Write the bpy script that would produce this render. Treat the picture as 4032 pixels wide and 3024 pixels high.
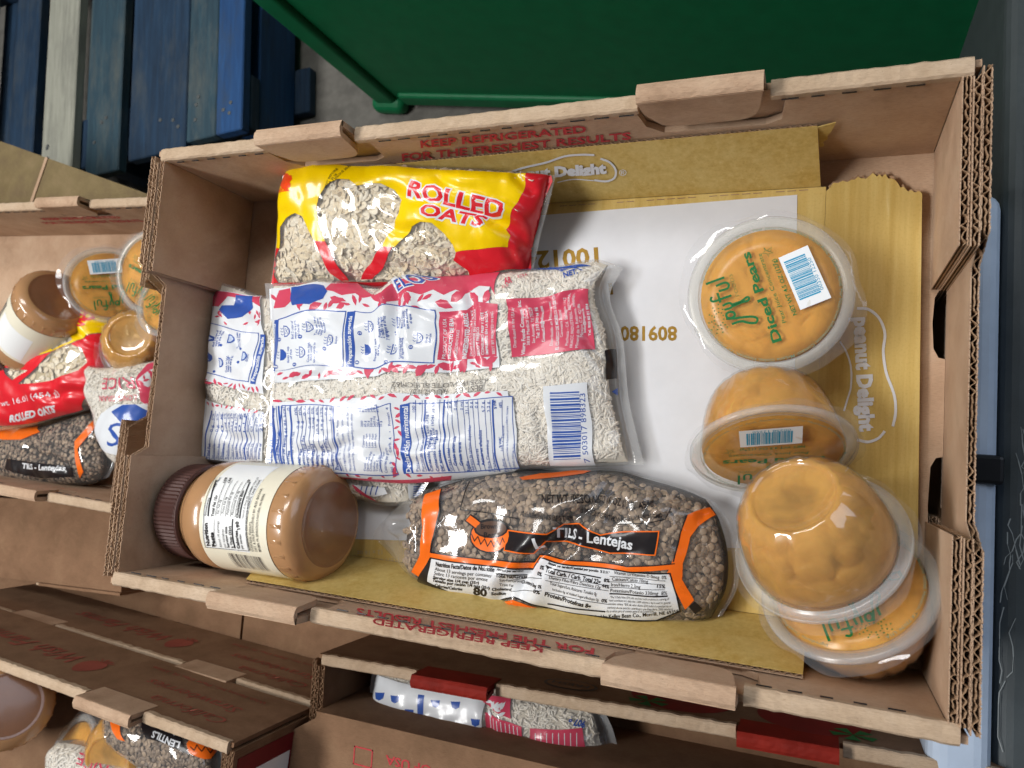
import bpy, bmesh, math, random
import numpy as np
from mathutils import Vector, Matrix
from mathutils.geometry import tessellate_polygon

for o in list(bpy.data.objects):
    bpy.data.objects.remove(o)
scene = bpy.context.scene
COL = scene.collection

# ---------------------------------------------------------------- camera
cam_data = bpy.data.cameras.new('camera')
cam = bpy.data.objects.new('camera', cam_data)
COL.objects.link(cam)
cam_data.sensor_width = 36.0
cam_data.lens = 26.34
cam_data.clip_start = 0.02
cam_data.clip_end = 60.0
cam.matrix_world = Matrix(((0.92335, -0.03474, 0.38239, 0.22634),
                           (0.07157, 0.99402, -0.0825, -0.04711),
                           (-0.37724, 0.10354, 0.92031, 0.55908),
                           (0, 0, 0, 1)))
cam_data.dof.use_dof = True
cam_data.dof.focus_distance = 0.53
cam_data.dof.aperture_fstop = 13.0
scene.camera = cam

# ---------------------------------------------------------------- light
world = bpy.data.worlds.new('World')
scene.world = world
world.use_nodes = True
bg = world.node_tree.nodes['Background']
bg.inputs[0].default_value = (0.80, 0.88, 1.0, 1)
bg.inputs[1].default_value = 0.08

def area_lamp(name, loc, target, size, size_y, watts, col):
    ld = bpy.data.lights.new(name, 'AREA')
    ld.shape = 'RECTANGLE'; ld.size = size; ld.size_y = size_y
    ld.energy = watts; ld.color = col
    lo = bpy.data.objects.new(name, ld)
    COL.objects.link(lo)
    lo.location = loc
    lo.rotation_euler = (Vector(target) - Vector(loc)).to_track_quat('-Z', 'Y').to_euler()
    return lo
area_lamp('ceiling_lamp', (-1.3, -0.2, 2.0), (-0.05, 0.05, 0.0), 1.1, 0.4, 48, (1.0, 0.985, 0.96))
area_lamp('far_ceiling_lamp', (-0.5, 1.15, 2.1), (0.0, 0.0, 0.0), 1.1, 0.4, 21, (1.0, 0.985, 0.96))
area_lamp('doorway_light', (1.5, 0.85, 1.1), (0.0, 0.0, 0.0), 1.2, 1.2, 9, (0.74, 0.84, 1.0))

scene.view_settings.view_transform = 'Standard'
scene.view_settings.look = 'None'
scene.view_settings.exposure = 0.0
scene.view_settings.gamma = 1.0
scene.view_settings.use_curve_mapping = False
scene.cycles.use_denoising = True
scene.cycles.max_bounces = 7
scene.cycles.diffuse_bounces = 3
scene.cycles.glossy_bounces = 3
scene.cycles.transparent_max_bounces = 14
scene.cycles.use_adaptive_sampling = True
scene.cycles.adaptive_threshold = 0.03
scene.cycles.adaptive_min_samples = 16
scene.cycles.caustics_reflective = False
scene.cycles.caustics_refractive = False
scene.cycles.sample_clamp_indirect = 4.0

# ---------------------------------------------------------------- surfaces
def polyline(pts, t):
    """point at fraction t (array) of a smooth open curve through pts"""
    p = np.asarray(pts, float)
    d = np.concatenate([[0], np.cumsum(np.linalg.norm(np.diff(p, axis=0), axis=1))])
    d /= d[-1]
    t = np.clip(np.asarray(t, float), 0, 1)
    i = np.clip(np.searchsorted(d, t, side='right') - 1, 0, len(p) - 2)
    h = d[i + 1] - d[i]
    s = (t - d[i]) / h
    m = np.zeros_like(p)
    m[1:-1] = (p[2:] - p[:-2]) / (d[2:] - d[:-2])[:, None]
    m[0] = (p[1] - p[0]) / (d[1] - d[0]); m[-1] = (p[-1] - p[-2]) / (d[-1] - d[-2])
    s = s[..., None]; h = h[..., None]
    return ((2*s**3 - 3*s**2 + 1)*p[i] + (s**3 - 2*s**2 + s)*h*m[i]
            + (-2*s**3 + 3*s**2)*p[i + 1] + (s**3 - s**2)*h*m[i + 1])

class BagSurface:
    """pillow bag: outline curves (plan), mid heights at corners, top bulge T"""
    def __init__(self, d):
        self.d = d
        self.T = d['T']; self.B = d['B']
        self.pu = d.get('pu', 4.0); self.pv = d.get('pv', 2.6)
        self.mu = d.get('mu', .03); self.mv = d.get('mv', 0.)
        rs = np.random.RandomState(d.get('seed', 1))
        self.wr = []
        for k, (lam, amp, n) in enumerate(d.get('waves', ((.055, .0011, 5), (.024, .00028, 6), (.011, .00006, 6)))):
            for j in range(n):
                a = rs.uniform(0, math.pi); kk = 2*math.pi/(lam*rs.uniform(.75, 1.4))
                self.wr.append((kk*math.cos(a), kk*math.sin(a), rs.uniform(0, 6.28), amp*rs.uniform(.5, 1)))
        self.cr = d.get('creases', [])
    def plan(self, u, v):
        d = self.d
        b, t, l, r = (polyline(d['bottom'], u), polyline(d['top'], u), polyline(d['left'], v), polyline(d['right'], v))
        p00, p10, p01, p11 = (np.array(d['bottom'][0]), np.array(d['bottom'][-1]), np.array(d['top'][0]), np.array(d['top'][-1]))
        u = u[..., None]; v = v[..., None]
        return ((1-v)*b + v*t + (1-u)*l + u*r
                - ((1-u)*(1-v)*p00 + u*(1-v)*p10 + (1-u)*v*p01 + u*v*p11))
    def zmid(self, u, v):
        z = self.d['z']
        return (1-u)*(1-v)*z[0] + u*(1-v)*z[1] + (1-u)*v*z[2] + u*v*z[3]
    def prof(self, u, v):
        g = lambda t, m, p: np.sqrt(np.clip(1 - np.abs(np.clip(2*(t-m)/(1-2*m) - 1, -1, 1))**p, 0, 1))
        f = g(u, self.mu, self.pu)*g(v, self.mv, self.pv)
        tl = self.d.get('tail')
        if tl:
            f = f*np.clip((u - tl[0])/(tl[1]-tl[0]), 0.03, 1)**.7
        return f
    def eval(self, u, v, side=1, wrinkle=True):
        u = np.asarray(u, float); v = np.asarray(v, float)
        xy = self.plan(u, v)
        f = self.prof(u, v)
        z = self.zmid(u, v) + (self.T if side > 0 else -self.B)*f
        if wrinkle and side > 0:
            w = np.zeros_like(z)
            for (a, b, ph, amp) in self.wr:
                w = w + amp*np.sin(a*xy[..., 0] + b*xy[..., 1] + ph + 1.3*np.sin(55*xy[..., 1] + ph))
            for (x0, y0, x1, y1, wd, dp) in self.cr:
                ex, ey = x1-x0, y1-y0; L = math.hypot(ex, ey); ex /= L; ey /= L
                s = (xy[..., 0]-x0)*ex + (xy[..., 1]-y0)*ey
                q = (xy[..., 0]-x0)*-ey + (xy[..., 1]-y0)*ex
                q = q + .0018*np.sin(s*140 + x0*900)
                win = np.clip(np.minimum(s, L-s)/(.22*L), 0, 1)
                w = w - dp*win*(np.exp(-(q/wd)**2) - .55*np.exp(-((q-1.9*wd)/(wd*1.1))**2) - .35*np.exp(-((q+1.9*wd)/(wd*1.1))**2))
            z = z + w*np.clip(f*2.2, .12, 1)
        return np.concatenate([xy, z[..., None]], -1)

class PlaneSurface:
    """o + u*a + v*b"""
    def __init__(self, d):
        self.o, self.a, self.b = (np.array(d[k], float) for k in ('o', 'a', 'b'))
    def eval(self, u, v, side=1, wrinkle=True):
        u = np.asarray(u, float)[..., None]; v = np.asarray(v, float)[..., None]
        return self.o + u*self.a + v*self.b

class TurnedSurface:
    """u = turn (0..1 = 2 pi) seen from outside, v = metres along the axis; profile radius(v)"""
    def __init__(self, d):
        self.o = np.array(d['o'], float); ax = np.array(d['axis'], float); self.ax = ax/np.linalg.norm(ax)
        up = np.array([0, 0, 1.]); e = up - self.ax*(up@self.ax); self.e = e/np.linalg.norm(e)
        self.g = np.cross(self.ax, self.e); self.r = d['r']
    def eval(self, u, v, side=1, wrinkle=True):
        u = np.asarray(u, float); v = np.asarray(v, float)
        a = 2*math.pi*u
        r = np.interp(v, [k[0] for k in self.r], [k[1] for k in self.r])[..., None] if isinstance(self.r, (list, tuple)) else self.r
        return self.o + v[..., None]*self.ax + r*(np.cos(a)[..., None]*self.e + np.sin(a)[..., None]*self.g)

def make_surface(d):
    return {'bag': BagSurface, 'plane': PlaneSurface, 'turned': TurnedSurface}[d['kind']](d)
# ------- measured outlines of the bags, jar axis and wall planes (metres)
SURF = {
'rice_main':{'kind':'bag','top':((-.2276,.0792),(-.1952,.0791),(-.1682,.0831),(-.1365,.079),(-.1082,.0767),(-.0949,.087),(-.0573,.0844),(-.0097,.0876),(.0354,.0914),(.0673,.0967),(.0867,.0897)),'bottom':((-.2077,-.0809),(-.1774,-.0824),(-.1245,-.0831),(-.0745,-.0826),(-.0278,-.0752),(.0276,-.0637),(.08,-.0572),(.1104,-.0532)),'left':((-.2077,-.0809),(-.2082,-.0369),(-.2131,.0189),(-.2276,.0792)),'right':((.1104,-.0532),(.1048,-.036),(.0964,-.0062),(.0895,.0379),(.0783,.069),(.0867,.0897)),'z':(.046,.022,.046,.026),'T':.026,'B':.02,'seed':3,'pu':5,'pv':2.8,'mu':.022,'creases':((-.0899,.0794,-.0786,.0072,.006,.006),(-.0262,.0768,-.0145,.0067,.0035,.0022),(.0029,.0571,.024,.045,.004,.0022),(.024,.045,.0447,.0551,.0035,.002),(.0446,.0568,.0627,.0717,.0035,.002),(-.1714,-.0662,-.1064,-.0546,.004,.0022),(-.1015,-.0613,-.0485,-.0645,.004,.002),(-.1341,-.0708,-.1155,-.082,.004,.002),(-.1664,.0419,-.129,.0272,.004,.0018),(-.1785,-.011,-.1392,.0013,.004,.0018),(.0316,-.0112,.0492,-.057,.004,.0016),(.0616,.0445,.0916,.0049,.004,.002),(-.0685,-.0519,-.0151,-.0383,.005,.002),(-.0406,.0334,-.0311,-.0289,.004,.0016),(-.071,.0584,-.0298,.044,.004,.002))},
'rice_under':{'kind':'bag','top':((-.3042,.0877),(-.2708,.0798),(-.2422,.0721),(-.0866,.0651),(-.0039,.0613)),'bottom':((-.3039,-.0799),(-.2329,-.0861),(-.1629,-.0963),(-.103,-.1032),(-.0736,-.0981)),'left':((-.3039,-.0799),(-.3031,-.0233),(-.3043,.0285),(-.3042,.0877)),'right':((-.0736,-.0981),(-.0516,-.057),(-.0242,.0111),(-.0039,.0613)),'z':(.024,.02,.03,.022),'T':.022,'B':.018,'seed':5,'mu':.025,'creases':((-.2772,.043,-.2475,.0184,.004,.002),(-.2749,-.0526,-.217,-.0611,.005,.0022),(-.2703,.0672,-.2261,.0464,.005,.002),(-.2494,-.0109,-.2156,-.0375,.004,.0016))},
'oats_main':{'kind':'bag','top':((-.2078,.1776),(-.1664,.1776),(-.0989,.1711),(-.0366,.1637),(.0136,.1574),(.0392,.1538)),'bottom':((-.2353,.0775),(-.1771,.0742),(-.0859,.075),(-.0239,.0805),(.0139,.0846)),'left':((-.2353,.0775),(-.2273,.1023),(-.2186,.1365),(-.2078,.1776)),'right':((.0139,.0846),(.02,.1026),(.0248,.1166),(.0324,.1353),(.0392,.1538)),'z':(.03,.024,.06,.054),'T':.027,'B':.024,'seed':8,'pu':5,'pv':3,'mu':.02,'creases':((-.126,.1498,.0034,.1219,.0045,.0022),(-.1235,.1265,-.0256,.1018,.004,.002),(-.0774,.1089,-.0028,.0775,.0045,.0024),(-.0127,.1259,.0234,.0993,.006,.005),(-.0375,.1383,.0226,.1099,.004,.0025),(-.1281,.0954,-.0708,.0826,.005,.0022),(.006,.1556,.0297,.1396,.004,.0025),(-.1909,.0825,-.1161,.0771,.005,.002),(-.058,.1528,-.0092,.1368,.0035,.0016),(-.0013,.1015,.019,.083,.004,.003))},
'lentil_main':{'kind':'bag','top':((-.1084,-.1229),(-.089,-.1029),(-.0665,-.0885),(-.0323,-.0746),(.0067,-.065),(.0443,-.0627),(.0868,-.0581),(.1142,-.0625),(.1406,-.068),(.1615,-.0756)),'bottom':((-.1117,-.1298),(-.0906,-.1431),(-.0676,-.1559),(-.0334,-.1656),(.0065,-.1693),(.0515,-.173),(.0968,-.1708),(.1359,-.1652),(.1694,-.1507)),'left':((-.1117,-.1298),(-.1115,-.1275),(-.1104,-.1254),(-.1084,-.1229)),'right':((.1694,-.1507),(.1782,-.131),(.1784,-.1094),(.1715,-.0884),(.1615,-.0756)),'z':(.02,.024,.022,.026),'T':.034,'B':.02,'seed':12,'pu':4,'pv':2.6,'mu':.015,'tail':(.03,.2),'creases':((.0831,-.0815,.0182,-.1614,.007,.008),(.0983,-.0628,.0708,-.097,.005,.004),(.1324,-.0694,.1147,-.0897,.004,.0025),(.1501,-.0866,.1739,-.0812,.004,.002),(.0285,-.1386,.0088,-.1677,.005,.004),(.0512,-.1087,.1236,-.1159,.006,.0025),(-.0595,-.0972,-.048,-.1346,.004,.0018),(.1074,-.1277,.1541,-.1365,.004,.0016),(-.1019,-.1242,-.0607,-.1088,.0035,.005),(-.1016,-.1271,-.0647,-.1328,.0035,.005),(-.0996,-.1251,-.0554,-.1209,.003,.004))},
'oats_left':{'kind':'bag','top':((-.8809,.0758),(-.7683,.0919),(-.68,.0976),(-.6181,.1062),(-.5878,.1047)),'bottom':((-.8497,-.0788),(-.7566,-.0703),(-.6882,-.0543),(-.6236,-.0363),(-.5946,-.0146)),'left':((-.8497,-.0788),(-.8658,-.0089),(-.8809,.0758)),'right':((-.5946,-.0146),(-.5966,.0233),(-.5937,.0704),(-.5878,.1047)),'z':(-.115,-.115,-.115,-.115),'T':.035,'B':.03,'seed':21,'mu':.02,'pv':3,'creases':((-.6794,.0697,-.575,.0304,.005,.003),(-.6954,-.0306,-.5686,-.0086,.005,.003),(-.6188,.0649,-.5538,.0539,.005,.003))},
'lentil_left':{'kind':'bag','top':((-.8816,-.0797),(-.7857,-.071),(-.7142,-.0607),(-.6478,-.042),(-.6202,-.0466)),'bottom':((-.8667,-.1534),(-.7528,-.148),(-.6826,-.1407),(-.6327,-.1334),(-.6055,-.1224)),'left':((-.8667,-.1534),(-.8738,-.1184),(-.8816,-.0797)),'right':((-.6055,-.1224),(-.5978,-.1042),(-.6049,-.0753),(-.6202,-.0466)),'z':(-.135,-.135,-.135,-.135),'T':.028,'B':.02,'seed':22,'creases':((-.7453,-.0912,-.6456,-.1138,.006,.004),)},
'rice_left':{'kind':'bag','top':((-.6257,.016),(-.5811,.0148),(-.5354,.0199),(-.4974,.0264)),'bottom':((-.5637,-.0935),(-.5387,-.1055),(-.5159,-.1065),(-.4836,-.1013)),'left':((-.5637,-.0935),(-.5803,-.0637),(-.6026,-.025),(-.6257,.016)),'right':((-.4836,-.1013),(-.4848,-.069),(-.4883,-.0201),(-.4974,.0264)),'z':(-.1,-.1,-.1,-.1),'T':.03,'B':.03,'seed':23,'mu':.03,'creases':((-.5345,-.003,-.4733,-.0221,.005,.002),)},
'rice_behind_left':{'kind':'bag','top':((-.5904,.0704),(-.5739,.0822),(-.5475,.0892),(-.5186,.0908)),'bottom':((-.5865,.0352),(-.5611,.0253),(-.5373,.0218),(-.511,.0242)),'left':((-.5865,.0352),(-.5947,.0468),(-.5968,.0598),(-.5904,.0704)),'right':((-.511,.0242),(-.5093,.048),(-.5111,.0708),(-.5186,.0908)),'z':(-.115,-.115,-.115,-.115),'T':.03,'B':.02,'seed':24,'mu':.02,'pu':2.2},
'lentil_corner':{'kind':'bag','top':((-.4638,-.347),(-.4219,-.3475),(-.3698,-.3512),(-.314,-.3577)),'bottom':((-.4506,-.3864),(-.4142,-.3973),(-.3622,-.404),(-.3072,-.409)),'left':((-.4506,-.3864),(-.4608,-.3742),(-.4657,-.3608),(-.4638,-.347)),'right':((-.3072,-.409),(-.3009,-.3901),(-.3049,-.3734),(-.314,-.3577)),'z':(-.05,-.05,-.05,-.05),'T':.026,'B':.02,'seed':25},
'rice_corner':{'kind':'bag','top':((-.5429,-.4073),(-.5021,-.3988),(-.453,-.4004),(-.3998,-.4005)),'bottom':((-.5483,-.4481),(-.4927,-.4547),(-.4447,-.4527),(-.3925,-.4493)),'left':((-.5483,-.4481),(-.5487,-.4334),(-.5484,-.4184),(-.5429,-.4073)),'right':((-.3925,-.4493),(-.389,-.4302),(-.3909,-.4169),(-.3998,-.4005)),'z':(-.055,-.055,-.055,-.055),'T':.028,'B':.02,'seed':26},
'rice_lower':{'kind':'bag','top':((-.2142,-.2961),(-.1598,-.2938),(-.0794,-.2887),(-.0047,-.2861),(.0422,-.288)),'bottom':((-.2108,-.3588),(-.153,-.3659),(-.073,-.3669),(.0007,-.3637),(.0511,-.3564)),'left':((-.2108,-.3588),(-.2155,-.3355),(-.2163,-.3161),(-.2142,-.2961)),'right':((.0511,-.3564),(.0609,-.3332),(.0549,-.3091),(.0422,-.288)),'z':(-.165,-.165,-.165,-.165),'T':.03,'B':.02,'seed':27,'creases':((-.0679,-.2912,-.0595,-.3335,.006,.003),)},
'jar_main':{'kind':'turned','o':(-.284,-.1235,.0465),'axis':(1,.03,.06),'r':.0455},
'wall_back':{'kind':'plane','o':(-.2904,.1706,0),'a':(1,0,0),'b':(0,0,1)},
'wall_front':{'kind':'plane','o':(-.2904,-.1706,0),'a':(1,0,0),'b':(0,0,1)},
'liner_floor':{'kind':'plane','o':(0,0,.0083),'a':(1,0,0),'b':(0,1,0)},
'liner_right':{'kind':'plane','o':(0,0,.0083),'a':(1,0,0),'b':(0,1,0)},
'liner_flap':{'kind':'plane','o':(0,.149,.0085),'a':(1,0,0),'b':(0,.3228,.947)},
}
# ------- printing on each surface: panels (P) and lettering (T) in surface coordinates
PRINTS = {
'rice_main':[
('P','white',1,(((.0139,.9683),(.1349,.9684),(.2236,.965),(.2961,.996),(.4115,.8946),(.44,.9521),(.5552,.996),(.7108,.9828),(.7147,.4843),(.5558,.4948),(.3533,.5099),(.1962,.458),(.004,.4495),(.004,.7205)),)),
('P','white',1,(((.0069,.347),(.1973,.3664),(.3615,.4112),(.5541,.3935),(.7344,.37),(.7352,.3423),(.7451,.3425),(.7406,.19),(.7195,.0143),(.6995,.004),(.5399,.004),(.3464,.004),(.1534,.004),(.0696,.004),(.0064,.004),(.004,.1687)),)),
('P','magenta',2,(((.0412,.8504),(.0613,.9521),(.0972,.9631),(.1173,.8766),(.094,.8495)),)),
('P','magenta',2,(((.2259,.9233),(.2319,.9661),(.2985,.996),(.4089,.8962),(.441,.9488),(.5667,.996),(.7106,.9806),(.7304,.8382),(.7142,.8872),(.6787,.9025),(.6481,.8669),(.6184,.8928),(.5923,.8673),(.5565,.9027),(.5266,.8762),(.4865,.8866),(.4549,.8455),(.418,.8256),(.3693,.9191),(.346,.9118),(.3172,.9324),(.2804,.9103),(.252,.924)),)),
('P','magenta',2,(((.5758,.7859),(.648,.782),(.6718,.8188),(.7335,.7917),(.7154,.6486),(.708,.5387),(.6296,.542),(.5934,.542),(.5534,.5547),(.5628,.6665)),)),
('P','magenta',2,(((.0078,.004),(.0836,.004),(.1828,.004),(.3656,.0198),(.5497,.0221),(.5395,.004),(.3449,.004),(.1527,.004),(.0686,.004)),)),
('P','blue',3,(((.1004,.9688),(.216,.947),(.2357,.9183),(.2293,.8733),(.1915,.8341),(.1302,.8454),(.1105,.8947)),)),
('P','magenta',2,(((.0169,.9385),(.0415,.9255),(.0525,.9103),(.0562,.8876),(.0402,.9029),(.0171,.9252)),)),
('P','magenta',2,(((.0643,.8551),(.0586,.8748),(.0614,.897),(.0752,.9165),(.0778,.8882),(.074,.8669)),)),
('P','magenta',2,(((.1048,.9196),(.1116,.9025),(.1128,.8832),(.1047,.8663),(.1008,.8893),(.1007,.9081)),)),
('P','magenta',2,(((.1076,.8904),(.1104,.9013),(.1177,.907),(.1303,.9013),(.1236,.8915),(.1155,.8878)),)),
('P','magenta',2,(((.1461,.8655),(.1563,.8513),(.1628,.8307),(.1612,.8052),(.1513,.8276),(.146,.8489)),)),
('P','magenta',2,(((.1581,.8228),(.1579,.8401),(.1637,.8553),(.1773,.863),(.1737,.8413),(.1668,.8272)),)),
('P','magenta',2,(((.2029,.8534),(.1938,.8597),(.1861,.8751),(.1829,.8998),(.1945,.8839),(.2015,.8681)),)),
('P','magenta',2,(((.1958,.8832),(.2045,.885),(.2144,.879),(.2227,.8617),(.2107,.8641),(.2013,.8718)),)),
('P','magenta',2,(((.2408,.8586),(.2444,.8448),(.2428,.8269),(.2334,.8084),(.2331,.8293),(.2356,.8469)),)),
('P','magenta',2,(((.2469,.8307),(.246,.849),(.2506,.8693),(.2628,.8861),(.2611,.8606),(.2552,.8413)),)),
('P','magenta',2,(((.2807,.8877),(.278,.8726),(.27,.8609),(.2566,.858),(.2643,.8756),(.2726,.886)),)),
('P','magenta',2,(((.266,.8878),(.2744,.8966),(.2861,.8957),(.2992,.8802),(.2859,.8758),(.2742,.8787)),)),
('P','magenta',2,(((.3139,.8666),(.3079,.8594),(.2996,.8586),(.2904,.8688),(.3,.8731),(.3082,.8725)),)),
('P','magenta',2,(((.3112,.9222),(.3217,.9136),(.3304,.8945),(.3319,.865),(.3208,.8839),(.3136,.9037)),)),
('P','magenta',2,(((.3339,.9358),(.3412,.9213),(.3443,.9016),(.3396,.8805),(.3345,.9026),(.3324,.9219)),)),
('P','magenta',2,(((.3737,.862),(.3664,.8603),(.3576,.8653),(.3486,.8803),(.3589,.8795),(.3678,.8728)),)),
('P','magenta',2,(((.3731,.9346),(.3811,.9205),(.3876,.8995),(.3869,.8845),(.3786,.9076),(.374,.9237)),)),
('P','magenta',2,(((.4156,.8458),(.4169,.8325),(.4134,.8236),(.4035,.8268),(.4053,.8406),(.4095,.847)),)),
('P','magenta',2,(((.4262,.8148),(.4211,.8235),(.4177,.837),(.4185,.8515),(.4244,.8359),(.4269,.8238)),)),
('P','magenta',2,(((.4342,.7919),(.4407,.8032),(.4509,.8091),(.464,.8045),(.4529,.7922),(.4425,.7879)),)),
('P','magenta',2,(((.4551,.8089),(.4506,.825),(.4509,.8459),(.4585,.8682),(.4623,.8434),(.4608,.8227)),)),
('P','magenta',2,(((.4729,.7773),(.472,.7919),(.4757,.8088),(.4858,.8244),(.4841,.8034),(.4794,.7869)),)),
('P','magenta',2,(((.4865,.8661),(.494,.8644),(.5011,.8547),(.5044,.8351),(.4953,.8433),(.4891,.8542)),)),
('P','magenta',2,(((.503,.805),(.5091,.8129),(.5172,.8147),(.5258,.8059),(.5163,.8005),(.5083,.8001)),)),
('P','magenta',2,(((.5346,.8802),(.5358,.8627),(.5308,.846),(.5186,.8352),(.5226,.8575),(.5278,.8734)),)),
('P','magenta',2,(((.5598,.8765),(.557,.8594),(.5481,.8481),(.5333,.8485),(.5416,.8673),(.5506,.8771)),)),
('P','magenta',2,(((.004,.4838),(.004,.4945),(.004,.5064),(.0068,.5163),(.0051,.5015),(.004,.4901)),)),
('P','magenta',2,(((.0569,.4901),(.0624,.4991),(.0725,.505),(.0859,.5042),(.0769,.4948),(.0668,.4898)),)),
('P','magenta',2,(((.0805,.4693),(.0858,.4784),(.0951,.4837),(.1077,.4811),(.0985,.4724),(.089,.4682)),)),
('P','magenta',2,(((.1067,.48),(.1135,.496),(.127,.5055),(.1466,.5016),(.1336,.4861),(.1197,.4786)),)),
('P','magenta',2,(((.1336,.4835),(.1362,.4923),(.1426,.4983),(.1527,.498),(.1467,.4885),(.14,.4835)),)),
('P','magenta',2,(((.1484,.468),(.1544,.4818),(.1661,.49),(.1829,.4876),(.1712,.4727),(.1592,.4659)),)),
('P','magenta',2,(((.1777,.4797),(.1774,.4912),(.1815,.5029),(.1915,.5116),(.1886,.4963),(.1838,.4851)),)),
('P','magenta',2,(((.2055,.4667),(.2031,.4762),(.2043,.4883),(.2113,.5007),(.2118,.4864),(.2097,.4744)),)),
('P','magenta',2,(((.2216,.4793),(.2257,.497),(.236,.5125),(.2531,.5194),(.2433,.4976),(.2323,.4836)),)),
('P','magenta',2,(((.2404,.5016),(.2494,.5119),(.2614,.5148),(.2742,.5045),(.2604,.4966),(.2486,.4956)),)),
('P','magenta',2,(((.2619,.527),(.2687,.5315),(.2765,.53),(.2834,.5191),(.2739,.5178),(.2663,.5205)),)),
('P','magenta',2,(((.2847,.5035),(.2905,.5126),(.2991,.5171),(.3093,.5125),(.2998,.5037),(.2912,.5006)),)),
('P','magenta',2,(((.2998,.5085),(.3056,.5235),(.3161,.5343),(.3307,.5344),(.3197,.518),(.3089,.5089)),)),
('P','magenta',2,(((.3225,.5322),(.3294,.5358),(.337,.5327),(.3432,.5199),(.3336,.5204),(.3264,.5246)),)),
('P','magenta',2,(((.3403,.5607),(.3511,.5638),(.3623,.5557),(.3707,.5327),(.3562,.5383),(.3455,.5476)),)),
('P','magenta',2,(((.3642,.5244),(.3623,.5415),(.3665,.5604),(.3791,.5742),(.3769,.5512),(.3717,.5339)),)),
('P','magenta',2,(((.3897,.5137),(.3891,.5237),(.3921,.5317),(.4,.533),(.3981,.5218),(.3945,.5151)),)),
('P','magenta',2,(((.3964,.5377),(.4066,.5316),(.4173,.518),(.4256,.4968),(.4123,.5062),(.4019,.5218)),)),
('P','magenta',2,(((.4226,.4977),(.4184,.5146),(.42,.5327),(.4302,.5489),(.4313,.5262),(.4287,.5082)),)),
('P','magenta',2,(((.4367,.5246),(.4456,.5307),(.4566,.5291),(.4676,.5153),(.4546,.5123),(.4437,.5157)),)),
('P','magenta',2,(((.4614,.4882),(.4612,.5042),(.4667,.5207),(.4796,.5329),(.4756,.5113),(.4693,.4957)),)),
('P','magenta',2,(((.4707,.5214),(.4797,.5291),(.491,.5287),(.5023,.515),(.489,.5108),(.4779,.5131)),)),
('P','magenta',2,(((.5001,.5011),(.4983,.5095),(.4993,.5199),(.5048,.5302),(.5051,.5177),(.5034,.5076)),)),
('P','magenta',2,(((.5062,.5135),(.5131,.5254),(.5238,.5307),(.5371,.5231),(.5253,.513),(.5145,.5096)),)),
('P','magenta',2,(((.5208,.5148),(.5262,.5275),(.5357,.5349),(.5488,.5307),(.5388,.5187),(.529,.513)),)),
('P','magenta',2,(((.5455,.487),(.5432,.5027),(.5462,.5203),(.5566,.5352),(.5557,.5132),(.5518,.4964)),)),
('P','magenta',2,(((.5635,.5047),(.5654,.52),(.5724,.5329),(.5852,.5375),(.579,.5194),(.5714,.5079)),)),
('P','magenta',2,(((.5824,.4922),(.5803,.5094),(.5837,.5281),(.595,.5431),(.5936,.5195),(.5893,.5017)),)),
('P','magenta',2,(((.5903,.5056),(.5957,.5185),(.6055,.5252),(.6192,.5195),(.6089,.5074),(.5988,.5025)),)),
('P','magenta',2,(((.6204,.4803),(.6179,.4958),(.6204,.513),(.63,.5273),(.6295,.5057),(.6261,.4893)),)),
('P','magenta',2,(((.6371,.5249),(.6432,.5274),(.6504,.5233),(.6571,.5099),(.6483,.5114),(.6412,.5167)),)),
('P','magenta',2,(((.6505,.5086),(.6561,.51),(.6625,.5055),(.6679,.4927),(.6601,.4952),(.654,.5008)),)),
('P','magenta',2,(((.6648,.5033),(.6668,.5159),(.6728,.5257),(.6834,.5281),(.6778,.5135),(.6714,.5049)),)),
('P','magenta',2,(((.6912,.4695),(.688,.4841),(.6891,.5013),(.6971,.5173),(.698,.4964),(.6959,.4796)),)),
('P','magenta',2,(((.0161,.3575),(.0618,.3636),(.0754,.3641),(.0883,.3544),(.074,.3506),(.0603,.3514)),)),
('P','magenta',2,(((.104,.3734),(.1117,.3761),(.1204,.3728),(.128,.3611),(.1176,.3622),(.1092,.3665)),)),
('P','magenta',2,(((.1341,.3573),(.1428,.3655),(.1548,.3666),(.1683,.3561),(.1549,.3502),(.1429,.3507)),)),
('P','magenta',2,(((.1794,.3682),(.1864,.3703),(.194,.3669),(.2001,.3553),(.1906,.3563),(.1834,.3609)),)),
('P','magenta',2,(((.21,.3677),(.2166,.3711),(.2241,.3691),(.2305,.3587),(.2213,.3581),(.2141,.3612)),)),
('P','magenta',2,(((.2478,.3622),(.2491,.3736),(.2544,.3846),(.2644,.3915),(.2599,.3769),(.254,.3667)),)),
('P','magenta',2,(((.2782,.3724),(.2795,.3852),(.2852,.3975),(.2963,.4054),(.2914,.3889),(.285,.3774)),)),
('P','magenta',2,(((.2998,.3819),(.3018,.3956),(.3084,.4085),(.3202,.416),(.3144,.3986),(.3072,.3867)),)),
('P','magenta',2,(((.3385,.3948),(.3421,.406),(.3493,.4142),(.3601,.4144),(.3527,.4025),(.3452,.3956)),)),
('P','magenta',2,(((.3667,.4207),(.3734,.4218),(.3805,.4155),(.3862,.4),(.377,.4058),(.3702,.4124)),)),
('P','magenta',2,(((.393,.3895),(.3959,.3971),(.4022,.4),(.412,.3948),(.4058,.3882),(.3991,.3864)),)),
('P','magenta',2,(((.418,.4021),(.4265,.4034),(.4361,.3988),(.4445,.3836),(.4329,.385),(.4236,.3913)),)),
('P','magenta',2,(((.4582,.365),(.4603,.3782),(.467,.3898),(.479,.3949),(.473,.3787),(.4657,.3682)),)),
('P','magenta',2,(((.4853,.3949),(.4922,.3962),(.4994,.391),(.5047,.3768),(.4955,.38),(.4887,.3863)),)),
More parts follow.
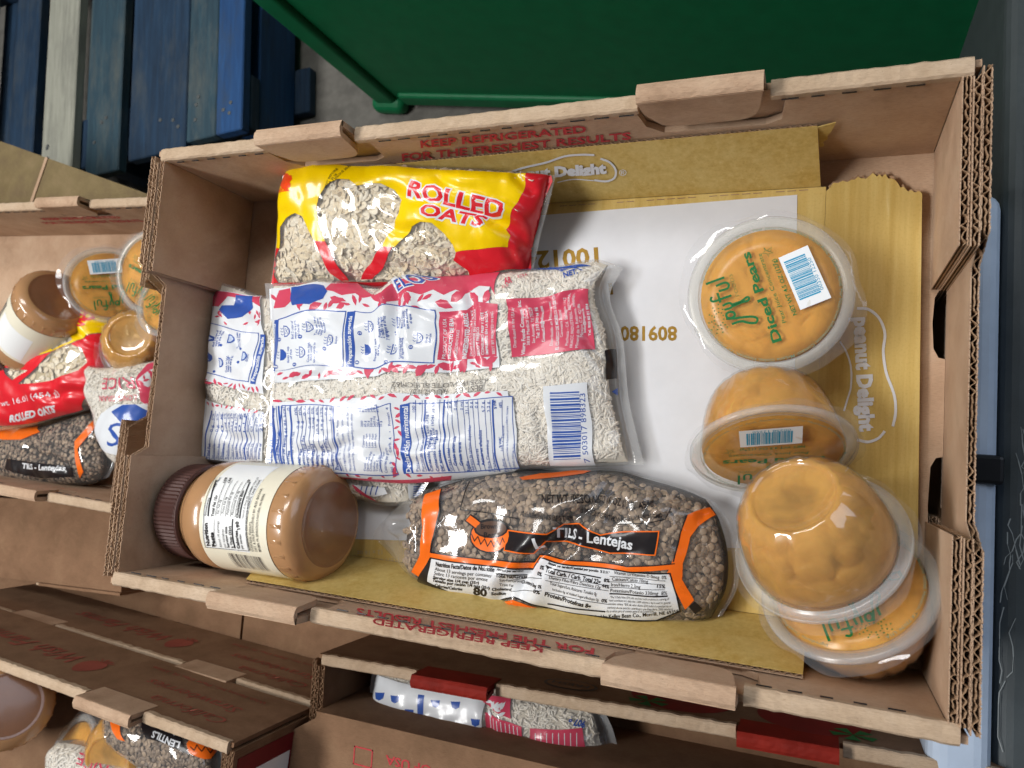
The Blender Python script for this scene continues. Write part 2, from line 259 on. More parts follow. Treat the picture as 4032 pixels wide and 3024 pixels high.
('P','magenta',2,(((.5164,.3806),(.5209,.3851),(.5268,.3853),(.5332,.3783),(.5264,.3757),(.5205,.3765)),)),
('P','magenta',2,(((.5414,.3893),(.5482,.3918),(.5558,.3875),(.5625,.3737),(.5531,.3755),(.5457,.381)),)),
('P','magenta',2,(((.5658,.3776),(.5708,.3833),(.5778,.3838),(.5858,.3756),(.5778,.3721),(.5708,.3728)),)),
('P','magenta',2,(((.6015,.3669),(.6036,.376),(.6087,.3826),(.617,.3829),(.6121,.3729),(.6066,.3673)),)),
('P','magenta',2,(((.6191,.3854),(.6271,.386),(.6356,.3784),(.6422,.3599),(.6314,.3651),(.6234,.3741)),)),
('P','magenta',2,(((.6478,.3623),(.6511,.3737),(.6581,.3811),(.6689,.3797),(.6619,.3677),(.6545,.3616)),)),
('P','magenta',2,(((.6769,.372),(.6809,.3775),(.6866,.3786),(.6935,.3724),(.687,.3683),(.6812,.3682)),)),
('P','magenta',2,(((.7062,.3685),(.7118,.3683),(.7175,.3622),(.7214,.3483),(.714,.3528),(.7087,.3599)),)),
('P','magenta',2,(((.4337,.3406),(.4392,.3418),(.4451,.3381),(.4497,.3276),(.4423,.3295),(.4367,.3341)),)),
('P','magenta',2,(((.4332,.2963),(.4375,.3083),(.446,.3167),(.4586,.3165),(.45,.3032),(.441,.2962)),)),
('P','magenta',2,(((.4311,.2885),(.4371,.2884),(.443,.2828),(.4466,.2701),(.4389,.2741),(.4334,.2806)),)),
('P','magenta',2,(((.4231,.2467),(.4264,.2542),(.4323,.2592),(.4407,.2582),(.4344,.25),(.4283,.2459)),)),
('P','magenta',2,(((.4332,.2411),(.4402,.2366),(.4453,.2256),(.4456,.2073),(.4379,.2179),(.4336,.2298)),)),
('P','magenta',2,(((.4178,.1939),(.422,.201),(.4286,.2048),(.437,.202),(.4298,.1947),(.4231,.1917)),)),
('P','magenta',2,(((.4273,.1514),(.4213,.1583),(.418,.1713),(.4202,.1896),(.4262,.1761),(.4287,.1628)),)),
('P','magenta',2,(((.4301,.1645),(.4331,.1526),(.4316,.1371),(.4231,.1206),(.4227,.1389),(.4251,.1542)),)),
('P','magenta',2,(((.417,.1242),(.4223,.1236),(.4271,.1183),(.4292,.1066),(.4227,.1106),(.4184,.1169)),)),
('P','magenta',2,(((.4065,.1005),(.4122,.0983),(.4164,.0908),(.4169,.0768),(.4107,.0835),(.407,.0918)),)),
('P','magenta',2,(((.4146,.0825),(.4153,.0693),(.4106,.0535),(.3985,.0381),(.4025,.0578),(.4079,.0733)),)),
('P','magenta',2,(((.0459,.004),(.0532,.004),(.0576,.004),(.0555,.004),(.0489,.004),(.0455,.004)),)),
('P','magenta',2,(((.095,.004),(.1022,.004),(.1014,.004),(.0895,.004),(.0859,.004),(.0876,.004)),)),
('P','magenta',2,(((.1291,.004),(.1391,.004),(.1436,.004),(.1375,.004),(.1287,.004),(.1258,.004)),)),
('P','magenta',2,(((.1648,.004),(.1777,.004),(.1875,.004),(.1888,.004),(.1743,.004),(.1659,.004)),)),
('P','magenta',2,(((.2154,.0121),(.2249,.0207),(.234,.0239),(.2406,.0176),(.228,.0102),(.2188,.0082)),)),
('P','magenta',2,(((.2637,.0317),(.2684,.0314),(.2711,.0261),(.2685,.0142),(.2645,.0183),(.2628,.0245)),)),
('P','magenta',2,(((.2952,.0302),(.3015,.0338),(.3069,.032),(.3088,.022),(.3011,.0212),(.2964,.0242)),)),
('P','magenta',2,(((.3236,.0155),(.3303,.0235),(.3375,.0282),(.344,.0259),(.335,.018),(.3276,.0142)),)),
('P','magenta',2,(((.3692,.0429),(.3732,.0423),(.3758,.0373),(.3746,.0267),(.3707,.0307),(.3688,.0364)),)),
('P','magenta',2,(((.3956,.0311),(.4005,.0424),(.4082,.0516),(.4187,.0545),(.4106,.0418),(.4024,.0335)),)),
('P','magenta',2,(((.4336,.0501),(.4398,.0494),(.4443,.0426),(.4443,.0282),(.4377,.0336),(.434,.0413)),)),
('P','magenta',2,(((.4613,.0352),(.4671,.0404),(.4735,.0411),(.4791,.0345),(.471,.031),(.4648,.0313)),)),
('P','magenta',2,(((.4951,.0305),(.4992,.0295),(.5019,.0243),(.5007,.0138),(.4968,.0182),(.4948,.024)),)),
('P','magenta',2,(((.5245,.0251),(.529,.0218),(.5306,.0133),(.5237,.004),(.5227,.0071),(.5226,.0161)),)),
('P','magenta',2,(((.2487,.8892),(.2609,.9009),(.2752,.8958),(.2875,.8652),(.2699,.8633),(.2564,.8714)),)),
('P','magenta',2,(((.2961,.8739),(.2952,.8525),(.2867,.8371),(.2696,.836),(.2769,.8597),(.2859,.8729)),)),
('P','magenta',2,(((.4789,.8858),(.494,.8777),(.5035,.8549),(.4985,.8159),(.485,.8373),(.4784,.8617)),)),
('P','magenta',2,(((.4919,.8371),(.4915,.8144),(.4831,.7957),(.4652,.7901),(.4721,.8162),(.4813,.8327)),)),
('P','magenta',2,(((.5725,.8317),(.5864,.8443),(.6024,.8363),(.6148,.7983),(.5953,.7976),(.5806,.809)),)),
('P','magenta',2,(((.6115,.8289),(.6133,.8623),(.6232,.8836),(.6484,.8757),(.6402,.8409),(.6264,.8251)),)),
('P','magenta',2,(((.6556,.8743),(.672,.8669),(.6848,.842),(.6845,.7977),(.6684,.819),(.6586,.8457)),)),
('P','magenta',2,(((.7104,.8724),(.7176,.8432),(.7136,.8162),(.6955,.8005),(.6964,.836),(.701,.8615)),)),
('P','magenta',2,(((.1904,.8076),(.1943,.8329),(.2064,.8499),(.2286,.8496),(.2179,.8209),(.2043,.8061)),)),
('P','magenta',2,(((.4955,.4795),(.4956,.5062),(.5054,.5281),(.5276,.5344),(.5203,.503),(.5092,.4839)),)),
('P','magenta',2,(((.5526,.5345),(.5661,.5423),(.5797,.5336),(.5891,.5014),(.5715,.5038),(.5587,.5152)),)),
('P','magenta',2,(((.6113,.486),(.607,.5128),(.6126,.5374),(.6324,.5501),(.6306,.5165),(.6233,.4942)),)),
('P','magenta',2,(((.6521,.5408),(.6679,.5456),(.6827,.5317),(.6912,.4916),(.6713,.4988),(.6576,.5161)),)),
('P','magenta',2,(((.6815,.5053),(.6843,.5272),(.6939,.5406),(.7112,.5357),(.7026,.5131),(.6923,.5024)),)),
('P','magenta',2,(((.3501,.5692),(.3627,.5548),(.3671,.53),(.357,.4974),(.3463,.5229),(.3439,.5479)),)),
('P','magenta',2,(((.4211,.5283),(.4336,.5293),(.4445,.5195),(.4498,.4928),(.4347,.4982),(.4246,.5108)),)),
('T','white',4,'ELOS',((.4466,.8828),(.5591,.9735),(.4573,.996),(.4227,.9503)),.05,0),
('T','blue',5,'ELOS',((.4506,.8887),(.5556,.971),(.4751,.996),(.4313,.9439)),.015,0),
('P','white',3,(((.0248,.5092),(.2832,.5438),(.3016,.8258),(.0768,.7804)),)),
('P','blue',3,(((.004,.5066),(.0248,.5092),(.0768,.7804),(.0547,.7805)),)),
('P','blue',4,(((.0274,.5056),(.2845,.5419),(.303,.8292),(.0748,.783)),((.0481,.5092),(.2818,.5457),(.3001,.8224),(.0787,.7779)))),
('T','white',4,'Cooking Instructions',((.0087,.53),(.0613,.7593),(.0371,.7641),(.004,.5297)),.03,0),
('P','white',3,(((.3145,.549),(.5438,.5411),(.5668,.7942),(.331,.8348)),)),
('P','blue',3,(((.2902,.5412),(.3145,.549),(.331,.8348),(.3066,.8251)),)),
('P','blue',4,(((.313,.5461),(.545,.5388),(.5683,.7966),(.3296,.837)),((.316,.5519),(.5426,.5433),(.5653,.7919),(.3325,.8326)))),
('T','white',4,'Preparación sugerida',((.3078,.5607),(.3233,.8065),(.3126,.8042),(.2973,.5589)),.03,0),
('P','blue',4,(((.0767,.5633),(.0775,.6233),(.0913,.6196),(.1016,.6038),(.1026,.5919),(.1013,.5801),(.0907,.5659)),)),
('P','blue',4,(((.0589,.6107),(.0672,.6033),(.0751,.607),(.074,.6097),(.0677,.6067),(.061,.6128)),)),
('P','blue',4,(((.0586,.5956),(.067,.5882),(.0748,.592),(.0737,.5946),(.0674,.5916),(.0607,.5977)),)),
('P','blue',4,(((.0584,.5804),(.0668,.5732),(.0747,.577),(.0736,.5796),(.0673,.5765),(.0604,.5826)),)),
('P','blue',4,(((.0971,.6841),(.0993,.7455),(.1116,.7402),(.1207,.7224),(.1214,.7101),(.1199,.6983),(.1097,.6854)),)),
('P','white',5,(((.1008,.6898),(.1025,.7388),(.1114,.734),(.1175,.7203),(.1168,.7021),(.1099,.6914)),)),
('P','blue',6,(((.1089,.7253),(.1072,.7227),(.1048,.7243),(.1049,.7279),(.1074,.7285)),)),
('P','blue',6,(((.1128,.7122),(.1112,.7096),(.1088,.7112),(.1089,.7148),(.1114,.7154)),)),
('P','blue',6,(((.1081,.704),(.1065,.7014),(.104,.7029),(.1041,.7065),(.1067,.7072)),)),
('P','blue',6,(((.1147,.7026),(.1131,.7001),(.1107,.7017),(.1108,.7052),(.1133,.7058)),)),
('P','blue',6,(((.1107,.7157),(.1091,.7131),(.1067,.7147),(.1068,.7183),(.1093,.7189)),)),
('P','blue',6,(((.1153,.7208),(.1137,.7183),(.1113,.7199),(.1114,.7235),(.1139,.7241)),)),
('P','blue',4,(((.0837,.7336),(.0901,.7257),(.0969,.729),(.096,.7318),(.0906,.7291),(.0853,.7357)),)),
('P','blue',4,(((.0831,.7181),(.0896,.7102),(.0963,.7136),(.0955,.7163),(.0901,.7137),(.0847,.7202)),)),
('P','blue',4,(((.0824,.7027),(.089,.6949),(.0958,.6983),(.0949,.701),(.0895,.6983),(.0841,.7048)),)),
('P','blue',4,(((.1479,.5688),(.1486,.6264),(.1593,.6213),(.1678,.6057),(.1686,.5942),(.1675,.5829),(.1587,.5698)),)),
('P','white',5,(((.1509,.574),(.1514,.62),(.1592,.6156),(.1648,.6032),(.1647,.5861),(.1588,.5755)),)),
('P','blue',6,(((.1571,.6073),(.1558,.6048),(.1536,.6063),(.1536,.6097),(.1558,.6103)),)),
('P','blue',6,(((.1609,.5952),(.1595,.5927),(.1574,.5941),(.1574,.5975),(.1596,.5981)),)),
('P','blue',6,(((.1569,.5872),(.1555,.5848),(.1534,.5862),(.1534,.5896),(.1556,.5902)),)),
('P','blue',6,(((.1627,.5863),(.1614,.5838),(.1592,.5852),(.1592,.5885),(.1614,.5892)),)),
('P','blue',6,(((.159,.5984),(.1576,.5959),(.1554,.5973),(.1555,.6007),(.1577,.6013)),)),
('P','blue',6,(((.1629,.6035),(.1615,.601),(.1594,.6024),(.1594,.6057),(.1616,.6064)),)),
('P','blue',4,(((.1357,.6165),(.1412,.6084),(.1468,.611),(.146,.6137),(.1415,.6116),(.137,.6183)),)),
('P','blue',4,(((.1355,.602),(.141,.594),(.1466,.5966),(.1458,.5993),(.1413,.5971),(.1368,.6038)),)),
('P','blue',4,(((.1354,.5874),(.1409,.5795),(.1464,.5822),(.1456,.5848),(.1412,.5827),(.1367,.5893)),)),
('P','blue',4,(((.1714,.6923),(.1734,.7514),(.1839,.7475),(.192,.7328),(.1926,.721),(.1912,.7091),(.182,.6943)),)),
('P','white',5,(((.1745,.6978),(.1761,.7451),(.1837,.7415),(.1891,.7297),(.1884,.7119),(.1823,.7002)),)),
('P','blue',6,(((.1815,.7327),(.1801,.7299),(.178,.7312),(.1781,.7347),(.1803,.7356)),)),
('P','blue',6,(((.1849,.7207),(.1835,.7179),(.1814,.7191),(.1815,.7226),(.1837,.7236)),)),
('P','blue',6,(((.1808,.712),(.1794,.7093),(.1773,.7105),(.1774,.714),(.1796,.7149)),)),
('P','blue',6,(((.1865,.7119),(.1851,.7091),(.183,.7102),(.1831,.7136),(.1853,.7147)),)),
('P','blue',6,(((.1831,.7237),(.1817,.721),(.1796,.7222),(.1797,.7256),(.1819,.7266)),)),
('P','blue',6,(((.1871,.7296),(.1857,.7268),(.1836,.7279),(.1837,.7314),(.1859,.7324)),)),
('P','blue',4,(((.1608,.7407),(.1659,.7325),(.1714,.7355),(.1707,.7382),(.1663,.7358),(.1621,.7426)),)),
('P','blue',4,(((.1603,.7258),(.1654,.7177),(.1709,.7207),(.1702,.7233),(.1658,.721),(.1616,.7277)),)),
('P','blue',4,(((.1598,.711),(.1649,.703),(.1704,.7059),(.1697,.7086),(.1653,.7062),(.1611,.7129)),)),
('P','blue',4,(((.2404,.6316),(.2426,.69),(.2525,.6897),(.26,.677),(.2604,.6655),(.259,.6536),(.2504,.637)),)),
('P','white',5,(((.2433,.638),(.2451,.6848),(.2522,.6838),(.2572,.6734),(.2564,.6558),(.2506,.6428)),)),
('P','blue',6,(((.25,.6744),(.2487,.6713),(.2467,.6718),(.2468,.6753),(.2489,.6769)),)),
('P','blue',6,(((.2532,.6636),(.2518,.6605),(.2498,.6611),(.25,.6645),(.252,.6661)),)),
('P','blue',6,(((.2492,.6539),(.2479,.6508),(.2459,.6514),(.246,.6548),(.2481,.6564)),)),
('P','blue',6,(((.2546,.6553),(.2533,.6522),(.2513,.6528),(.2514,.6562),(.2535,.6578)),)),
('P','blue',6,(((.2515,.6661),(.2501,.663),(.2481,.6635),(.2483,.667),(.2503,.6686)),)),
('P','blue',6,(((.2554,.6729),(.254,.6698),(.252,.6703),(.2521,.6738),(.2542,.6754)),)),
('P','blue',4,(((.2304,.674),(.2351,.6684),(.2404,.6736),(.2398,.6759),(.2356,.6718),(.2316,.6764)),)),
('P','blue',4,(((.2298,.6594),(.2346,.6538),(.2398,.6589),(.2392,.6613),(.235,.6572),(.231,.6618)),)),
('P','blue',4,(((.2293,.6449),(.2341,.6393),(.2393,.6444),(.2387,.6467),(.2345,.6427),(.2305,.6473)),)),
('P','blue',4,(((.3448,.6117),(.347,.6698),(.3562,.6677),(.3631,.6531),(.3634,.6416),(.3622,.6301),(.3541,.6156)),)),
('P','blue',4,(((.3356,.655),(.34,.6491),(.3449,.6537),(.3443,.6561),(.3404,.6524),(.3368,.6574)),)),
('P','blue',4,(((.335,.6404),(.3394,.6345),(.3442,.6391),(.3437,.6415),(.3398,.6378),(.3362,.6427)),)),
('P','blue',4,(((.3346,.6259),(.339,.62),(.3438,.6247),(.3432,.627),(.3393,.6233),(.3357,.6282)),)),
('P','blue',4,(((.3668,.7272),(.3697,.7872),(.3794,.7808),(.3868,.7594),(.387,.7473),(.3853,.737),(.3765,.7281)),)),
('P','white',5,(((.3697,.7327),(.3722,.7805),(.3791,.7748),(.3839,.7591),(.3828,.7421),(.3768,.7339)),)),
('P','blue',6,(((.3769,.7669),(.3756,.7646),(.3737,.7662),(.3738,.7697),(.3759,.7702)),)),
('P','blue',6,(((.3799,.7533),(.3785,.7512),(.3766,.7532),(.3768,.7567),(.3788,.7568)),)),
('P','blue',6,(((.3758,.7463),(.3745,.7438),(.3726,.7454),(.3728,.7489),(.3748,.7495)),)),
('P','blue',6,(((.3811,.7435),(.3797,.7415),(.3778,.7437),(.378,.7471),(.38,.747)),)),
('P','blue',6,(((.3783,.7572),(.3769,.755),(.375,.7568),(.3752,.7603),(.3772,.7606)),)),
('P','blue',6,(((.3821,.7606),(.3807,.7588),(.3788,.7611),(.379,.7646),(.381,.7643)),)),
('P','blue',4,(((.3583,.7748),(.3628,.7674),(.3678,.7709),(.3671,.7736),(.3632,.7708),(.3594,.777)),)),
('P','blue',4,(((.3576,.7595),(.362,.7523),(.3671,.7559),(.3665,.7585),(.3625,.7557),(.3588,.7617)),)),
('P','blue',4,(((.3569,.7444),(.3612,.7373),(.3662,.7409),(.3657,.7435),(.3617,.7407),(.3581,.7466)),)),
('P','blue',4,(((.4192,.5811),(.4212,.6335),(.4303,.6281),(.4372,.6138),(.4376,.6031),(.4364,.5926),(.4286,.5805)),)),
('P','white',5,(((.422,.585),(.4235,.6271),(.4301,.6228),(.4346,.6114),(.4341,.5956),(.4287,.5858)),)),
('P','blue',6,(((.4281,.6151),(.4269,.6128),(.425,.6143),(.4252,.6174),(.4271,.6179)),)),
('P','blue',6,(((.431,.604),(.4298,.6016),(.428,.6029),(.4281,.606),(.43,.6067)),)),
('P','blue',6,(((.4274,.5966),(.4262,.5943),(.4244,.5958),(.4245,.5989),(.4264,.5993)),)),
('P','blue',6,(((.4324,.5958),(.4312,.5935),(.4294,.5947),(.4295,.5978),(.4314,.5985)),)),
('P','blue',6,(((.4295,.6069),(.4282,.6046),(.4264,.6059),(.4265,.609),(.4284,.6096)),)),
('P','blue',6,(((.433,.6117),(.4318,.6093),(.4299,.6106),(.4301,.6137),(.432,.6144)),)),
('P','blue',4,(((.4097,.6302),(.4143,.6199),(.4192,.62),(.4186,.6227),(.4147,.6227),(.4109,.6311)),)),
('P','blue',4,(((.4092,.6171),(.4138,.6068),(.4187,.6069),(.4181,.6096),(.4141,.6096),(.4104,.618)),)),
('P','blue',4,(((.4087,.604),(.4133,.5938),(.4182,.5938),(.4176,.5965),(.4136,.5965),(.4098,.6049)),)),
('P','blue',4,(((.4405,.7048),(.445,.7605),(.454,.7575),(.4604,.7436),(.4603,.7323),(.4585,.721),(.4499,.707)),)),
('P','white',5,(((.4435,.7101),(.4471,.7547),(.4536,.7518),(.4577,.7407),(.4563,.7238),(.4503,.7126)),)),
('P','blue',6,(((.4513,.7433),(.4499,.7407),(.4481,.7417),(.4484,.745),(.4503,.746)),)),
('P','blue',6,(((.4537,.7321),(.4523,.7294),(.4505,.7305),(.4508,.7338),(.4527,.7348)),)),
('P','blue',6,(((.4496,.7237),(.4483,.7211),(.4465,.7222),(.4468,.7254),(.4487,.7264)),)),
('P','blue',6,(((.4546,.7237),(.4533,.721),(.4515,.7221),(.4518,.7253),(.4537,.7264)),)),
('P','blue',6,(((.4522,.7349),(.4509,.7322),(.4491,.7333),(.4494,.7366),(.4513,.7376)),)),
('P','blue',6,(((.456,.7406),(.4547,.7379),(.4529,.7389),(.4532,.7422),(.4551,.7433)),)),
('P','blue',4,(((.4334,.7492),(.4375,.742),(.4425,.7453),(.442,.7478),(.438,.7452),(.4346,.7511)),)),
('P','blue',4,(((.4324,.7353),(.4364,.7281),(.4414,.7313),(.4409,.7338),(.4369,.7312),(.4336,.7372)),)),
('P','blue',4,(((.4312,.7215),(.4353,.7144),(.4402,.7175),(.4398,.7199),(.4358,.7174),(.4324,.7233)),)),
('P','blue',4,(((.5042,.6267),(.5081,.6824),(.5167,.6804),(.5226,.6667),(.5225,.6556),(.5209,.6444),(.513,.6302)),)),
('P','white',5,(((.5068,.6324),(.51,.677),(.5162,.6747),(.52,.6638),(.5187,.6471),(.5133,.6357)),)),
('P','blue',6,(((.5139,.6661),(.5125,.6634),(.5109,.6642),(.5111,.6675),(.513,.6687)),)),
('P','blue',6,(((.5162,.6552),(.5149,.6525),(.5132,.6533),(.5134,.6566),(.5153,.6578)),)),
('P','blue',6,(((.5124,.6466),(.5111,.6439),(.5094,.6448),(.5096,.648),(.5115,.6492)),)),
('P','blue',6,(((.5171,.647),(.5159,.6442),(.5142,.6451),(.5144,.6484),(.5162,.6495)),)),
('P','blue',6,(((.5148,.6579),(.5135,.6551),(.5118,.656),(.512,.6593),(.5139,.6604)),)),
('P','blue',6,(((.5184,.6637),(.5171,.661),(.5154,.6618),(.5157,.6651),(.5175,.6663)),)),
('P','blue',4,(((.497,.6688),(.5008,.6628),(.5056,.6669),(.5051,.6693),(.5013,.6659),(.4981,.671)),)),
('P','blue',4,(((.4959,.6549),(.4998,.6489),(.5045,.653),(.504,.6553),(.5003,.652),(.497,.657)),)),
('P','blue',4,(((.495,.6411),(.4989,.6351),(.5036,.6392),(.5031,.6415),(.4994,.6382),(.4961,.6432)),)),
('P','blue',4,(((.0666,.5328),(.0646,.5265),(.0591,.5227),(.0513,.5227),(.0434,.5268),(.0392,.5334),(.0251,.5425),(.0166,.5489),(.0589,.543),(.0645,.5391)),)),
('T','white',5,'1',((.0623,.5292),(.0623,.5364),(.0239,.5403),(.0238,.533)),.03,0),
('P','blue',4,(((.082,.6738),(.08,.6675),(.0752,.6639),(.0691,.6642),(.064,.6685),(.0622,.6751),(.0646,.6815),(.07,.6851),(.076,.6847),(.0805,.6804)),)),
('T','white',5,'2',((.0782,.6704),(.0785,.6777),(.0667,.6785),(.0664,.6712)),.03,0),
('P','blue',4,(((.1382,.5378),(.1368,.532),(.1332,.5289),(.1287,.5296),(.1249,.5339),(.1235,.5403),(.1249,.5461),(.1286,.5492),(.1332,.5484),(.1368,.544)),)),
('T','white',5,'3',((.1353,.5348),(.1353,.5417),(.1265,.5432),(.1265,.5363)),.03,0),
('P','blue',4,(((.1604,.6725),(.1589,.6667),(.1553,.6637),(.151,.6647),(.1476,.6694),(.1465,.6759),(.148,.6817),(.1517,.6846),(.156,.6835),(.1593,.6789)),)),
('T','white',5,'4',((.1576,.6697),(.1578,.6766),(.1494,.6786),(.1492,.6717)),.03,0),
('P','blue',4,(((.2378,.6187),(.2365,.6124),(.2332,.6079),(.2291,.607),(.2259,.61),(.2248,.6157),(.2262,.622),(.2295,.6264),(.2336,.6274),(.2367,.6244)),)),
('T','white',5,'5',((.2352,.6147),(.2353,.6215),(.2275,.6197),(.2274,.6129)),.03,0),
('P','blue',4,(((.33,.575),(.3287,.5688),(.3257,.5644),(.322,.5635),(.319,.5664),(.3179,.572),(.3192,.5783),(.3223,.5828),(.326,.5837),(.3289,.5807)),)),
('T','white',5,'1',((.3275,.571),(.3276,.5778),(.3204,.576),(.3203,.5693)),.03,0),
('P','blue',4,(((.348,.7227),(.3464,.7163),(.3431,.7119),(.3393,.7112),(.3365,.7145),(.3357,.7206),(.3372,.7272),(.3405,.7318),(.3443,.7324),(.3472,.7289)),)),
('T','white',5,'2',((.3453,.7188),(.3457,.726),(.3383,.7247),(.3379,.7175)),.03,0),
('P','blue',4,(((.4182,.547),(.4169,.5422),(.4137,.5408),(.4099,.5437),(.4068,.5497),(.4057,.5562),(.407,.5607),(.4102,.5615),(.4141,.5586),(.4172,.5532)),)),
('T','white',5,'3',((.4157,.5454),(.4158,.5516),(.4083,.5572),(.4081,.551)),.03,0),
('P','blue',4,(((.4392,.6813),(.4376,.6757),(.4344,.6726),(.4307,.6731),(.428,.6772),(.4273,.6831),(.4289,.6885),(.4322,.6915),(.4359,.691),(.4386,.6871)),)),
('T','white',5,'4',((.4366,.6783),(.4371,.6848),(.43,.6858),(.4295,.6794)),.03,0),
('P','blue',4,(((.4965,.6092),(.4952,.6034),(.4922,.5997),(.4887,.5994),(.486,.6026),(.4851,.6082),(.4865,.614),(.4895,.6178),(.493,.6181),(.4957,.6148)),)),
('T','white',5,'5',((.4941,.6058),(.4944,.6122),(.4875,.6116),(.4873,.6052)),.03,0),
('T','blue',4,'Rinse 1 cup',((.1117,.5523),(.1126,.6331),(.1042,.6343),(.1032,.5531)),.02,0),
('T','blue',4,'of rice',((.1225,.5681),(.123,.6169),(.1149,.6185),(.1144,.5694)),.02,0),
('T','blue',4,'Boil 2 cups of',((.1317,.6678),(.1346,.7607),(.1268,.7633),(.1238,.6699)),.02,0),
('T','blue',4,'water in a pot,',((.1413,.6653),(.1443,.7611),(.1367,.7637),(.1337,.6673)),.02,0),
('T','blue',4,'add the rice.',((.1509,.6663),(.1536,.7509),(.1461,.7532),(.1434,.6682)),.02,0),
('T','blue',4,'Cook on high',((.1799,.543),(.1842,.6409),(.177,.6417),(.1727,.5438)),.02,0),
('T','blue',4,'heat until',((.1889,.5533),(.1919,.6242),(.1847,.6244),(.1817,.5536)),.02,0),
('T','blue',4,'water starts to',((.1991,.541),(.2021,.6422),(.195,.6418),(.192,.5405)),.02,0),
('T','blue',4,'boil',((.2081,.5789),(.2093,.6026),(.2022,.6022),(.2011,.5785)),.02,0),
('T','blue',4,'Turn the heat',((.2032,.6767),(.2083,.7725),(.2011,.7718),(.1961,.6763)),.02,0),
('T','blue',4,'down to low',((.2123,.6816),(.2172,.767),(.21,.766),(.2052,.6808)),.02,0),
('T','blue',4,'until water is',((.2202,.6797),(.2253,.7725),(.2182,.7712),(.2131,.6786)),.02,0),
('T','blue',4,'absorbed',((.2296,.6957),(.2335,.7602),(.2263,.7588),(.2226,.6944)),.02,0),
('T','blue',4,'Enjoy',((.2728,.6513),(.2745,.6898),(.2676,.6882),(.266,.6496)),.02,0),
('T','blue',4,'Enjuague 1 taza',((.3774,.582),(.3852,.6896),(.3786,.6945),(.3709,.5837)),.02,0),
('T','blue',4,'de arroz',((.3881,.6025),(.393,.6549),(.3864,.6619),(.3814,.6078)),.02,0),
('T','blue',4,'Ponga a hervir',((.4011,.6798),(.4093,.7654),(.4023,.7744),(.3944,.6875)),.02,0),
('T','blue',4,'2 tazas de agua',((.4074,.6695),(.4158,.7618),(.409,.7693),(.4008,.6769)),.02,0),
('T','blue',4,'y agregue el arroz',((.414,.6567),(.4231,.7598),(.4165,.7648),(.4074,.6631)),.02,0),
('T','blue',4,'Cocina a fuego',((.4551,.5551),(.4613,.6567),(.4551,.6569),(.4489,.5555)),.02,0),
('T','blue',4,'alto hasta que',((.4617,.5582),(.4674,.6506),(.4613,.6506),(.4556,.5585)),.02,0),
('T','blue',4,'el agua hierva',((.4682,.5552),(.4736,.651),(.4675,.6508),(.462,.5553)),.02,0),
('T','blue',4,'Baje a fuego',((.473,.6968),(.4812,.7857),(.4749,.785),(.4668,.6965)),.02,0),
('T','blue',4,'lento hasta',((.4814,.7043),(.4889,.7835),(.4826,.7827),(.4752,.7039)),.02,0),
('T','blue',4,'que se absorba',((.4887,.6953),(.4978,.7921),(.4916,.7912),(.4825,.6948)),.02,0),
('T','blue',4,'el agua',((.5004,.7237),(.5049,.7689),(.4987,.7682),(.4943,.7232)),.02,0),
('T','blue',4,'Sirva y',((.5313,.6326),(.5356,.6758),(.5297,.6763),(.5253,.6331)),.02,0),
('T','blue',4,'disfrute',((.5398,.6323),(.5445,.6786),(.5386,.6795),(.5339,.633)),.02,0),
('T','white',4,'PRODUCT OF USA',((.5719,.5567),(.5896,.7482),(.5808,.7503),(.5631,.5585)),0,0),
('T','white',4,'PRODUCTO DE EUA',((.5883,.5559),(.6064,.7485),(.597,.751),(.5789,.5581)),.035,0),
('T','white',4,'INGREDIENTS:RICE',((.6065,.5568),(.6182,.6871),(.6097,.6897),(.5979,.5594)),0,0),
('T','white',4,'INGREDIENTES: ARROZ',((.6297,.5453),(.6469,.7679),(.6368,.7703),(.6196,.5475)),.035,0),
('T','white',4,'STORE IN A COOL DRY PLACE',((.6442,.5529),(.6624,.7787),(.6552,.7804),(.6371,.5546)),0,0),
('T','white',4,'CONSERVESE EN UN LUGAR',((.6548,.5504),(.673,.7835),(.6658,.785),(.6478,.552)),.02,0),
('T','white',4,'SECO Y FRESCO',((.6672,.5495),(.6738,.6846),(.6668,.6858),(.6602,.5508)),.02,0),
('T','white',4,'CONSUMO PREF Y LOTE',((.6779,.5503),(.6913,.7579),(.6842,.759),(.6709,.5515)),.02,0),
('T','white',4,'IMPRESOS EN LA BOLSA',((.6885,.5512),(.7025,.7628),(.6954,.7637),(.6815,.5524)),.02,0),
('T','white',4,'BEST BY PRINTED IN BAG',((.7049,.5511),(.7172,.7563),(.7101,.757),(.698,.5519)),0,0),
('P','blue',3,(((.0426,.0078),(.4153,.0424),(.427,.3605),(.088,.3379)),((.0477,.0132),(.4138,.0465),(.4248,.3571),(.0912,.3341)))),
('T','blue',3,'Nutrition Facts',((.0312,.021),(.0536,.3243),(.004,.3217),(.005,.0158)),.05,0),
('T','blue',3,'Serving size 1/4 cup',((.0601,.0284),(.0681,.2041),(.0546,.2013),(.0491,.025)),0,0),
('T','blue',3,'45g',((.0528,.2842),(.0153,.3232),(.0069,.3202),(.0109,.2796)),0,0),
('P','blue',3,(((.0554,.004),(.0496,.3311),(.0152,.3303),(.0534,.004)),)),
('T','blue',3,'Servings per container',((.0716,.0312),(.0806,.206),(.0687,.2036),(.061,.028)),0,0),
('T','blue',3,'9',((.0685,.3126),(.0642,.3254),(.0172,.3194),(.0555,.3072)),0,0),
('P','blue',3,(((.0673,.0057),(.0667,.3327),(.0642,.3323),(.0653,.0049)),)),
('T','blue',3,'Amount per serving',((.0827,.0162),(.0992,.1913),(.0886,.1894),(.0724,.0133)),.02,0),
('P','blue',3,(((.0843,.0097),(.0872,.3346),(.0852,.3342),(.0824,.009)),)),
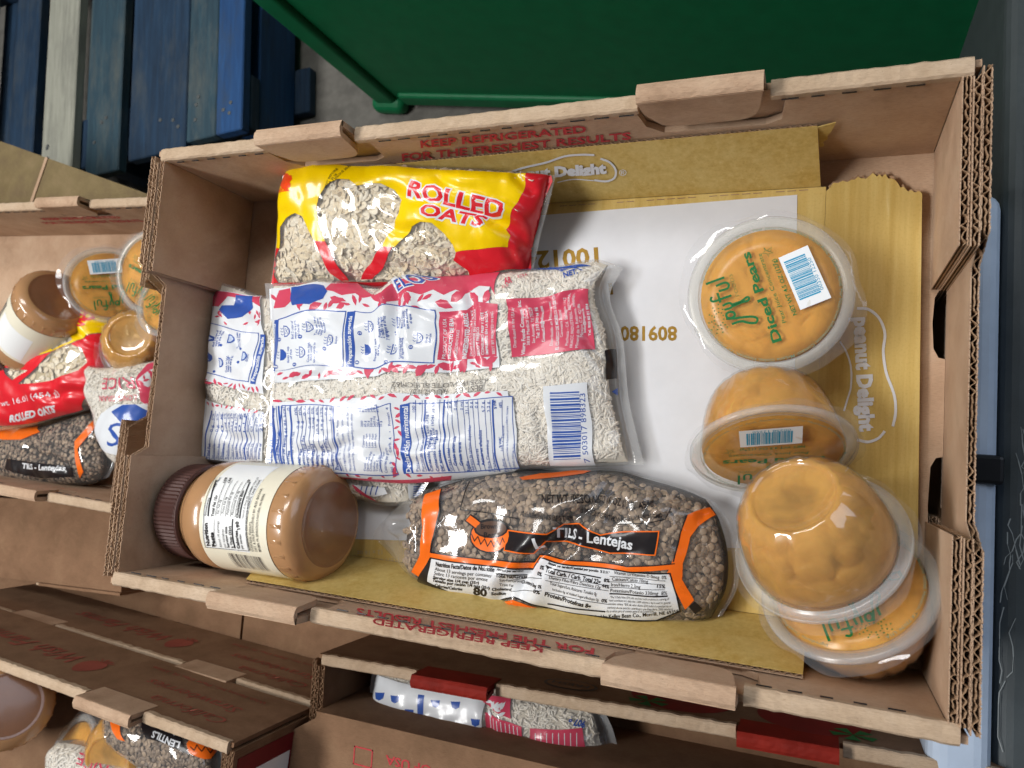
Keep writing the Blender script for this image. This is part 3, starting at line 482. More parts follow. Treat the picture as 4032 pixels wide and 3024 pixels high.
('T','blue',3,'Calories',((.0959,.0191),(.1108,.1151),(.101,.1132),(.086,.0166)),.02,0),
('T','blue',3,'46.86 kcal',((.1016,.1984),(.1002,.3284),(.0897,.3273),(.0916,.1968)),0,0),
('P','blue',3,(((.0976,.0125),(.1022,.3355),(.1003,.3352),(.0958,.0119)),)),
('T','blue',3,'Calories from fat',((.1155,.0401),(.1283,.2109),(.1186,.2098),(.1059,.0378)),0,0),
('T','blue',3,'0',((.1189,.316),(.1159,.3289),(.1065,.3248),(.1097,.3119)),0,0),
('P','blue',3,(((.112,.0154),(.1177,.3358),(.116,.3356),(.1103,.0148)),)),
('T','blue',3,'Total Fat',((.1349,.0264),(.1501,.1312),(.141,.1298),(.1255,.0243)),.02,0),
('T','blue',3,'0 g   0%',((.1428,.227),(.1418,.3284),(.1327,.3281),(.1339,.2261)),0,0),
('P','blue',3,(((.1368,.0201),(.1435,.3351),(.1419,.335),(.1351,.0195)),)),
('T','blue',3,'Saturated fat',((.1532,.0464),(.1665,.194),(.1575,.1929),(.1442,.0445)),0,0),
('T','blue',3,'0 g   0%',((.1565,.2276),(.1557,.3281),(.1469,.3278),(.1478,.2267)),0,0),
('P','blue',3,(((.1504,.0225),(.1575,.3348),(.1559,.3346),(.1488,.022)),)),
('T','blue',3,'Trans fat',((.1651,.0483),(.1765,.1506),(.1678,.1491),(.1562,.0465)),0,0),
('T','blue',3,'0 g',((.1704,.2908),(.168,.3282),(.1595,.3268),(.1618,.2892)),0,0),
('P','blue',3,(((.1625,.0246),(.1697,.3349),(.1682,.3346),(.1609,.0241)),)),
('T','blue',3,'Cholesterol',((.1751,.0333),(.1908,.1584),(.1821,.1568),(.1661,.0314)),.02,0),
('T','blue',3,'0 mg  0%',((.1832,.2297),(.1828,.3289),(.1743,.3279),(.1748,.2283)),0,0),
('P','blue',3,(((.1772,.0271),(.1845,.3357),(.1829,.3354),(.1755,.0266)),)),
('T','blue',3,'Sodium',((.1881,.0355),(.1995,.1044),(.1909,.1026),(.1793,.0336)),.02,0),
('T','blue',3,'0 mg  0%',((.1962,.2314),(.196,.3304),(.1877,.3289),(.188,.2298)),0,0),
('P','blue',3,(((.1903,.0293),(.1977,.3372),(.1961,.3368),(.1887,.0289)),)),
('T','blue',3,'Total Carb.',((.2032,.0381),(.2185,.1629),(.21,.1611),(.1945,.0362)),.02,0),
('T','blue',3,'10.5 g  6%',((.2102,.2089),(.2112,.3327),(.203,.331),(.202,.2072)),0,0),
('P','blue',3,(((.2054,.0319),(.2128,.3396),(.2113,.3391),(.2039,.0315)),)),
('T','blue',3,'Dietary Fiber',((.2222,.0578),(.2352,.2044),(.2268,.2024),(.2137,.056)),0,0),
('T','blue',3,'2.8 g 12%',((.2256,.224),(.2262,.3355),(.2181,.3335),(.2175,.2221)),0,0),
('P','blue',3,(((.2204,.0345),(.2278,.3424),(.2263,.3419),(.2189,.034)),)),
('T','blue',3,'Sugars',((.2348,.06),(.2433,.1284),(.2349,.1265),(.2263,.0582)),0,0),
('T','blue',3,'0 g',((.2409,.3013),(.2389,.3381),(.2309,.3351),(.2329,.2984)),0,0),
('P','blue',3,(((.2331,.0367),(.2405,.345),(.239,.3445),(.2316,.0362)),)),
('T','blue',3,'Protein',((.2447,.0452),(.2561,.1255),(.2478,.1236),(.2362,.0434)),.02,0),
('T','blue',3,'1.1 g',((.254,.2792),(.2527,.341),(.2448,.3385),(.246,.2768)),0,0),
('P','blue',3,(((.247,.0391),(.2543,.348),(.2529,.3474),(.2455,.0386)),)),
('P','blue',3,(((.0777,.0084),(.0793,.3342),(.0725,.3328),(.0716,.0062)),)),
('P','blue',3,(((.1158,.0164),(.1216,.336),(.1161,.3353),(.1103,.0146)),)),
('P','blue',3,(((.2549,.0407),(.2621,.3498),(.2576,.3482),(.2501,.0392)),)),
('T','blue',3,'Vitamin C 1%  •  Thiamin 7%  •  Phosphorus 5%',((.2637,.0419),(.2767,.3459),(.2701,.3439),(.2569,.04)),0,0),
('T','blue',3,'Not a significant source of Vitamin A, Calcium and Iron.',((.2777,.0444),(.2905,.3486),(.2841,.3467),(.271,.0424)),0,0),
('T','blue',3,'*Percent Daily Values (%DV) are based on a 2,000 calorie diet. Your daily',((.2933,.0473),(.3058,.352),(.2994,.3498),(.2866,.0453)),0,0),
('T','blue',3,'values may be higher or lower depending on your calorie needs.',((.3047,.0495),(.317,.3546),(.3107,.3524),(.2981,.0475)),0,0),
('T','blue',3,'Calories',((.3388,.1685),(.3428,.227),(.3369,.226),(.3329,.1674)),0,0),
('T','blue',3,'2000',((.3414,.2676),(.3425,.2967),(.3366,.2957),(.3355,.2665)),0,0),
('T','blue',3,'2500',((.3411,.3366),(.3414,.3656),(.3355,.3645),(.3351,.3355)),0,0),
('T','blue',3,'Total Fat',((.3361,.0556),(.3465,.123),(.3406,.1221),(.3301,.0545)),0,0),
('T','blue',3,'Less than',((.347,.1699),(.3514,.2356),(.3456,.2347),(.3411,.1689)),0,0),
('T','blue',3,'65 g',((.3496,.2688),(.3508,.2979),(.3449,.2971),(.3437,.268)),0,0),
('T','blue',3,'80 g',((.3493,.3378),(.3497,.3668),(.3438,.3659),(.3434,.337)),0,0),
('T','blue',3,'Saturated Fat',((.3445,.057),(.3576,.1536),(.3518,.1528),(.3385,.056)),0,0),
('T','blue',3,'Less than',((.3552,.171),(.3597,.2365),(.3538,.2359),(.3494,.1702)),0,0),
('T','blue',3,'20 g',((.3579,.2698),(.3591,.2988),(.3532,.2982),(.352,.2692)),0,0),
('T','blue',3,'25 g',((.3576,.3387),(.358,.3677),(.3521,.3671),(.3517,.3381)),0,0),
('T','blue',3,'Cholesterol',((.3527,.0583),(.3643,.1398),(.3585,.1392),(.3468,.0574)),0,0),
('T','blue',3,'Less than',((.3633,.1719),(.3679,.2371),(.362,.2367),(.3575,.1713)),0,0),
('T','blue',3,'300 mg',((.3661,.2704),(.3678,.3137),(.3619,.3135),(.3602,.27)),0,0),
('T','blue',3,'300 mg',((.3659,.3392),(.3664,.3824),(.3604,.3823),(.36,.3389)),0,0),
('T','blue',3,'Sodium',((.3609,.0595),(.3683,.104),(.3625,.1034),(.3551,.0587)),0,0),
('T','blue',3,'Less than',((.3715,.1725),(.376,.2372),(.3702,.2372),(.3657,.1721)),0,0),
('T','blue',3,'2400 mg',((.3743,.2706),(.3763,.3207),(.3703,.3209),(.3685,.2705)),0,0),
('T','blue',3,'2400 mg',((.3742,.3391),(.3748,.3894),(.3688,.3896),(.3683,.3392)),0,0),
('T','blue',3,'Total Carb.',((.3691,.0605),(.3805,.1406),(.3748,.1406),(.3633,.0598)),0,0),
('T','blue',3,'300 g',((.3826,.2696),(.3841,.3049),(.3782,.3062),(.3767,.2705)),0,0),
('T','blue',3,'375 g',((.3826,.3377),(.3831,.3732),(.3771,.3748),(.3766,.339)),0,0),
('T','blue',3,'Dietary Fiber',((.3772,.0612),(.39,.1539),(.3842,.1546),(.3714,.0607)),0,0),
('T','blue',3,'25 g',((.3908,.2673),(.3922,.295),(.3863,.2971),(.3849,.2691)),0,0),
('T','blue',3,'30 g',((.391,.3346),(.3916,.3625),(.3855,.3652),(.385,.337)),0,0),
('T','blue',3,'Calories per gram:',((.3907,.0549),(.4007,.1689),(.3938,.1695),(.3836,.0539)),0,0),
('T','blue',3,'Fat  9        Carb.  4    •    Protein  4',((.4071,.0575),(.4196,.3432),(.412,.3452),(.3998,.0569)),0,0),
('P','blue',3,(((.3781,.0547),(.3882,.3713),(.3866,.3718),(.3765,.0544)),)),
('P','blue',3,(((.43,.0468),(.4568,.048),(.4748,.3585),(.4507,.3506)),)),
('T','white',4,'Declaración nutrimental',((.4532,.0514),(.4713,.3438),(.4562,.3427),(.4384,.051)),.02,0),
('P','blue',3,(((.4554,.0461),(.7199,.0143),(.7451,.3458),(.4736,.3602)),((.4583,.0498),(.719,.0182),(.7431,.3421),(.4759,.3567)))),
('T','blue',3,'Porción',((.4753,.0553),(.483,.1196),(.4753,.1193),(.4676,.0551)),0,0),
('T','blue',3,'100 g',((.489,.3184),(.4891,.3633),(.4813,.3626),(.4812,.3179)),0,0),
('P','blue',3,(((.4794,.0548),(.4922,.3726),(.491,.3724),(.4783,.0548)),)),
('T','blue',3,'Porciones por empaque',((.4918,.053),(.5067,.2477),(.499,.2472),(.4843,.0531)),0,0),
('T','blue',3,'9',((.5078,.3539),(.5066,.363),(.499,.3597),(.5002,.3506)),0,0),
('P','blue',3,(((.4959,.0525),(.5096,.3723),(.5085,.3722),(.4948,.0525)),)),
('T','blue',3,'Contenido Energético',((.5127,.0497),(.5281,.2362),(.5205,.236),(.5052,.0499)),.02,0),
('T','blue',3,'93.72 kcal (398.31 kJ)',((.5162,.163),(.5287,.3619),(.521,.3622),(.5087,.1638)),0,0),
('T','blue',3,'Contenido Energético',((.5275,.0471),(.5436,.2341),(.536,.2341),(.5201,.0474)),.02,0),
('T','blue',3,'1422.20 kcal (6044.35 kJ)',((.5284,.134),(.5445,.3602),(.5368,.361),(.5209,.135)),0,0),
('T','blue',3,'por envase',((.5374,.0452),(.5487,.1385),(.5412,.1387),(.53,.0455)),.02,0),
('P','blue',3,(((.5414,.0445),(.5581,.3678),(.557,.3678),(.5403,.0445)),)),
('T','blue',3,'Grasa total',((.5588,.041),(.5714,.1438),(.5639,.1441),(.5515,.0413)),0,0),
('T','blue',3,'0 g',((.5782,.3273),(.5779,.3549),(.5703,.3551),(.5706,.3275)),0,0),
('P','blue',3,(((.5627,.0403),(.5809,.364),(.5798,.364),(.5616,.0403)),)),
('T','blue',3,'Grasa saturada',((.5754,.0646),(.5872,.1957),(.5798,.1962),(.5681,.0651)),.02,0),
('T','blue',3,'0 g',((.5896,.3251),(.5894,.3527),(.5818,.353),(.5821,.3254)),0,0),
('P','blue',3,(((.5734,.0381),(.5924,.3617),(.5913,.3618),(.5724,.0381)),)),
('T','blue',3,'Grasa trans',((.5889,.0616),(.5993,.1644),(.592,.165),(.5816,.0622)),.02,0),
('T','blue',3,'0 mg',((.6034,.3129),(.6037,.3497),(.5962,.3504),(.5959,.3136)),0,0),
('P','blue',3,(((.5868,.0351),(.6067,.3586),(.6056,.3587),(.5857,.0351)),)),
('T','blue',3,'Sodio',((.5978,.0323),(.6058,.0786),(.5986,.0794),(.5906,.033)),.02,0),
('T','blue',3,'0 mg',((.6192,.3092),(.6197,.346),(.6122,.3469),(.6118,.31)),0,0),
('P','blue',3,(((.6016,.0314),(.6227,.355),(.6216,.355),(.6005,.0315)),)),
('T','blue',3,'Hidratos de carbono disponibles',((.6092,.0293),(.6301,.2351),(.6228,.2359),(.6021,.0301)),0,0),
('T','blue',3,'21.1 g',((.6303,.288),(.632,.3431),(.6246,.3443),(.6229,.2892)),0,0),
('P','blue',3,(((.613,.0284),(.6351,.352),(.634,.3521),(.6119,.0285)),)),
('T','blue',3,'Azúcares',((.6267,.0519),(.6359,.1264),(.6287,.1273),(.6196,.0527)),0,0),
('T','blue',3,'0 g',((.6439,.3124),(.644,.3401),(.6366,.3407),(.6366,.313)),0,0),
('P','blue',3,(((.6239,.0254),(.647,.349),(.646,.3491),(.6229,.0255)),)),
('T','blue',3,'Azúcares añadidos',((.6385,.0486),(.6541,.2078),(.6469,.2086),(.6314,.0495)),.02,0),
('T','blue',3,'0 g',((.6565,.3092),(.6566,.337),(.6492,.3376),(.6491,.3099)),0,0),
('P','blue',3,(((.6354,.0222),(.6596,.3459),(.6586,.346),(.6344,.0223)),)),
('T','blue',3,'Fibra Dietética',((.6476,.0187),(.6668,.1584),(.6597,.1593),(.6407,.0196)),0,0),
('T','blue',3,'5.7 g',((.6725,.2867),(.6739,.3328),(.6666,.3338),(.6652,.2878)),0,0),
('P','blue',3,(((.6512,.0178),(.677,.3417),(.676,.3418),(.6502,.0179)),)),
('T','blue',3,'Proteínas',((.6595,.0153),(.6744,.0988),(.6673,.0996),(.6526,.0162)),0,0),
('T','blue',3,'2.2 g',((.6854,.2835),(.6871,.3297),(.6798,.3306),(.6782,.2845)),0,0),
('P','blue',3,(((.6631,.0144),(.6901,.3387),(.6891,.3387),(.6621,.0145)),)),
('T','blue',3,'Fósforo      16%  •  Tiamina',((.6856,.0081),(.7124,.2148),(.7053,.2153),(.6788,.0088)),0,0),
('T','blue',3,'48%',((.7157,.2955),(.7161,.3234),(.7089,.3236),(.7085,.2957)),0,0),
('P','blue',3,(((.6891,.0073),(.7192,.3325),(.7182,.3325),(.6882,.0073)),)),
('P','blue',3,(((.5036,.0515),(.5192,.3722),(.5151,.3718),(.4996,.0516)),)),
('P','blue',3,(((.5523,.0426),(.5711,.3659),(.5671,.366),(.5484,.0427)),)),
('P','blue',3,(((.6691,.0129),(.698,.3371),(.6942,.3374),(.6655,.0134)),)),
('T','blue',3,'% VNR*',((.6943,.1162),(.698,.1667),(.6923,.1669),(.6886,.1165)),.03,0),
('T','blue',3,'% VNR*',((.7022,.2942),(.7028,.339),(.697,.3393),(.6963,.2945)),.03,0),
('T','blue',3,'*Valores Nutrimentales de Referencia para la población mexicana',((.6999,.011),(.7307,.3012),(.7257,.3015),(.695,.0115)),0,0),
('T','blue',3,'(NOM-051-SCFI/SSA1-2010).',((.7093,.01),(.7303,.1276),(.7253,.128),(.7045,.0107)),0,0),
('P','magenta',1,(((.7575,.8109),(.8587,.8139),(.9534,.8342),(.9408,.678),(.9372,.5347),(.8372,.529),(.7442,.5279),(.747,.6651)),)),
('T','white',3,'Distributed in the USA by',((.7572,.5734),(.7691,.7719),(.7617,.7721),(.7499,.5736)),0,0),
('T','white',3,'Vilore Foods Company, Inc.',((.7755,.5341),(.792,.8006),(.7828,.8013),(.7665,.5345)),.02,0),
('T','white',3,'3838 Medical Drive',((.7887,.5797),(.8014,.7582),(.7939,.7586),(.7812,.58)),0,0),
('T','white',3,'San Antonio, TX 78229',((.8017,.5889),(.813,.7601),(.8055,.7603),(.7943,.5889)),0,0),
('T','white',3,'Tel: 210 509 94 96',((.8139,.6093),(.8264,.7617),(.8189,.7621),(.8065,.6095)),.02,0),
('T','white',3,'ContactUS@vilore.com',((.8257,.5891),(.8382,.7674),(.8308,.7677),(.8184,.5891)),.02,0),
('T','white',3,'Distribuido en México por:',((.8446,.5676),(.8603,.7849),(.8531,.7864),(.8375,.5681)),0,0),
('T','white',3,'EL CLASICO DE MORELOS SA DE CV',((.858,.5429),(.8739,.8122),(.8664,.8139),(.8506,.5435)),.02,0),
('T','white',3,'Carretera Estatal',((.8699,.6015),(.8795,.7305),(.8726,.7318),(.863,.6024)),0,0),
('T','white',3,'Pachuca - Cd. Sahagún 1112',((.8806,.5588),(.8969,.7921),(.8899,.7932),(.8737,.5596)),0,0),
('T','white',3,'FRACC INDUSTRIAL REFORMA,',((.8912,.5455),(.9095,.809),(.9025,.8097),(.8843,.5463)),0,0),
('T','white',3,'Mineral de la Reforma, Hidalgo,',((.903,.541),(.9197,.8038),(.9127,.8034),(.8962,.5413)),0,0),
('T','white',3,'México C.P. 42186',((.9135,.5918),(.9267,.7486),(.92,.7477),(.9071,.5919)),0,0),
('T','white',3,'Info@mpm.la',((.9214,.613),(.9316,.7257),(.926,.7246),(.916,.6127)),.02,0),
('T','white',3,'Tel. 800 80 01 884',((.9316,.5987),(.945,.7529),(.9387,.7495),(.9259,.5976)),.02,0),
('P','white',1,(((.819,.3807),(.9184,.3829),(.9135,.2001),(.8943,.0079),(.8419,.0098),(.7912,.0146),(.8129,.1981)),)),
('P','blue',2,(((.8336,.3504),(.8999,.3443),(.8995,.3374),(.8332,.3433)),)),
('P','blue',2,(((.8333,.3382),(.8994,.3325),(.8992,.3297),(.8331,.3354)),)),
('P','blue',2,(((.833,.3318),(.899,.3262),(.8989,.3234),(.8329,.329)),)),
('P','blue',2,(((.8327,.3225),(.8986,.3171),(.8979,.3073),(.832,.3126)),)),
('P','blue',2,(((.832,.3076),(.8977,.3024),(.8973,.2975),(.8316,.3026)),)),
('P','blue',2,(((.8314,.2961),(.897,.2912),(.8962,.2814),(.8306,.2862)),)),
('P','blue',2,(((.8307,.2833),(.8961,.2786),(.8958,.2758),(.8304,.2805)),)),
('P','blue',2,(((.8302,.2755),(.8955,.2709),(.8946,.2612),(.8293,.2655)),)),
('P','blue',2,(((.8292,.2605),(.8943,.2562),(.8937,.2493),(.8285,.2534)),)),
('P','blue',2,(((.8283,.2484),(.8933,.2444),(.893,.2416),(.828,.2455)),)),
('P','blue',2,(((.8278,.2419),(.8928,.2381),(.8923,.2332),(.8273,.237)),)),
('P','blue',2,(((.8272,.2341),(.8921,.2304),(.8918,.2276),(.8269,.2313)),)),
('P','blue',2,(((.8266,.2263),(.8914,.2227),(.8903,.213),(.8255,.2163)),)),
('P','blue',2,(((.8252,.2099),(.8898,.2067),(.8893,.2018),(.8246,.2049)),)),
('P','blue',2,(((.8245,.202),(.8891,.199),(.8888,.1962),(.8242,.1992)),)),
('P','blue',2,(((.824,.1963),(.8885,.1934),(.8877,.1865),(.8232,.1892)),)),
('P','blue',2,(((.823,.1857),(.8875,.183),(.8871,.1802),(.8227,.1828)),)),
('P','blue',2,(((.8224,.1793),(.8868,.1767),(.8865,.1739),(.8221,.1764)),)),
('P','blue',2,(((.8216,.1714),(.886,.169),(.8849,.1593),(.8204,.1615)),)),
('P','blue',2,(((.8203,.1579),(.8846,.1558),(.884,.1509),(.8197,.1529)),)),
('P','blue',2,(((.8195,.1501),(.8837,.1481),(.8826,.1384),(.8183,.1402)),)),
('P','blue',2,(((.8182,.1373),(.8823,.1356),(.882,.1328),(.8178,.1345)),)),
('P','blue',2,(((.8175,.1309),(.8816,.1293),(.8804,.1195),(.8162,.121)),)),
('P','blue',2,(((.8159,.116),(.8799,.1146),(.8786,.1049),(.8145,.106)),)),
('P','blue',2,(((.8143,.1032),(.8784,.1021),(.878,.0993),(.8139,.1003)),)),
('P','blue',2,(((.8136,.0975),(.8777,.0965),(.8766,.0895),(.8125,.0904)),)),
('P','blue',2,(((.8122,.0868),(.8762,.086),(.8758,.0832),(.8117,.0839)),)),
('P','blue',2,(((.8111,.0789),(.8751,.0783),(.8747,.0755),(.8106,.0761)),)),
('P','blue',2,(((.8099,.0711),(.874,.0705),(.8731,.0656),(.809,.0661)),)),
('P','blue',2,(((.8081,.0597),(.8722,.0593),(.8704,.0494),(.8061,.0497)),)),
('P','blue',2,(((.8052,.0432),(.8694,.0431),(.8688,.0403),(.8046,.0404)),)),
('T','blue',2,'7 503017 898323',((.8868,.0229),(.9121,.3343),(.9,.3339),(.8741,.022)),0,0),
('P','black',1,(((.9582,.5372),(.9784,.5606),(.9773,.4171),(.958,.4003)),)),
('P','blue',1,(((.9667,.3475),(.9772,.3724),(.976,.3341)),)),
('T','grey',1,'BEST BY   AUG/21/27',((.6719,.4125),(.4762,.4211),(.4767,.3921),(.672,.3824)),0,0),
('T','grey',1,'13251R7 LOTE SL ECM62',((.6803,.4392),(.4292,.4535),(.4296,.4314),(.6803,.4163)),0,0),
('T','blue',1,'CONT',((.8673,.941),(.9059,.9597),(.7221,.996),(.8489,.9838)),.03,0),
('T','blue',1,'NET.',((.8886,.8991),(.9195,.9125),(.9077,.9434),(.8765,.9334)),.03,0),
('T','blue',1,'90',((.9234,.9208),(.9318,.965),(.7349,.996),(.8969,.9663)),.03,0),
('T','magenta',1,'AR',((.7496,.895),(.7668,.9024),(.7533,.939),(.7369,.931)),.03,0),
('T','magenta',1,'SUP',((.7465,.872),(.7627,.8768),(.7579,.8949),(.7419,.8899)),0,0),
('T','magenta',1,'XTRA',((.7735,.9247),(.7922,.9394),(.784,.958),(.7661,.9423)),0,0),
],
'rice_under':[
('P','white',1,(((.004,.8732),(.02,.9452),(.1416,.9698),(.2151,.993),(.2931,.775),(.336,.4439),(.2066,.4481),(.004,.441),(.004,.697)),)),
('P','white',1,(((.004,.3351),(.2156,.3444),(.347,.3494),(.3632,.0799),(.1958,.029),(.0197,.0106),(.0042,.1862)),)),
('P','magenta',2,(((.004,.8732),(.0202,.9426),(.1434,.9658),(.2143,.9864),(.2404,.9232),(.2029,.9467),(.1514,.9458),(.0928,.9319),(.0705,.8611),(.0077,.8537)),)),
('P','blue',3,(((.1213,.9531),(.1877,.9806),(.2062,.9181),(.1856,.8503),(.1302,.8101),(.0785,.8456),(.0851,.8726),(.1262,.8914)),)),
('P','magenta',2,(((.2598,.8467),(.2646,.8359),(.2656,.8225),(.26,.8093),(.2567,.8252),(.2566,.8383)),)),
('P','magenta',2,(((.2182,.8257),(.2162,.8159),(.2098,.8089),(.1984,.8077),(.2044,.8191),(.2113,.8254)),)),
('P','magenta',2,(((.0732,.8255),(.0769,.8368),(.0863,.8465),(.1015,.8504),(.0935,.8368),(.0836,.8281)),)),
('P','magenta',2,(((.1344,.7784),(.1268,.7768),(.1189,.7805),(.1133,.7916),(.1237,.7894),(.131,.785)),)),
('P','magenta',2,(((.2236,.8801),(.2296,.8718),(.2329,.8598),(.2309,.8457),(.2253,.8591),(.2227,.8712)),)),
('P','magenta',2,(((.1589,.881),(.163,.875),(.1643,.8656),(.1606,.8539),(.1575,.8642),(.1569,.8737)),)),
('P','magenta',2,(((.2237,.8898),(.2307,.8917),(.2397,.887),(.2489,.8735),(.2383,.8758),(.2295,.8815)),)),
('P','magenta',2,(((.2448,.8924),(.2499,.8878),(.2538,.8798),(.2549,.8686),(.2492,.877),(.2457,.8853)),)),
('P','magenta',2,(((.2635,.8363),(.2587,.8285),(.2501,.8259),(.2381,.8324),(.2473,.8388),(.2562,.8402)),)),
('P','magenta',2,(((.0618,.8013),(.0688,.8089),(.0794,.8135),(.0924,.8117),(.082,.8039),(.0713,.8003)),)),
('P','magenta',2,(((.074,.8263),(.0852,.8283),(.0965,.824),(.1049,.8107),(.0909,.8126),(.0799,.8181)),)),
('P','magenta',2,(((.2593,.8551),(.2523,.8581),(.2454,.8667),(.2409,.8817),(.2501,.8736),(.2565,.8643)),)),
('P','magenta',2,(((.2236,.9034),(.2319,.8985),(.2395,.8874),(.2434,.8699),(.2334,.8807),(.2265,.8924)),)),
('P','magenta',2,(((.1889,.8992),(.1968,.8961),(.204,.8864),(.2076,.8697),(.1979,.8792),(.1914,.8893)),)),
('P','magenta',2,(((.099,.8527),(.1017,.8448),(.1004,.8349),(.0925,.8251),(.0921,.8369),(.0944,.8465)),)),
('P','magenta',2,(((.2492,.8388),(.2526,.8451),(.2589,.8477),(.268,.8434),(.2615,.8379),(.2549,.8363)),)),
('P','magenta',2,(((.004,.4332),(.0063,.4406),(.0469,.4505),(.0682,.4526),(.0538,.4435),(.0084,.4337)),)),
('P','magenta',2,(((.0654,.4286),(.0214,.4306),(.0897,.4444),(.1062,.4437),(.0925,.4339),(.0783,.4286)),)),
('P','magenta',2,(((.1217,.4389),(.1119,.443),(.1055,.4535),(.1076,.4707),(.1178,.4606),(.1227,.4496)),)),
('P','magenta',2,(((.1262,.4548),(.1371,.4582),(.1479,.4554),(.1556,.4431),(.1418,.4433),(.1314,.4473)),)),
('P','magenta',2,(((.1749,.467),(.1705,.4602),(.1633,.4555),(.1535,.4557),(.1615,.4632),(.169,.4671)),)),
('P','magenta',2,(((.1948,.4737),(.195,.464),(.1905,.4535),(.1798,.4446),(.1831,.458),(.1884,.4683)),)),
('P','magenta',2,(((.2101,.4391),(.2044,.4474),(.2028,.4601),(.2083,.4758),(.2128,.4616),(.2134,.4488)),)),
('P','magenta',2,(((.2259,.481),(.2307,.4767),(.2334,.4688),(.2319,.4576),(.2272,.4659),(.225,.4741)),)),
('P','magenta',2,(((.2438,.4797),(.2505,.4754),(.2552,.4662),(.2552,.4517),(.2479,.4609),(.2439,.4707)),)),
('P','magenta',2,(((.2759,.4709),(.2761,.4623),(.2726,.4535),(.2642,.4471),(.2666,.4585),(.2707,.4668)),)),
('P','magenta',2,(((.2827,.4738),(.2907,.469),(.2964,.4582),(.2968,.4411),(.288,.4517),(.2831,.4632)),)),
('P','magenta',2,(((.3031,.481),(.3104,.4748),(.3151,.4629),(.3138,.4456),(.3061,.4579),(.3024,.4703)),)),
('P','magenta',2,(((.0323,.3262),(.058,.3272),(.0649,.3217),(.0641,.3115),(.0524,.3162),(.043,.3217)),)),
('P','magenta',2,(((.102,.3104),(.0938,.3155),(.09,.3255),(.095,.3402),(.1024,.33),(.1048,.3195)),)),
('P','magenta',2,(((.1479,.3354),(.1404,.3268),(.1289,.3217),(.1144,.3242),(.1279,.3326),(.1395,.3366)),)),
('P','magenta',2,(((.1643,.3463),(.1665,.3403),(.1652,.3321),(.1587,.3229),(.1584,.3324),(.1604,.3406)),)),
('P','magenta',2,(((.1991,.3511),(.1976,.3415),(.1915,.3321),(.1797,.3258),(.1852,.3384),(.192,.3473)),)),
('P','magenta',2,(((.2222,.35),(.2218,.3426),(.2179,.3352),(.2096,.3302),(.2128,.3399),(.2172,.3468)),)),
('P','magenta',2,(((.2473,.3529),(.2477,.3444),(.2442,.3354),(.2355,.3282),(.2379,.3397),(.242,.3484)),)),
('P','magenta',2,(((.2582,.3497),(.2648,.3491),(.2709,.3438),(.2743,.3324),(.266,.3366),(.2604,.3426)),)),
('P','magenta',2,(((.2898,.3303),(.2871,.336),(.2871,.3439),(.2913,.3528),(.2929,.3437),(.2924,.3359)),)),
('P','magenta',2,(((.3238,.352),(.3216,.3429),(.3155,.3352),(.305,.3322),(.3108,.3431),(.3173,.35)),)),
('P','white',3,(((.004,.4854),(.2693,.4979),(.2699,.7715),(.0092,.759)),)),
('P','blue',4,(((.004,.4832),(.2708,.4956),(.2713,.7735),(.0075,.761)),((.0051,.4877),(.2678,.5002),(.2685,.7696),(.0108,.7569)))),
('P','blue',4,(((.2781,.4885),(.301,.4898),(.3036,.766),(.2782,.7657)),)),
('T','white',5,'Preparación sugerida',((.2957,.5032),(.2959,.7534),(.2815,.7552),(.2806,.5041)),.03,0),
('P','blue',4,(((.0069,.5407),(.0043,.595),(.0522,.5995),(.0726,.5903),(.0756,.58),(.0751,.569),(.0592,.5516)),)),
('P','pale',5,(((.0099,.55),(.008,.5879),(.0535,.5915),(.0251,.5738),(.0582,.5596)),)),
('P','blue',4,(((.1196,.535),(.1143,.5882),(.129,.5904),(.1417,.5816),(.144,.5716),(.1439,.5605),(.1338,.5428)),)),
('P','pale',5,(((.1228,.5443),(.1192,.5815),(.1298,.5825),(.1378,.5691),(.133,.5507)),)),
('P','blue',4,(((.1441,.6782),(.1361,.7306),(.1491,.7337),(.1613,.7252),(.164,.7152),(.1646,.7041),(.1565,.6865)),)),
('P','pale',5,(((.1465,.6876),(.1409,.7243),(.1504,.7258),(.1585,.7127),(.1553,.6943)),)),
('P','blue',4,(((.2247,.6044),(.218,.6591),(.2295,.6583),(.2404,.6462),(.2428,.6354),(.2431,.6243),(.2356,.6091)),)),
('P','pale',5,(((.2268,.6131),(.2221,.6514),(.2306,.6501),(.2378,.6345),(.2347,.6173)),)),
('P','blue',4,(((.0155,.6427),(.0122,.6969),(.025,.6983),(.0799,.691),(.083,.6807),(.0831,.6697),(.0199,.6489)),)),
('P','pale',5,(((.0182,.6519),(.0457,.6918),(.025,.6901),(.0752,.6787),(.0216,.6572)),)),
('P','blue',4,(((.1045,.5066),(.1034,.5017),(.0995,.4979),(.0942,.4964),(.0896,.498),(.0875,.5019),(.0888,.5068),(.0929,.5107),(.0982,.5121),(.1026,.5105)),)),
('P','blue',4,(((.1308,.6612),(.13,.6564),(.1269,.6523),(.1225,.6507),(.1186,.6521),(.1166,.656),(.1174,.6609),(.1206,.6648),(.125,.6664),(.1288,.6651)),)),
('P','blue',4,(((.2191,.5964),(.2184,.5917),(.2158,.5884),(.2121,.5877),(.2088,.5899),(.2072,.5942),(.2079,.599),(.2105,.6023),(.2142,.603),(.2174,.6007)),)),
('P','blue',4,(((.2096,.6735),(.2091,.6688),(.2066,.6654),(.203,.6646),(.1997,.6666),(.1979,.6708),(.1984,.6756),(.201,.6792),(.2046,.68),(.2079,.6779)),)),
('T','blue',4,'Boil 2 cups of',((.0913,.6399),(.091,.7349),(.0792,.7332),(.0788,.6381)),.02,0),
('T','blue',4,'water in a pot,',((.1045,.6437),(.1034,.7387),(.0925,.7369),(.093,.6419)),.02,0),
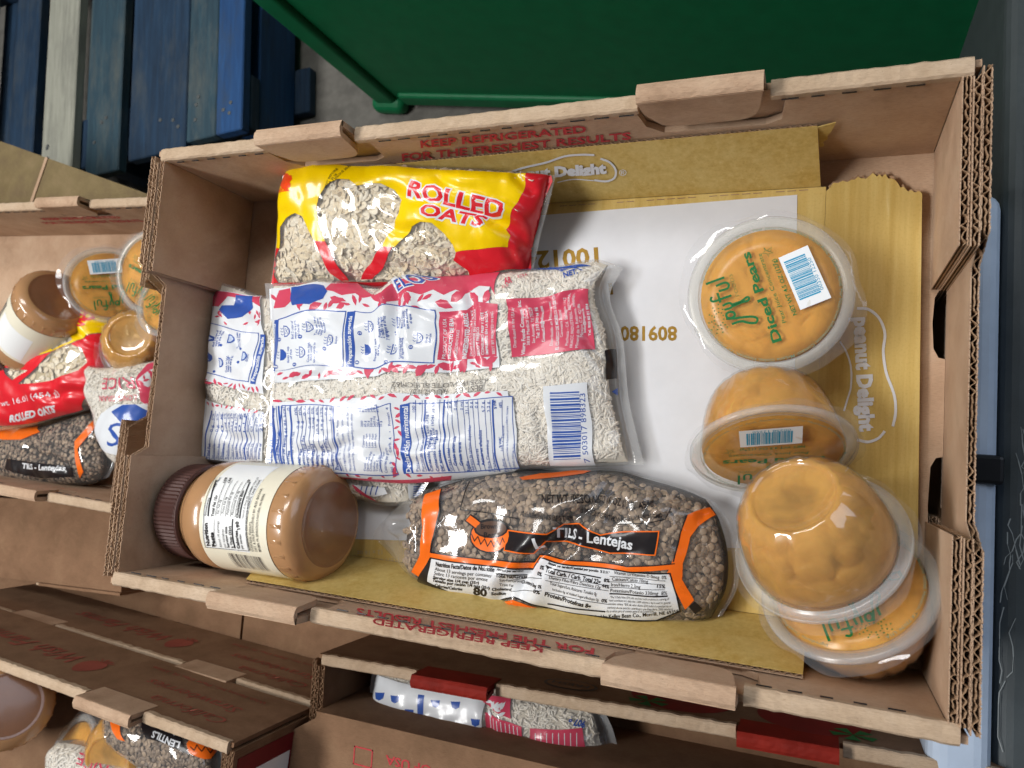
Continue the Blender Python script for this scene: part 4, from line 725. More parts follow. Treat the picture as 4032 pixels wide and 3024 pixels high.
('T','blue',4,'add the rice.',((.1169,.6475),(.1159,.7383),(.1056,.7366),(.1061,.6457)),.02,0),
('T','blue',4,'Turn the heat',((.1906,.6685),(.1868,.7603),(.1782,.7585),(.1818,.667)),.02,0),
('T','blue',4,'down to low',((.2005,.6715),(.1971,.7593),(.1886,.7582),(.1918,.6706)),.02,0),
('T','blue',4,'Cook on high',((.1626,.523),(.1683,.6163),(.1589,.6145),(.1527,.5211)),.02,0),
('T','blue',4,'heat until',((.1733,.5314),(.1778,.6114),(.1685,.6098),(.1637,.5298)),.02,0),
('T','blue',4,'water starts to',((.1845,.5311),(.1872,.6235),(.1781,.622),(.1751,.5296)),.02,0),
('T','blue',4,'Enjoy',((.2499,.6063),(.249,.6496),(.2408,.6497),(.2416,.6063)),.02,0),
('P','blue',2,(((.0518,.0087),(.0922,.2902),(.0838,.2887),(.0438,.0076)),)),
('T','blue',2,'Total Fat',((.0723,.0177),(.0952,.1083),(.0799,.1057),(.0575,.0155)),.02,0),
('T','blue',2,'0 g   0%',((.1022,.174),(.1071,.2774),(.0924,.2747),(.0871,.1713)),0,0),
('P','blue',2,(((.0777,.0145),(.1168,.2935),(.1141,.293),(.0748,.0141)),)),
('T','blue',2,'Saturated fat',((.0995,.0237),(.1216,.1147),(.1078,.1123),(.0856,.0216)),0,0),
('T','blue',2,'0 g   0%',((.1281,.1808),(.1323,.2846),(.1191,.2817),(.1145,.1782)),0,0),
('P','blue',2,(((.1047,.0204),(.1414,.2977),(.1389,.2971),(.102,.0201)),)),
('T','blue',2,'Trans fat',((.1256,.0296),(.1464,.1213),(.1334,.1188),(.1122,.0276)),0,0),
('T','blue',2,'0 g',((.1523,.1878),(.1557,.2922),(.1433,.2892),(.1395,.1851)),0,0),
('P','blue',2,(((.1307,.0263),(.1644,.3019),(.162,.3013),(.128,.0259)),)),
('T','blue',2,'Cholesterol',((.1508,.0356),(.17,.1278),(.1576,.1254),(.1378,.0335)),.02,0),
('T','blue',2,'0 mg  0%',((.1752,.1946),(.1778,.2995),(.166,.2967),(.163,.1921)),0,0),
('P','blue',2,(((.1559,.0323),(.1863,.3055),(.184,.305),(.1533,.0319)),)),
('T','blue',2,'Sodium',((.1752,.0416),(.1927,.134),(.1807,.1318),(.1626,.0395)),0,0),
('T','blue',2,'0 mg  0%',((.197,.2009),(.1988,.3057),(.1876,.3036),(.1854,.1987)),0,0),
('P','blue',2,(((.1803,.0383),(.2072,.3077),(.2051,.3074),(.1778,.0379)),)),
('T','blue',2,'Total Carb.',((.1989,.0475),(.2144,.1396),(.2029,.1378),(.1866,.0455)),0,0),
('T','blue',2,'10.5 g  6%',((.218,.2061),(.2191,.3105),(.2083,.3092),(.2069,.2045)),0,0),
('P','blue',2,(((.204,.0442),(.2275,.3088),(.2253,.3086),(.2016,.0439)),)),
('T','blue',2,'Dietary Fiber',((.2219,.0532),(.2356,.1447),(.2244,.143),(.21,.0513)),.02,0),
('T','blue',2,'2.8 g 12%',((.2384,.211),(.2387,.3149),(.2282,.3136),(.2276,.2094)),0,0),
('P','blue',2,(((.227,.05),(.2472,.3099),(.2451,.3096),(.2246,.0496)),)),
('T','blue',2,'Sugars',((.2444,.0589),(.2562,.1499),(.2452,.1482),(.2326,.057)),0,0),
('T','blue',2,'0 g',((.2584,.2159),(.2579,.3193),(.2476,.318),(.2477,.2143)),0,0),
('P','blue',2,(((.2494,.0557),(.2666,.3109),(.2645,.3107),(.2471,.0554)),)),
('T','blue',2,'Protein',((.2663,.0647),(.2765,.1552),(.2657,.1534),(.2548,.0627)),0,0),
('T','blue',2,'1.1 g',((.2779,.2208),(.2767,.3237),(.2666,.3224),(.2675,.2192)),0,0),
('P','blue',2,(((.2733,.0618),(.2873,.3122),(.2819,.3116),(.2672,.0609)),)),
('T','blue',2,'Vitamin C 1%',((.2878,.0706),(.2963,.1605),(.2857,.1587),(.2765,.0685)),.02,0),
('T','blue',2,'Phosphorus 5%',((.2971,.2257),(.2952,.3281),(.2853,.3268),(.2869,.2241)),0,0),
('P','blue',2,(((.293,.0675),(.3044,.3131),(.3024,.3129),(.2907,.0671)),)),
('T','blue',2,'Thiamin 7%',((.309,.0765),(.3159,.1658),(.3054,.164),(.2978,.0744)),0,0),
('T','blue',2,'Calcium',((.316,.2307),(.3135,.3325),(.3037,.3312),(.3059,.2291)),0,0),
('P','blue',2,(((.3141,.0735),(.3229,.3143),(.321,.3141),(.3119,.0731)),)),
('T','blue',2,'Not a significant',((.3297,.0827),(.3351,.1713),(.3248,.1694),(.3188,.0805)),0,0),
('T','blue',2,'and Iron.',((.3347,.2357),(.3314,.337),(.3218,.3356),(.3247,.2341)),0,0),
('P','blue',2,(((.3349,.0797),(.3413,.3156),(.3393,.3154),(.3327,.0793)),)),
('T','blue',2,'source of',((.3501,.0889),(.3541,.1768),(.3439,.1749),(.3393,.0866)),.02,0),
('T','blue',2,'2500',((.3531,.2408),(.3492,.3415),(.3396,.3401),(.3432,.2391)),0,0),
('P','white',1,(((.7566,.085),(.8657,.097),(.8832,.0667),(.8408,.0426),(.7851,.0526)),)),
('P','magenta',2,(((.7534,.0856),(.7694,.0808),(.829,.0398),(.8541,.0205),(.8235,.0301),(.7724,.057)),)),
('P','blue',2,(((.7939,.0424),(.7942,.0878),(.7907,.0877),(.7903,.0422)),)),
('P','blue',2,(((.8119,.0474),(.8112,.0924),(.8077,.0924),(.8083,.0473)),)),
('P','blue',2,(((.8295,.052),(.8278,.0967),(.8244,.0967),(.826,.052)),)),
('P','blue',2,(((.8467,.0559),(.8442,.1004),(.8408,.1006),(.8432,.056)),)),
('P','white',1,(((.9373,.1124),(.996,.1032),(.996,.0287),(.9666,.0222)),)),
('P','blue',2,(((.9606,.0925),(.996,.0885),(.9952,.0948),(.9589,.0988)),)),
('P','blue',2,(((.9637,.0801),(.996,.0759),(.996,.0822),(.962,.0863)),)),
('P','blue',2,(((.9667,.0676),(.996,.0632),(.996,.0696),(.9651,.0739)),)),
('P','blue',2,(((.9697,.055),(.996,.0505),(.996,.0569),(.9681,.0613)),)),
('P','blue',2,(((.9725,.0424),(.996,.0377),(.996,.0441),(.971,.0487)),)),
('P','blue',2,(((.9748,.0298),(.996,.0249),(.996,.0314),(.9737,.0361)),)),
],
'oats_main':[
('P','yellow',1,(((.004,.3519),(.004,.7876),(.004,.9723),(.0865,.9916),(.3041,.941),(.5136,.9326),(.7565,.9222),(.9199,.9664),(.9326,.7825),(.9246,.5614),(.9108,.4323),(.9291,.3752),(.9323,.2646),(.7716,.2331),(.7597,.2944),(.7276,.3874),(.6847,.4688),(.6456,.4799),(.6135,.4509),(.5977,.3873),(.5557,.2985),(.5476,.2989),(.5059,.3044),(.5354,.4311),(.5542,.5579),(.5502,.6643),(.5137,.7496),(.4687,.786),(.4233,.7836),(.3854,.7595),(.3472,.8072),(.3042,.8106),(.2576,.76),(.2355,.6862),(.2379,.5935),(.2571,.4708),(.2917,.3423),(.2527,.3424),(.2089,.4615),(.1804,.5343),(.1469,.5609),(.0988,.5367),(.0674,.4736),(.0677,.4094),(.0694,.3085)),)),
('P','red',1,(((.2527,.3414),(.2918,.3413),(.3336,.1978),(.3693,.0917),(.373,.0661),(.3428,.0646),(.3118,.1108),(.2847,.2276)),)),
('P','red',1,(((.5059,.3034),(.5476,.2978),(.5277,.2035),(.4924,.1069),(.4668,.0708),(.4196,.0724),(.4481,.1374)),)),
('P','red',1,(((.7721,.2319),(.9327,.2635),(.9294,.3753),(.9112,.4324),(.925,.5616),(.9329,.7827),(.9202,.9666),(.9873,.996),(.996,.9468),(.9815,.7628),(.9859,.4837),(.9793,.2964),(.9941,.0863),(.8125,.0384),(.809,.0842),(.7628,.1721)),)),
('P','red',1,(((.004,.3496),(.0694,.3074),(.004,.1818),(.0624,.0472),(.004,.0431),(.004,.1812)),)),
('P','red',1,(((.0625,.0443),(.3421,.0611),(.468,.0511),(.6203,.0441),(.7662,.0415),(.8121,.0366),(.7884,.004),(.004,.0286)),)),
('T','white',2,'ROLLED',((.5649,.6995),(.9068,.5204),(.9062,.6553),(.5615,.8226)),.085,.1),
('T','red',3,'ROLLED',((.5703,.7042),(.9023,.529),(.9018,.6539),(.5673,.8185)),.03,.1),
('T','white',2,'OATS',((.6318,.5366),(.8543,.4316),(.8534,.5396),(.6317,.6347)),.085,.1),
('T','red',3,'OATS',((.6373,.5408),(.8495,.4397),(.8488,.5381),(.6372,.6305)),.03,.1),
('T','black',2,'BEST BEFORE',((.2639,.7408),(.2808,.8997),(.271,.9098),(.2558,.7491)),.01,0),
('T','black',2,'APR 20 26',((.277,.7452),(.2915,.8505),(.2827,.8596),(.269,.7535)),.01,0),
('T','black',2,'LOT 20515US 20:45',((.2916,.7498),(.3162,.9373),(.3044,.9513),(.2839,.7595)),.01,0),
('P','orange_red',2,(((.0065,.9464),(.0723,.8846),(.0942,.8455),(.0867,.8002),(.0081,.8896),(.004,.9187)),)),
('P','orange_red',2,(((.0978,.8588),(.1144,.8184),(.1117,.7938),(.0777,.8034),(.0693,.8462),(.0768,.8652)),)),
('P','orange_red',2,(((.004,.8852),(.0053,.9023),(.0687,.8418),(.0916,.7855),(.0603,.7945),(.004,.8581)),)),
('P','orange_red',2,(((.0898,.8227),(.1153,.7836),(.1198,.7511),(.0905,.7364),(.0162,.8425),(.0698,.8163)),)),
('P','orange_red',2,(((.004,.9494),(.0111,.9515),(.0185,.9418),(.0189,.916),(.0076,.9219),(.004,.9335)),)),
('T','orange_red',2,'avita',((.004,.7386),(.1216,.7216),(.1003,.7652),(.004,.7773)),.03,.2),
],
'lentil_main':[
('P','orange',1,(((.2345,.9178),(.2819,.931),(.2973,.7485),(.2779,.4921),(.2709,.3576),(.247,.1104),(.2082,.1569),(.2391,.3559),(.2503,.6114)),)),
('P','orange',1,(((.9081,.7948),(.9725,.9124),(.9755,.848),(.9252,.7229),(.9036,.647),(.8904,.5345),(.8831,.4796),(.882,.3835),(.9124,.2379),(.8983,.1778),(.8769,.2734),(.8516,.4231),(.8675,.5306),(.8847,.6744)),)),
('P','black',2,(((.2797,.9328),(.2954,.7498),(.2761,.4929),(.2701,.3955),(.2737,.3949),(.2796,.4912),(.2992,.7472),(.2841,.9292)),)),
('P','black',2,(((.9062,.7952),(.8835,.6751),(.8663,.5311),(.8625,.488),(.865,.4871),(.8688,.53),(.8859,.6737),(.9085,.7935)),)),
('P','orange',1,(((.2719,.3952),(.4299,.3784),(.5412,.407),(.5559,.4606),(.6461,.4481),(.7651,.4315),(.8666,.4775),(.8645,.4459),(.7653,.402),(.6463,.4199),(.5625,.4386),(.5415,.3673),(.4301,.3406),(.2709,.3472)),)),
('P','black',2,(((.2717,.3907),(.4298,.3748),(.5418,.4039),(.5565,.4574),(.646,.4451),(.7651,.4285),(.8666,.4744),(.8666,.4807),(.7651,.4344),(.6463,.4511),(.5554,.4638),(.5405,.41),(.43,.3819),(.2721,.3997)),)),
('P','white',1,(((.2709,.3472),(.4301,.3382),(.5372,.3567),(.556,.4395),(.6463,.4199),(.7653,.402),(.8571,.4188),(.8705,.2966),(.8874,.1724),(.839,.1044),(.776,.1074),(.6093,.1251),(.4982,.1596),(.438,.0774),(.3531,.0636),(.2505,.1077)),)),
('P','black',2,(((.2691,.3531),(.4303,.343),(.5363,.3609),(.5552,.4438),(.6465,.424),(.7654,.406),(.8583,.423),(.8719,.2976),(.8896,.1683),(.8396,.0988),(.7761,.1023),(.6089,.1199),(.498,.1542),(.4373,.0707),(.3511,.0551),(.2047,.004)),((.2727,.3413),(.4299,.3334),(.5382,.3525),(.5569,.4351),(.646,.4159),(.7652,.3981),(.856,.4146),(.8691,.2955),(.8853,.1763),(.8384,.1099),(.7759,.1125),(.6097,.1303),(.4983,.1649),(.4386,.084),(.3549,.0715),(.2541,.1171)))),
('P','orange',1,(((.4382,.059),(.4978,.1399),(.6093,.1096),(.7155,.0742),(.7764,.0984),(.8396,.0947),(.8015,.0628),(.7151,.0485),(.6089,.0895),(.4968,.1085)),)),
('P','orange_dark',1,(((.5051,.9394),(.5569,.9748),(.6369,.9909),(.6893,.9811),(.6732,.9655),(.584,.9468),(.5159,.9239)),)),
('P','black',2,(((.477,.5858),(.5801,.5947),(.615,.6561),(.6567,.6562),(.7081,.5973),(.839,.6632),(.8264,.5194),(.7263,.4955),(.6464,.5393),(.5754,.5514),(.5451,.4673),(.4725,.455)),)),
('P','orange',3,(((.4756,.5897),(.5797,.5985),(.6146,.6597),(.6571,.6597),(.7084,.6009),(.8408,.6678),(.8275,.516),(.7261,.492),(.6461,.5358),(.5759,.5476),(.5457,.4636),(.4709,.4509)),((.4784,.5819),(.5804,.591),(.6154,.6525),(.6563,.6526),(.7077,.5938),(.8373,.6586),(.8254,.5228),(.7265,.4989),(.6467,.5428),(.5749,.5552),(.5446,.471),(.4742,.4592)))),
('T','white',3,'L',((.5516,.4995),(.5718,.5165),(.567,.5755),(.5466,.5588)),.03,.05),
('T','white',3,'TILS - Lentejas',((.5893,.5774),(.7765,.5295),(.7813,.5889),(.5939,.6382)),.025,.05),
('P','black',2,(((.4881,.5532),(.4848,.5138),(.4757,.4771),(.4618,.4474),(.4444,.4286),(.4258,.4236),(.408,.4339),(.3933,.4584),(.3835,.4942),(.38,.5364),(.3832,.5789),(.3928,.6157),(.4074,.6422),(.4252,.656),(.4442,.6566),(.4618,.6446),(.476,.6219),(.4851,.5905)),)),
('P','orange',3,(((.4845,.552),(.4815,.5158),(.473,.4819),(.4599,.4546),(.4438,.4375),(.4263,.433),(.4098,.4425),(.3961,.465),(.387,.4978),(.3838,.5365),(.3868,.5755),(.3957,.6093),(.4093,.6338),(.4259,.6467),(.4435,.6474),(.46,.6364),(.4732,.6155),(.4817,.5865)),)),
('P','black',4,(((.4811,.5959),(.4777,.5717),(.468,.5494),(.4536,.5327),(.4365,.5246),(.4193,.527),(.4046,.5398),(.3947,.5606),(.3912,.5859),(.3946,.6112),(.4045,.6321),(.4192,.6458),(.4366,.651),(.4538,.6474),(.4683,.6361),(.4779,.6183)),)),
('P','lentil_print',5,(((.4766,.5947),(.4735,.5745),(.4648,.5558),(.4519,.5419),(.4365,.5352),(.4211,.5371),(.4079,.5477),(.399,.5649),(.3958,.5859),(.3989,.6068),(.4078,.6243),(.421,.6359),(.4366,.6404),(.4521,.6377),(.4651,.6283),(.4737,.6134)),)),
('P','black',2,(((.4095,.6348),(.3831,.6947),(.3669,.6454),(.3932,.5853)),)),
('P','orange',4,(((.4071,.6276),(.3822,.6836),(.3709,.6488),(.3957,.5926)),)),
('P','black',4,(((.3841,.5502),(.393,.4964),(.4012,.5272),(.4088,.4736),(.418,.511),(.4265,.4623),(.4347,.5018),(.4431,.4628),(.4513,.5058),(.4596,.479),(.4666,.5254),(.4714,.5039),(.4734,.5071),(.4664,.5389),(.459,.4905),(.4509,.5167),(.443,.4754),(.4347,.5141),(.4267,.4756),(.4184,.5235),(.4094,.4869),(.4018,.5402),(.3935,.5088),(.3862,.5527)),)),
('T','black',6,"Brown's",((.4084,.586),(.4603,.5912),(.4604,.6254),(.4084,.6221)),.02,0),
('T','black',6,'Best',((.4163,.5265),(.4484,.5315),(.4484,.5662),(.4163,.5624)),.02,0),
('P','black',1,(((.3653,.9422),(.3581,.797),(.3529,.7263),(.4749,.6699),(.5153,.6654),(.5157,.672),(.4753,.6767),(.3565,.7317),(.3611,.7936),(.3689,.9376)),)),
('P','black',1,(((.878,.8347),(.8576,.7473),(.8101,.699),(.7458,.6619),(.7457,.6569),(.8101,.6938),(.8586,.743),(.8795,.8328)),)),
('T','black',2,'NET WT /PESO',((.5712,.7835),(.6867,.7809),(.688,.8313),(.571,.8368)),.02,0),
('T','black',2,'NETO 16 OZ (1 LB)',((.6888,.7808),(.7901,.7679),(.7949,.8145),(.6925,.8243)),.02,0),
('T','black',2,'454g',((.8024,.775),(.8391,.8264),(.8377,.8667),(.7995,.8116)),.02,0),
('T','black',2,"ALL BROWN'S BEST PR",((.5156,.6908),(.6385,.6769),(.6403,.7055),(.517,.7219)),.02,0),
('T','black',2,'IS PROUDLY GROWN',((.6562,.7246),(.7462,.6724),(.7503,.7027),(.66,.7544)),.02,0),
('T','black',2,'IN THE U.S.A - NON-GMO',((.7481,.67),(.8539,.7572),(.8544,.7855),(.7476,.6955)),.02,0),
('T','black',3,'Nutrition Facts/Datos de Nutrición',((.2859,.2884),(.4507,.3084),(.4517,.3368),(.2875,.3244)),.03,0),
('T','black',3,'About 13 servings per container',((.2813,.2461),(.4461,.268),(.4472,.2924),(.2833,.2776)),0,0),
('T','black',3,'Sobre 13 raciones por envase',((.2784,.2063),(.4345,.2376),(.4357,.2629),(.2808,.2393)),0,0),
('T','black',3,'Serving size 1/4 cup (35g)',((.2745,.1703),(.407,.2012),(.4083,.2227),(.277,.1985)),.03,0),
('T','black',3,'Tamaño por ración 1/4 taza (35g)',((.2712,.14),(.4385,.1834),(.4398,.2046),(.2745,.1701)),.03,0),
('T','black',3,'Calories/Calorías',((.2752,.0971),(.3558,.1232),(.3586,.147),(.2801,.1286)),.03,0),
('T','black',3,'80',((.3837,.1056),(.4278,.1184),(.4322,.1781),(.3895,.1692)),.04,0),
('T','black',3,'Amount per serving',((.4575,.3207),(.5156,.3352),(.516,.3509),(.458,.3372)),.03,0),
('T','black',3,'Total Fat/Grasa',((.4553,.2796),(.5225,.294),(.5233,.3156),(.4563,.3024)),.03,0),
('T','black',3,'Sat. Fat/Grasa',((.4621,.2517),(.5116,.2628),(.5125,.2828),(.4631,.2725)),0,0),
('T','black',3,'Trans Fat',((.4597,.2159),(.4939,.2251),(.4947,.2459),(.4607,.2373)),0,0),
('T','black',3,'Cholesterol',((.443,.1755),(.4893,.1941),(.49,.2154),(.444,.1981)),.03,0),
('T','black',3,'Sodium',((.4397,.14),(.4751,.1541),(.4762,.1767),(.4412,.1637)),.03,0),
('T','black',3,'0%',((.5621,.3759),(.5758,.3777),(.5764,.3989),(.5627,.3973)),.03,0),
('T','black',3,'0%',((.5569,.3384),(.5719,.339),(.5729,.3606),(.5579,.3601)),.03,0),
('T','black',3,'Cholesterol 0mg  0%',((.5094,.2546),(.5707,.2638),(.5716,.2864),(.5106,.2782)),.02,0),
('T','black',3,'0%',((.5507,.2265),(.5669,.2254),(.5684,.2487),(.5523,.25)),.03,0),
('T','black',3,'Amount per serving/Cantidad por porción  % D.V.*',((.5839,.4149),(.7267,.3799),(.7274,.3936),(.5848,.4296)),.03,0),
('T','black',3,'Total Carb. / Carb. Total 22g',((.5809,.372),(.706,.3197),(.7077,.3435),(.5831,.3972)),.03,0),
('T','black',3,'8%',((.7136,.334),(.7266,.3321),(.7272,.3521),(.7142,.354)),.03,0),
('T','black',3,'Dietary Fiber/Fibra Dietética 12g',((.5898,.3344),(.7066,.292),(.7077,.3113),(.5913,.3546)),0,0),
('T','black',3,'44%',((.7091,.3028),(.7251,.2952),(.7265,.3153),(.7106,.3228)),.02,0),
('T','black',3,'Total Sugars/Los Azúcares Totales 0g',((.5895,.2966),(.6997,.2507),(.7009,.2696),(.591,.316)),0,0),
('T','black',3,'Includes 0g of Added Sugars/Incluye 0g',((.5951,.2598),(.7049,.2167),(.7057,.2329),(.5963,.2764)),0,0),
('T','black',3,'0%',((.7112,.2112),(.7241,.2092),(.7241,.2312),(.7113,.2331)),.02,0),
('T','black',3,'Protein/Proteínas 8g',((.577,.2184),(.6885,.1678),(.6901,.1949),(.5792,.2461)),.03,0),
('T','black',3,'Vitamin D/Vitamina D 0mcg  0%',((.7364,.3816),(.85,.3866),(.8505,.4073),(.7369,.4013)),0,0),
('T','black',3,'Calcium/Calcio 10mg',((.7319,.3441),(.8108,.35),(.811,.3705),(.7322,.364)),0,0),
('T','black',3,'Iron/Hierro 2.3mg',((.7299,.3104),(.7954,.3143),(.7955,.3349),(.7301,.3306)),0,0),
('T','black',3,'15%',((.8299,.3278),(.8474,.3263),(.8475,.3474),(.8301,.3487)),.02,0),
('T','black',3,'Potassium/Potasio 330mg  8%',((.7288,.275),(.8523,.2875),(.8519,.3094),(.7286,.2958)),0,0),
('T','black',3,'*The % Daily Value (DV) tells you how much a nutrient in a serving of',((.7293,.2367),(.8584,.2572),(.8578,.2721),(.7289,.2507)),0,0),
('T','black',3,'food contributes to a daily diet. 2,000 calories a day is used for general',((.7285,.2168),(.8622,.2337),(.8615,.2491),(.7281,.231)),0,0),
('T','black',3,'nutrition advice. *El% de valor diario (DV) indica la cantidad de un',((.7279,.1954),(.8664,.2093),(.8655,.2251),(.7274,.2099)),0,0),
('T','black',3,'nutriente en una porción contribuye a una dieta diaria. 2000 calorías al',((.7273,.1723),(.8703,.1875),(.8692,.204),(.7268,.1872)),0,0),
('T','black',3,'día se utiliza para el consejo general de la nutrición.',((.7268,.1486),(.8307,.169),(.8297,.1848),(.7262,.1639)),0,0),
('T','black',3,'Packed by Kelley Bean Co., Morrill, NE 69358',((.6883,.0939),(.8852,.1627),(.8824,.1896),(.6874,.1192)),.01,0),
('P','black',3,(((.4551,.2991),(.5222,.3124),(.5225,.3203),(.4555,.3075)),)),
('P','black',3,(((.5795,.3995),(.707,.3517),(.7075,.3586),(.5801,.4069)),)),
('P','black',3,(((.7268,.3666),(.8483,.3744),(.8483,.3775),(.7268,.3695)),)),
('P','black',3,(((.7273,.3347),(.8468,.3501),(.8468,.3532),(.7273,.3377)),)),
('P','black',3,(((.7273,.3012),(.8465,.316),(.8465,.3192),(.7273,.3043)),)),
('P','black',3,(((.7272,.26),(.8546,.2754),(.8543,.2843),(.7271,.2684)),)),
('P','black',3,(((.5801,.3564),(.7238,.3109),(.724,.3139),(.5803,.3596)),)),
('P','black',3,(((.5806,.3191),(.7246,.2801),(.7247,.2832),(.5808,.3223)),)),
('P','black',3,(((.5816,.2418),(.7277,.1971),(.7278,.2004),(.5818,.2453)),)),
('P','black',3,(((.5828,.1587),(.7238,.1469),(.7238,.1563),(.5831,.1687)),)),
('P','black',3,(((.4713,.2584),(.5721,.3267),(.572,.3299),(.4712,.2619)),)),
('P','black',3,(((.4893,.1897),(.5709,.2486),(.5708,.252),(.4893,.1934)),)),
('P','black',2,(((.9042,.1971),(.9149,.2289),(.9381,.1593),(.9266,.1231)),)),
],
'jar_main':[
('T','black',3,'Nutrition',((.0747,.0706),(.009,.0708),(.0111,.0673),(.0774,.0668)),.04,0),
('T','black',3,'Facts',((.0748,.0766),(.0326,.0769),(.0353,.0734),(.0781,.0728)),.04,0),
('T','black',3,'About 14 servings',((.075,.0833),(.0013,.0829),(.0026,.0808),(.0768,.081)),0,0),
('T','black',3,'per container',((.074,.0878),(.0203,.0881),(.0218,.0859),(.0759,.0854)),0,0),
('T','black',3,'Serving size',((.0733,.0915),(.0135,.0915),(.0149,.0894),(.0751,.0892)),.03,0),
('T','black',3,'2 Tbsp (32g)',((.073,.0959),(.0109,.0957),(.0122,.0935),(.0748,.0936)),.03,0),
('T','black',3,'Calories',((.0722,.1025),(.0205,.1026),(.0221,.1002),(.0743,.0998)),.04,0),
('T','black',3,'190',((.0168,.1053),(-.0041,.1029),(-.0016,.1002),(.0194,.1025)),.04,0),
('T','black',3,'per serving',((.0723,.1058),(.0297,.1059),(.031,.1043),(.0738,.104)),.03,0),
('T','black',3,'Amount/serving',((-.008,.0686),(-.059,.0679),(-.0595,.0662),(-.0085,.067)),.02,0),
('T','black',3,'% Daily Value',((-.0786,.0686),(-.1246,.0673),(-.1269,.0654),(-.0803,.0669)),.02,0),
('T','black',3,'Total Fat 15g',((-.0087,.0768),(-.0671,.0752),(-.0677,.0727),(-.0092,.0744)),.03,0),
('T','black',3,'10%',((-.1067,.0755),(-.1264,.074),(-.1292,.0715),(-.1092,.0731)),.03,0),
('T','black',3,'Sat Fat 3g',((-.0173,.0818),(-.0558,.0809),(-.0564,.0786),(-.0178,.0797)),0,0),
('T','black',3,'15%',((-.1079,.0803),(-.1256,.0791),(-.1286,.0766),(-.1106,.0779)),.03,0),
('T','black',3,'Trans Fat 0g',((-.0187,.0871),(-.0649,.086),(-.0656,.0837),(-.0193,.085)),0,0),
('T','black',3,'Polyunsat Fat 3g',((-.0185,.0921),(-.0803,.0898),(-.0811,.0875),(-.0191,.0899)),0,0),
('T','black',3,'Monounsat Fat 8g',((-.0183,.0972),(-.0851,.0958),(-.0862,.0936),(-.0192,.095)),0,0),
('T','black',3,'Cholesterol 0mg',((-.012,.1026),(-.0879,.1004),(-.0889,.0979),(-.0128,.1002)),.03,0),
('T','black',3,'0%',((-.1128,.0996),(-.1238,.0992),(-.127,.0967),(-.1158,.0972)),.03,0),
('T','black',3,'Vitamin D 0mcg 0% • Calcium 20mg 2%',((-.0112,.1082),(-.135,.1061),(-.137,.1039),(-.0124,.1065)),0,0),
('T','black',3,'INGREDIENTS: DRY ROASTED PEANUTS, CANE SUGAR,',((.0736,.1137),(-.1275,.11),(-.128,.108),(.0735,.1118)),.012,0),
('T','black',3,'CONTAINS: PEANUTS.',((.0753,.1163),(-.0077,.1163),(-.0068,.1145),(.0765,.1144)),.012,0),
('T','black',3,'DIST. & SOLD EXCLUSIVELY BY: ALDI, BATAVIA',((.0745,.1199),(-.0989,.1172),(-.0989,.1153),(.0748,.118)),.012,0),
('T','black',3,'MINIMAL OIL SEPARATION IS NATURAL. NO REFRIG',((.0737,.1237),(-.0833,.1223),(-.0832,.1205),(.0741,.1218)),.012,0),
('P','black',3,(((-.0086,.0715),(-.0606,.0696),(-.1153,.0652),(-.1161,.064),(-.061,.0685),(-.0087,.0704)),)),
('P','black',3,(((.0828,.0649),(.077,.1111),(.0756,.1113),(.0813,.0651)),)),
('P','black',3,(((.0058,.0665),(.0823,.0645),(.082,.065),(.0056,.067)),)),
('P','black',3,(((.0057,.067),(-.0596,.0648),(-.1272,.0621),(-.1278,.0616),(-.0599,.0643),(.0057,.0665)),)),
('P','black',3,(((.0761,.1114),(.0106,.1118),(-.029,.1111),(-.103,.1057),(-.1032,.1053),(-.0291,.1107),(.0107,.1114),(.0764,.1109)),)),
('P','black',3,(((-.0114,.1047),(-.0815,.1031),(-.1164,.101),(-.1173,.0999),(-.082,.1021),(-.0117,.1038)),)),
('P','black',3,(((-.0121,.0789),(-.0566,.0783),(-.1184,.076),(-.1187,.0756),(-.0568,.0779),(-.0122,.0785)),)),
('P','black',3,(((-.0134,.0842),(-.0578,.0833),(-.1198,.0816),(-.1202,.0812),(-.058,.083),(-.0135,.0839)),)),
('P','black',3,(((-.0133,.0894),(-.059,.0883),(-.1172,.0874),(-.1176,.087),(-.0592,.088),(-.0134,.089)),)),
('P','black',3,(((-.0133,.0946),(-.0603,.0936),(-.1147,.0931),(-.1151,.0927),(-.0605,.0933),(-.0133,.0942)),)),
('P','black',3,(((-.0131,.0995),(-.0615,.0986),(-.1158,.0974),(-.1162,.097),(-.0617,.0982),(-.0132,.0992)),)),
('P','black',3,(((.0737,.0776),(-.0019,.0784),(-.0017,.0781),(.0739,.0773)),)),
('P','black',3,(((.0729,.0977),(-.0085,.0976),(-.0081,.0967),(.0735,.0967)),)),
('P','grey',2,(((.092,.087),(.15,.087),(.15,.0874),(.092,.0874)),)),
('P','grey',2,(((.092,.0883),(.15,.0883),(.15,.089),(.092,.089)),)),
('P','grey',2,(((.092,.0903),(.15,.0903),(.15,.0914),(.092,.0914)),)),
('P','grey',2,(((.092,.092),(.15,.092),(.15,.0924),(.092,.0924)),)),
('P','grey',2,(((.092,.0933),(.15,.0933),(.15,.0937),(.092,.0937)),)),
('P','grey',2,(((.092,.095),(.15,.095),(.15,.0961),(.092,.0961)),)),
('P','grey',2,(((.092,.0967),(.15,.0967),(.15,.0971),(.092,.0971)),)),
('P','grey',2,(((.092,.0984),(.15,.0984),(.15,.0988),(.092,.0988)),)),
('P','grey',2,(((.092,.1001),(.15,.1001),(.15,.1008),(.092,.1008)),)),
('P','grey',2,(((.092,.1021),(.15,.1021),(.15,.1025),(.092,.1025)),)),
('P','grey',2,(((.092,.1038),(.15,.1038),(.15,.1049),(.092,.1049)),)),
('P','grey',2,(((.092,.1055),(.15,.1055),(.15,.1062),(.092,.1062)),)),
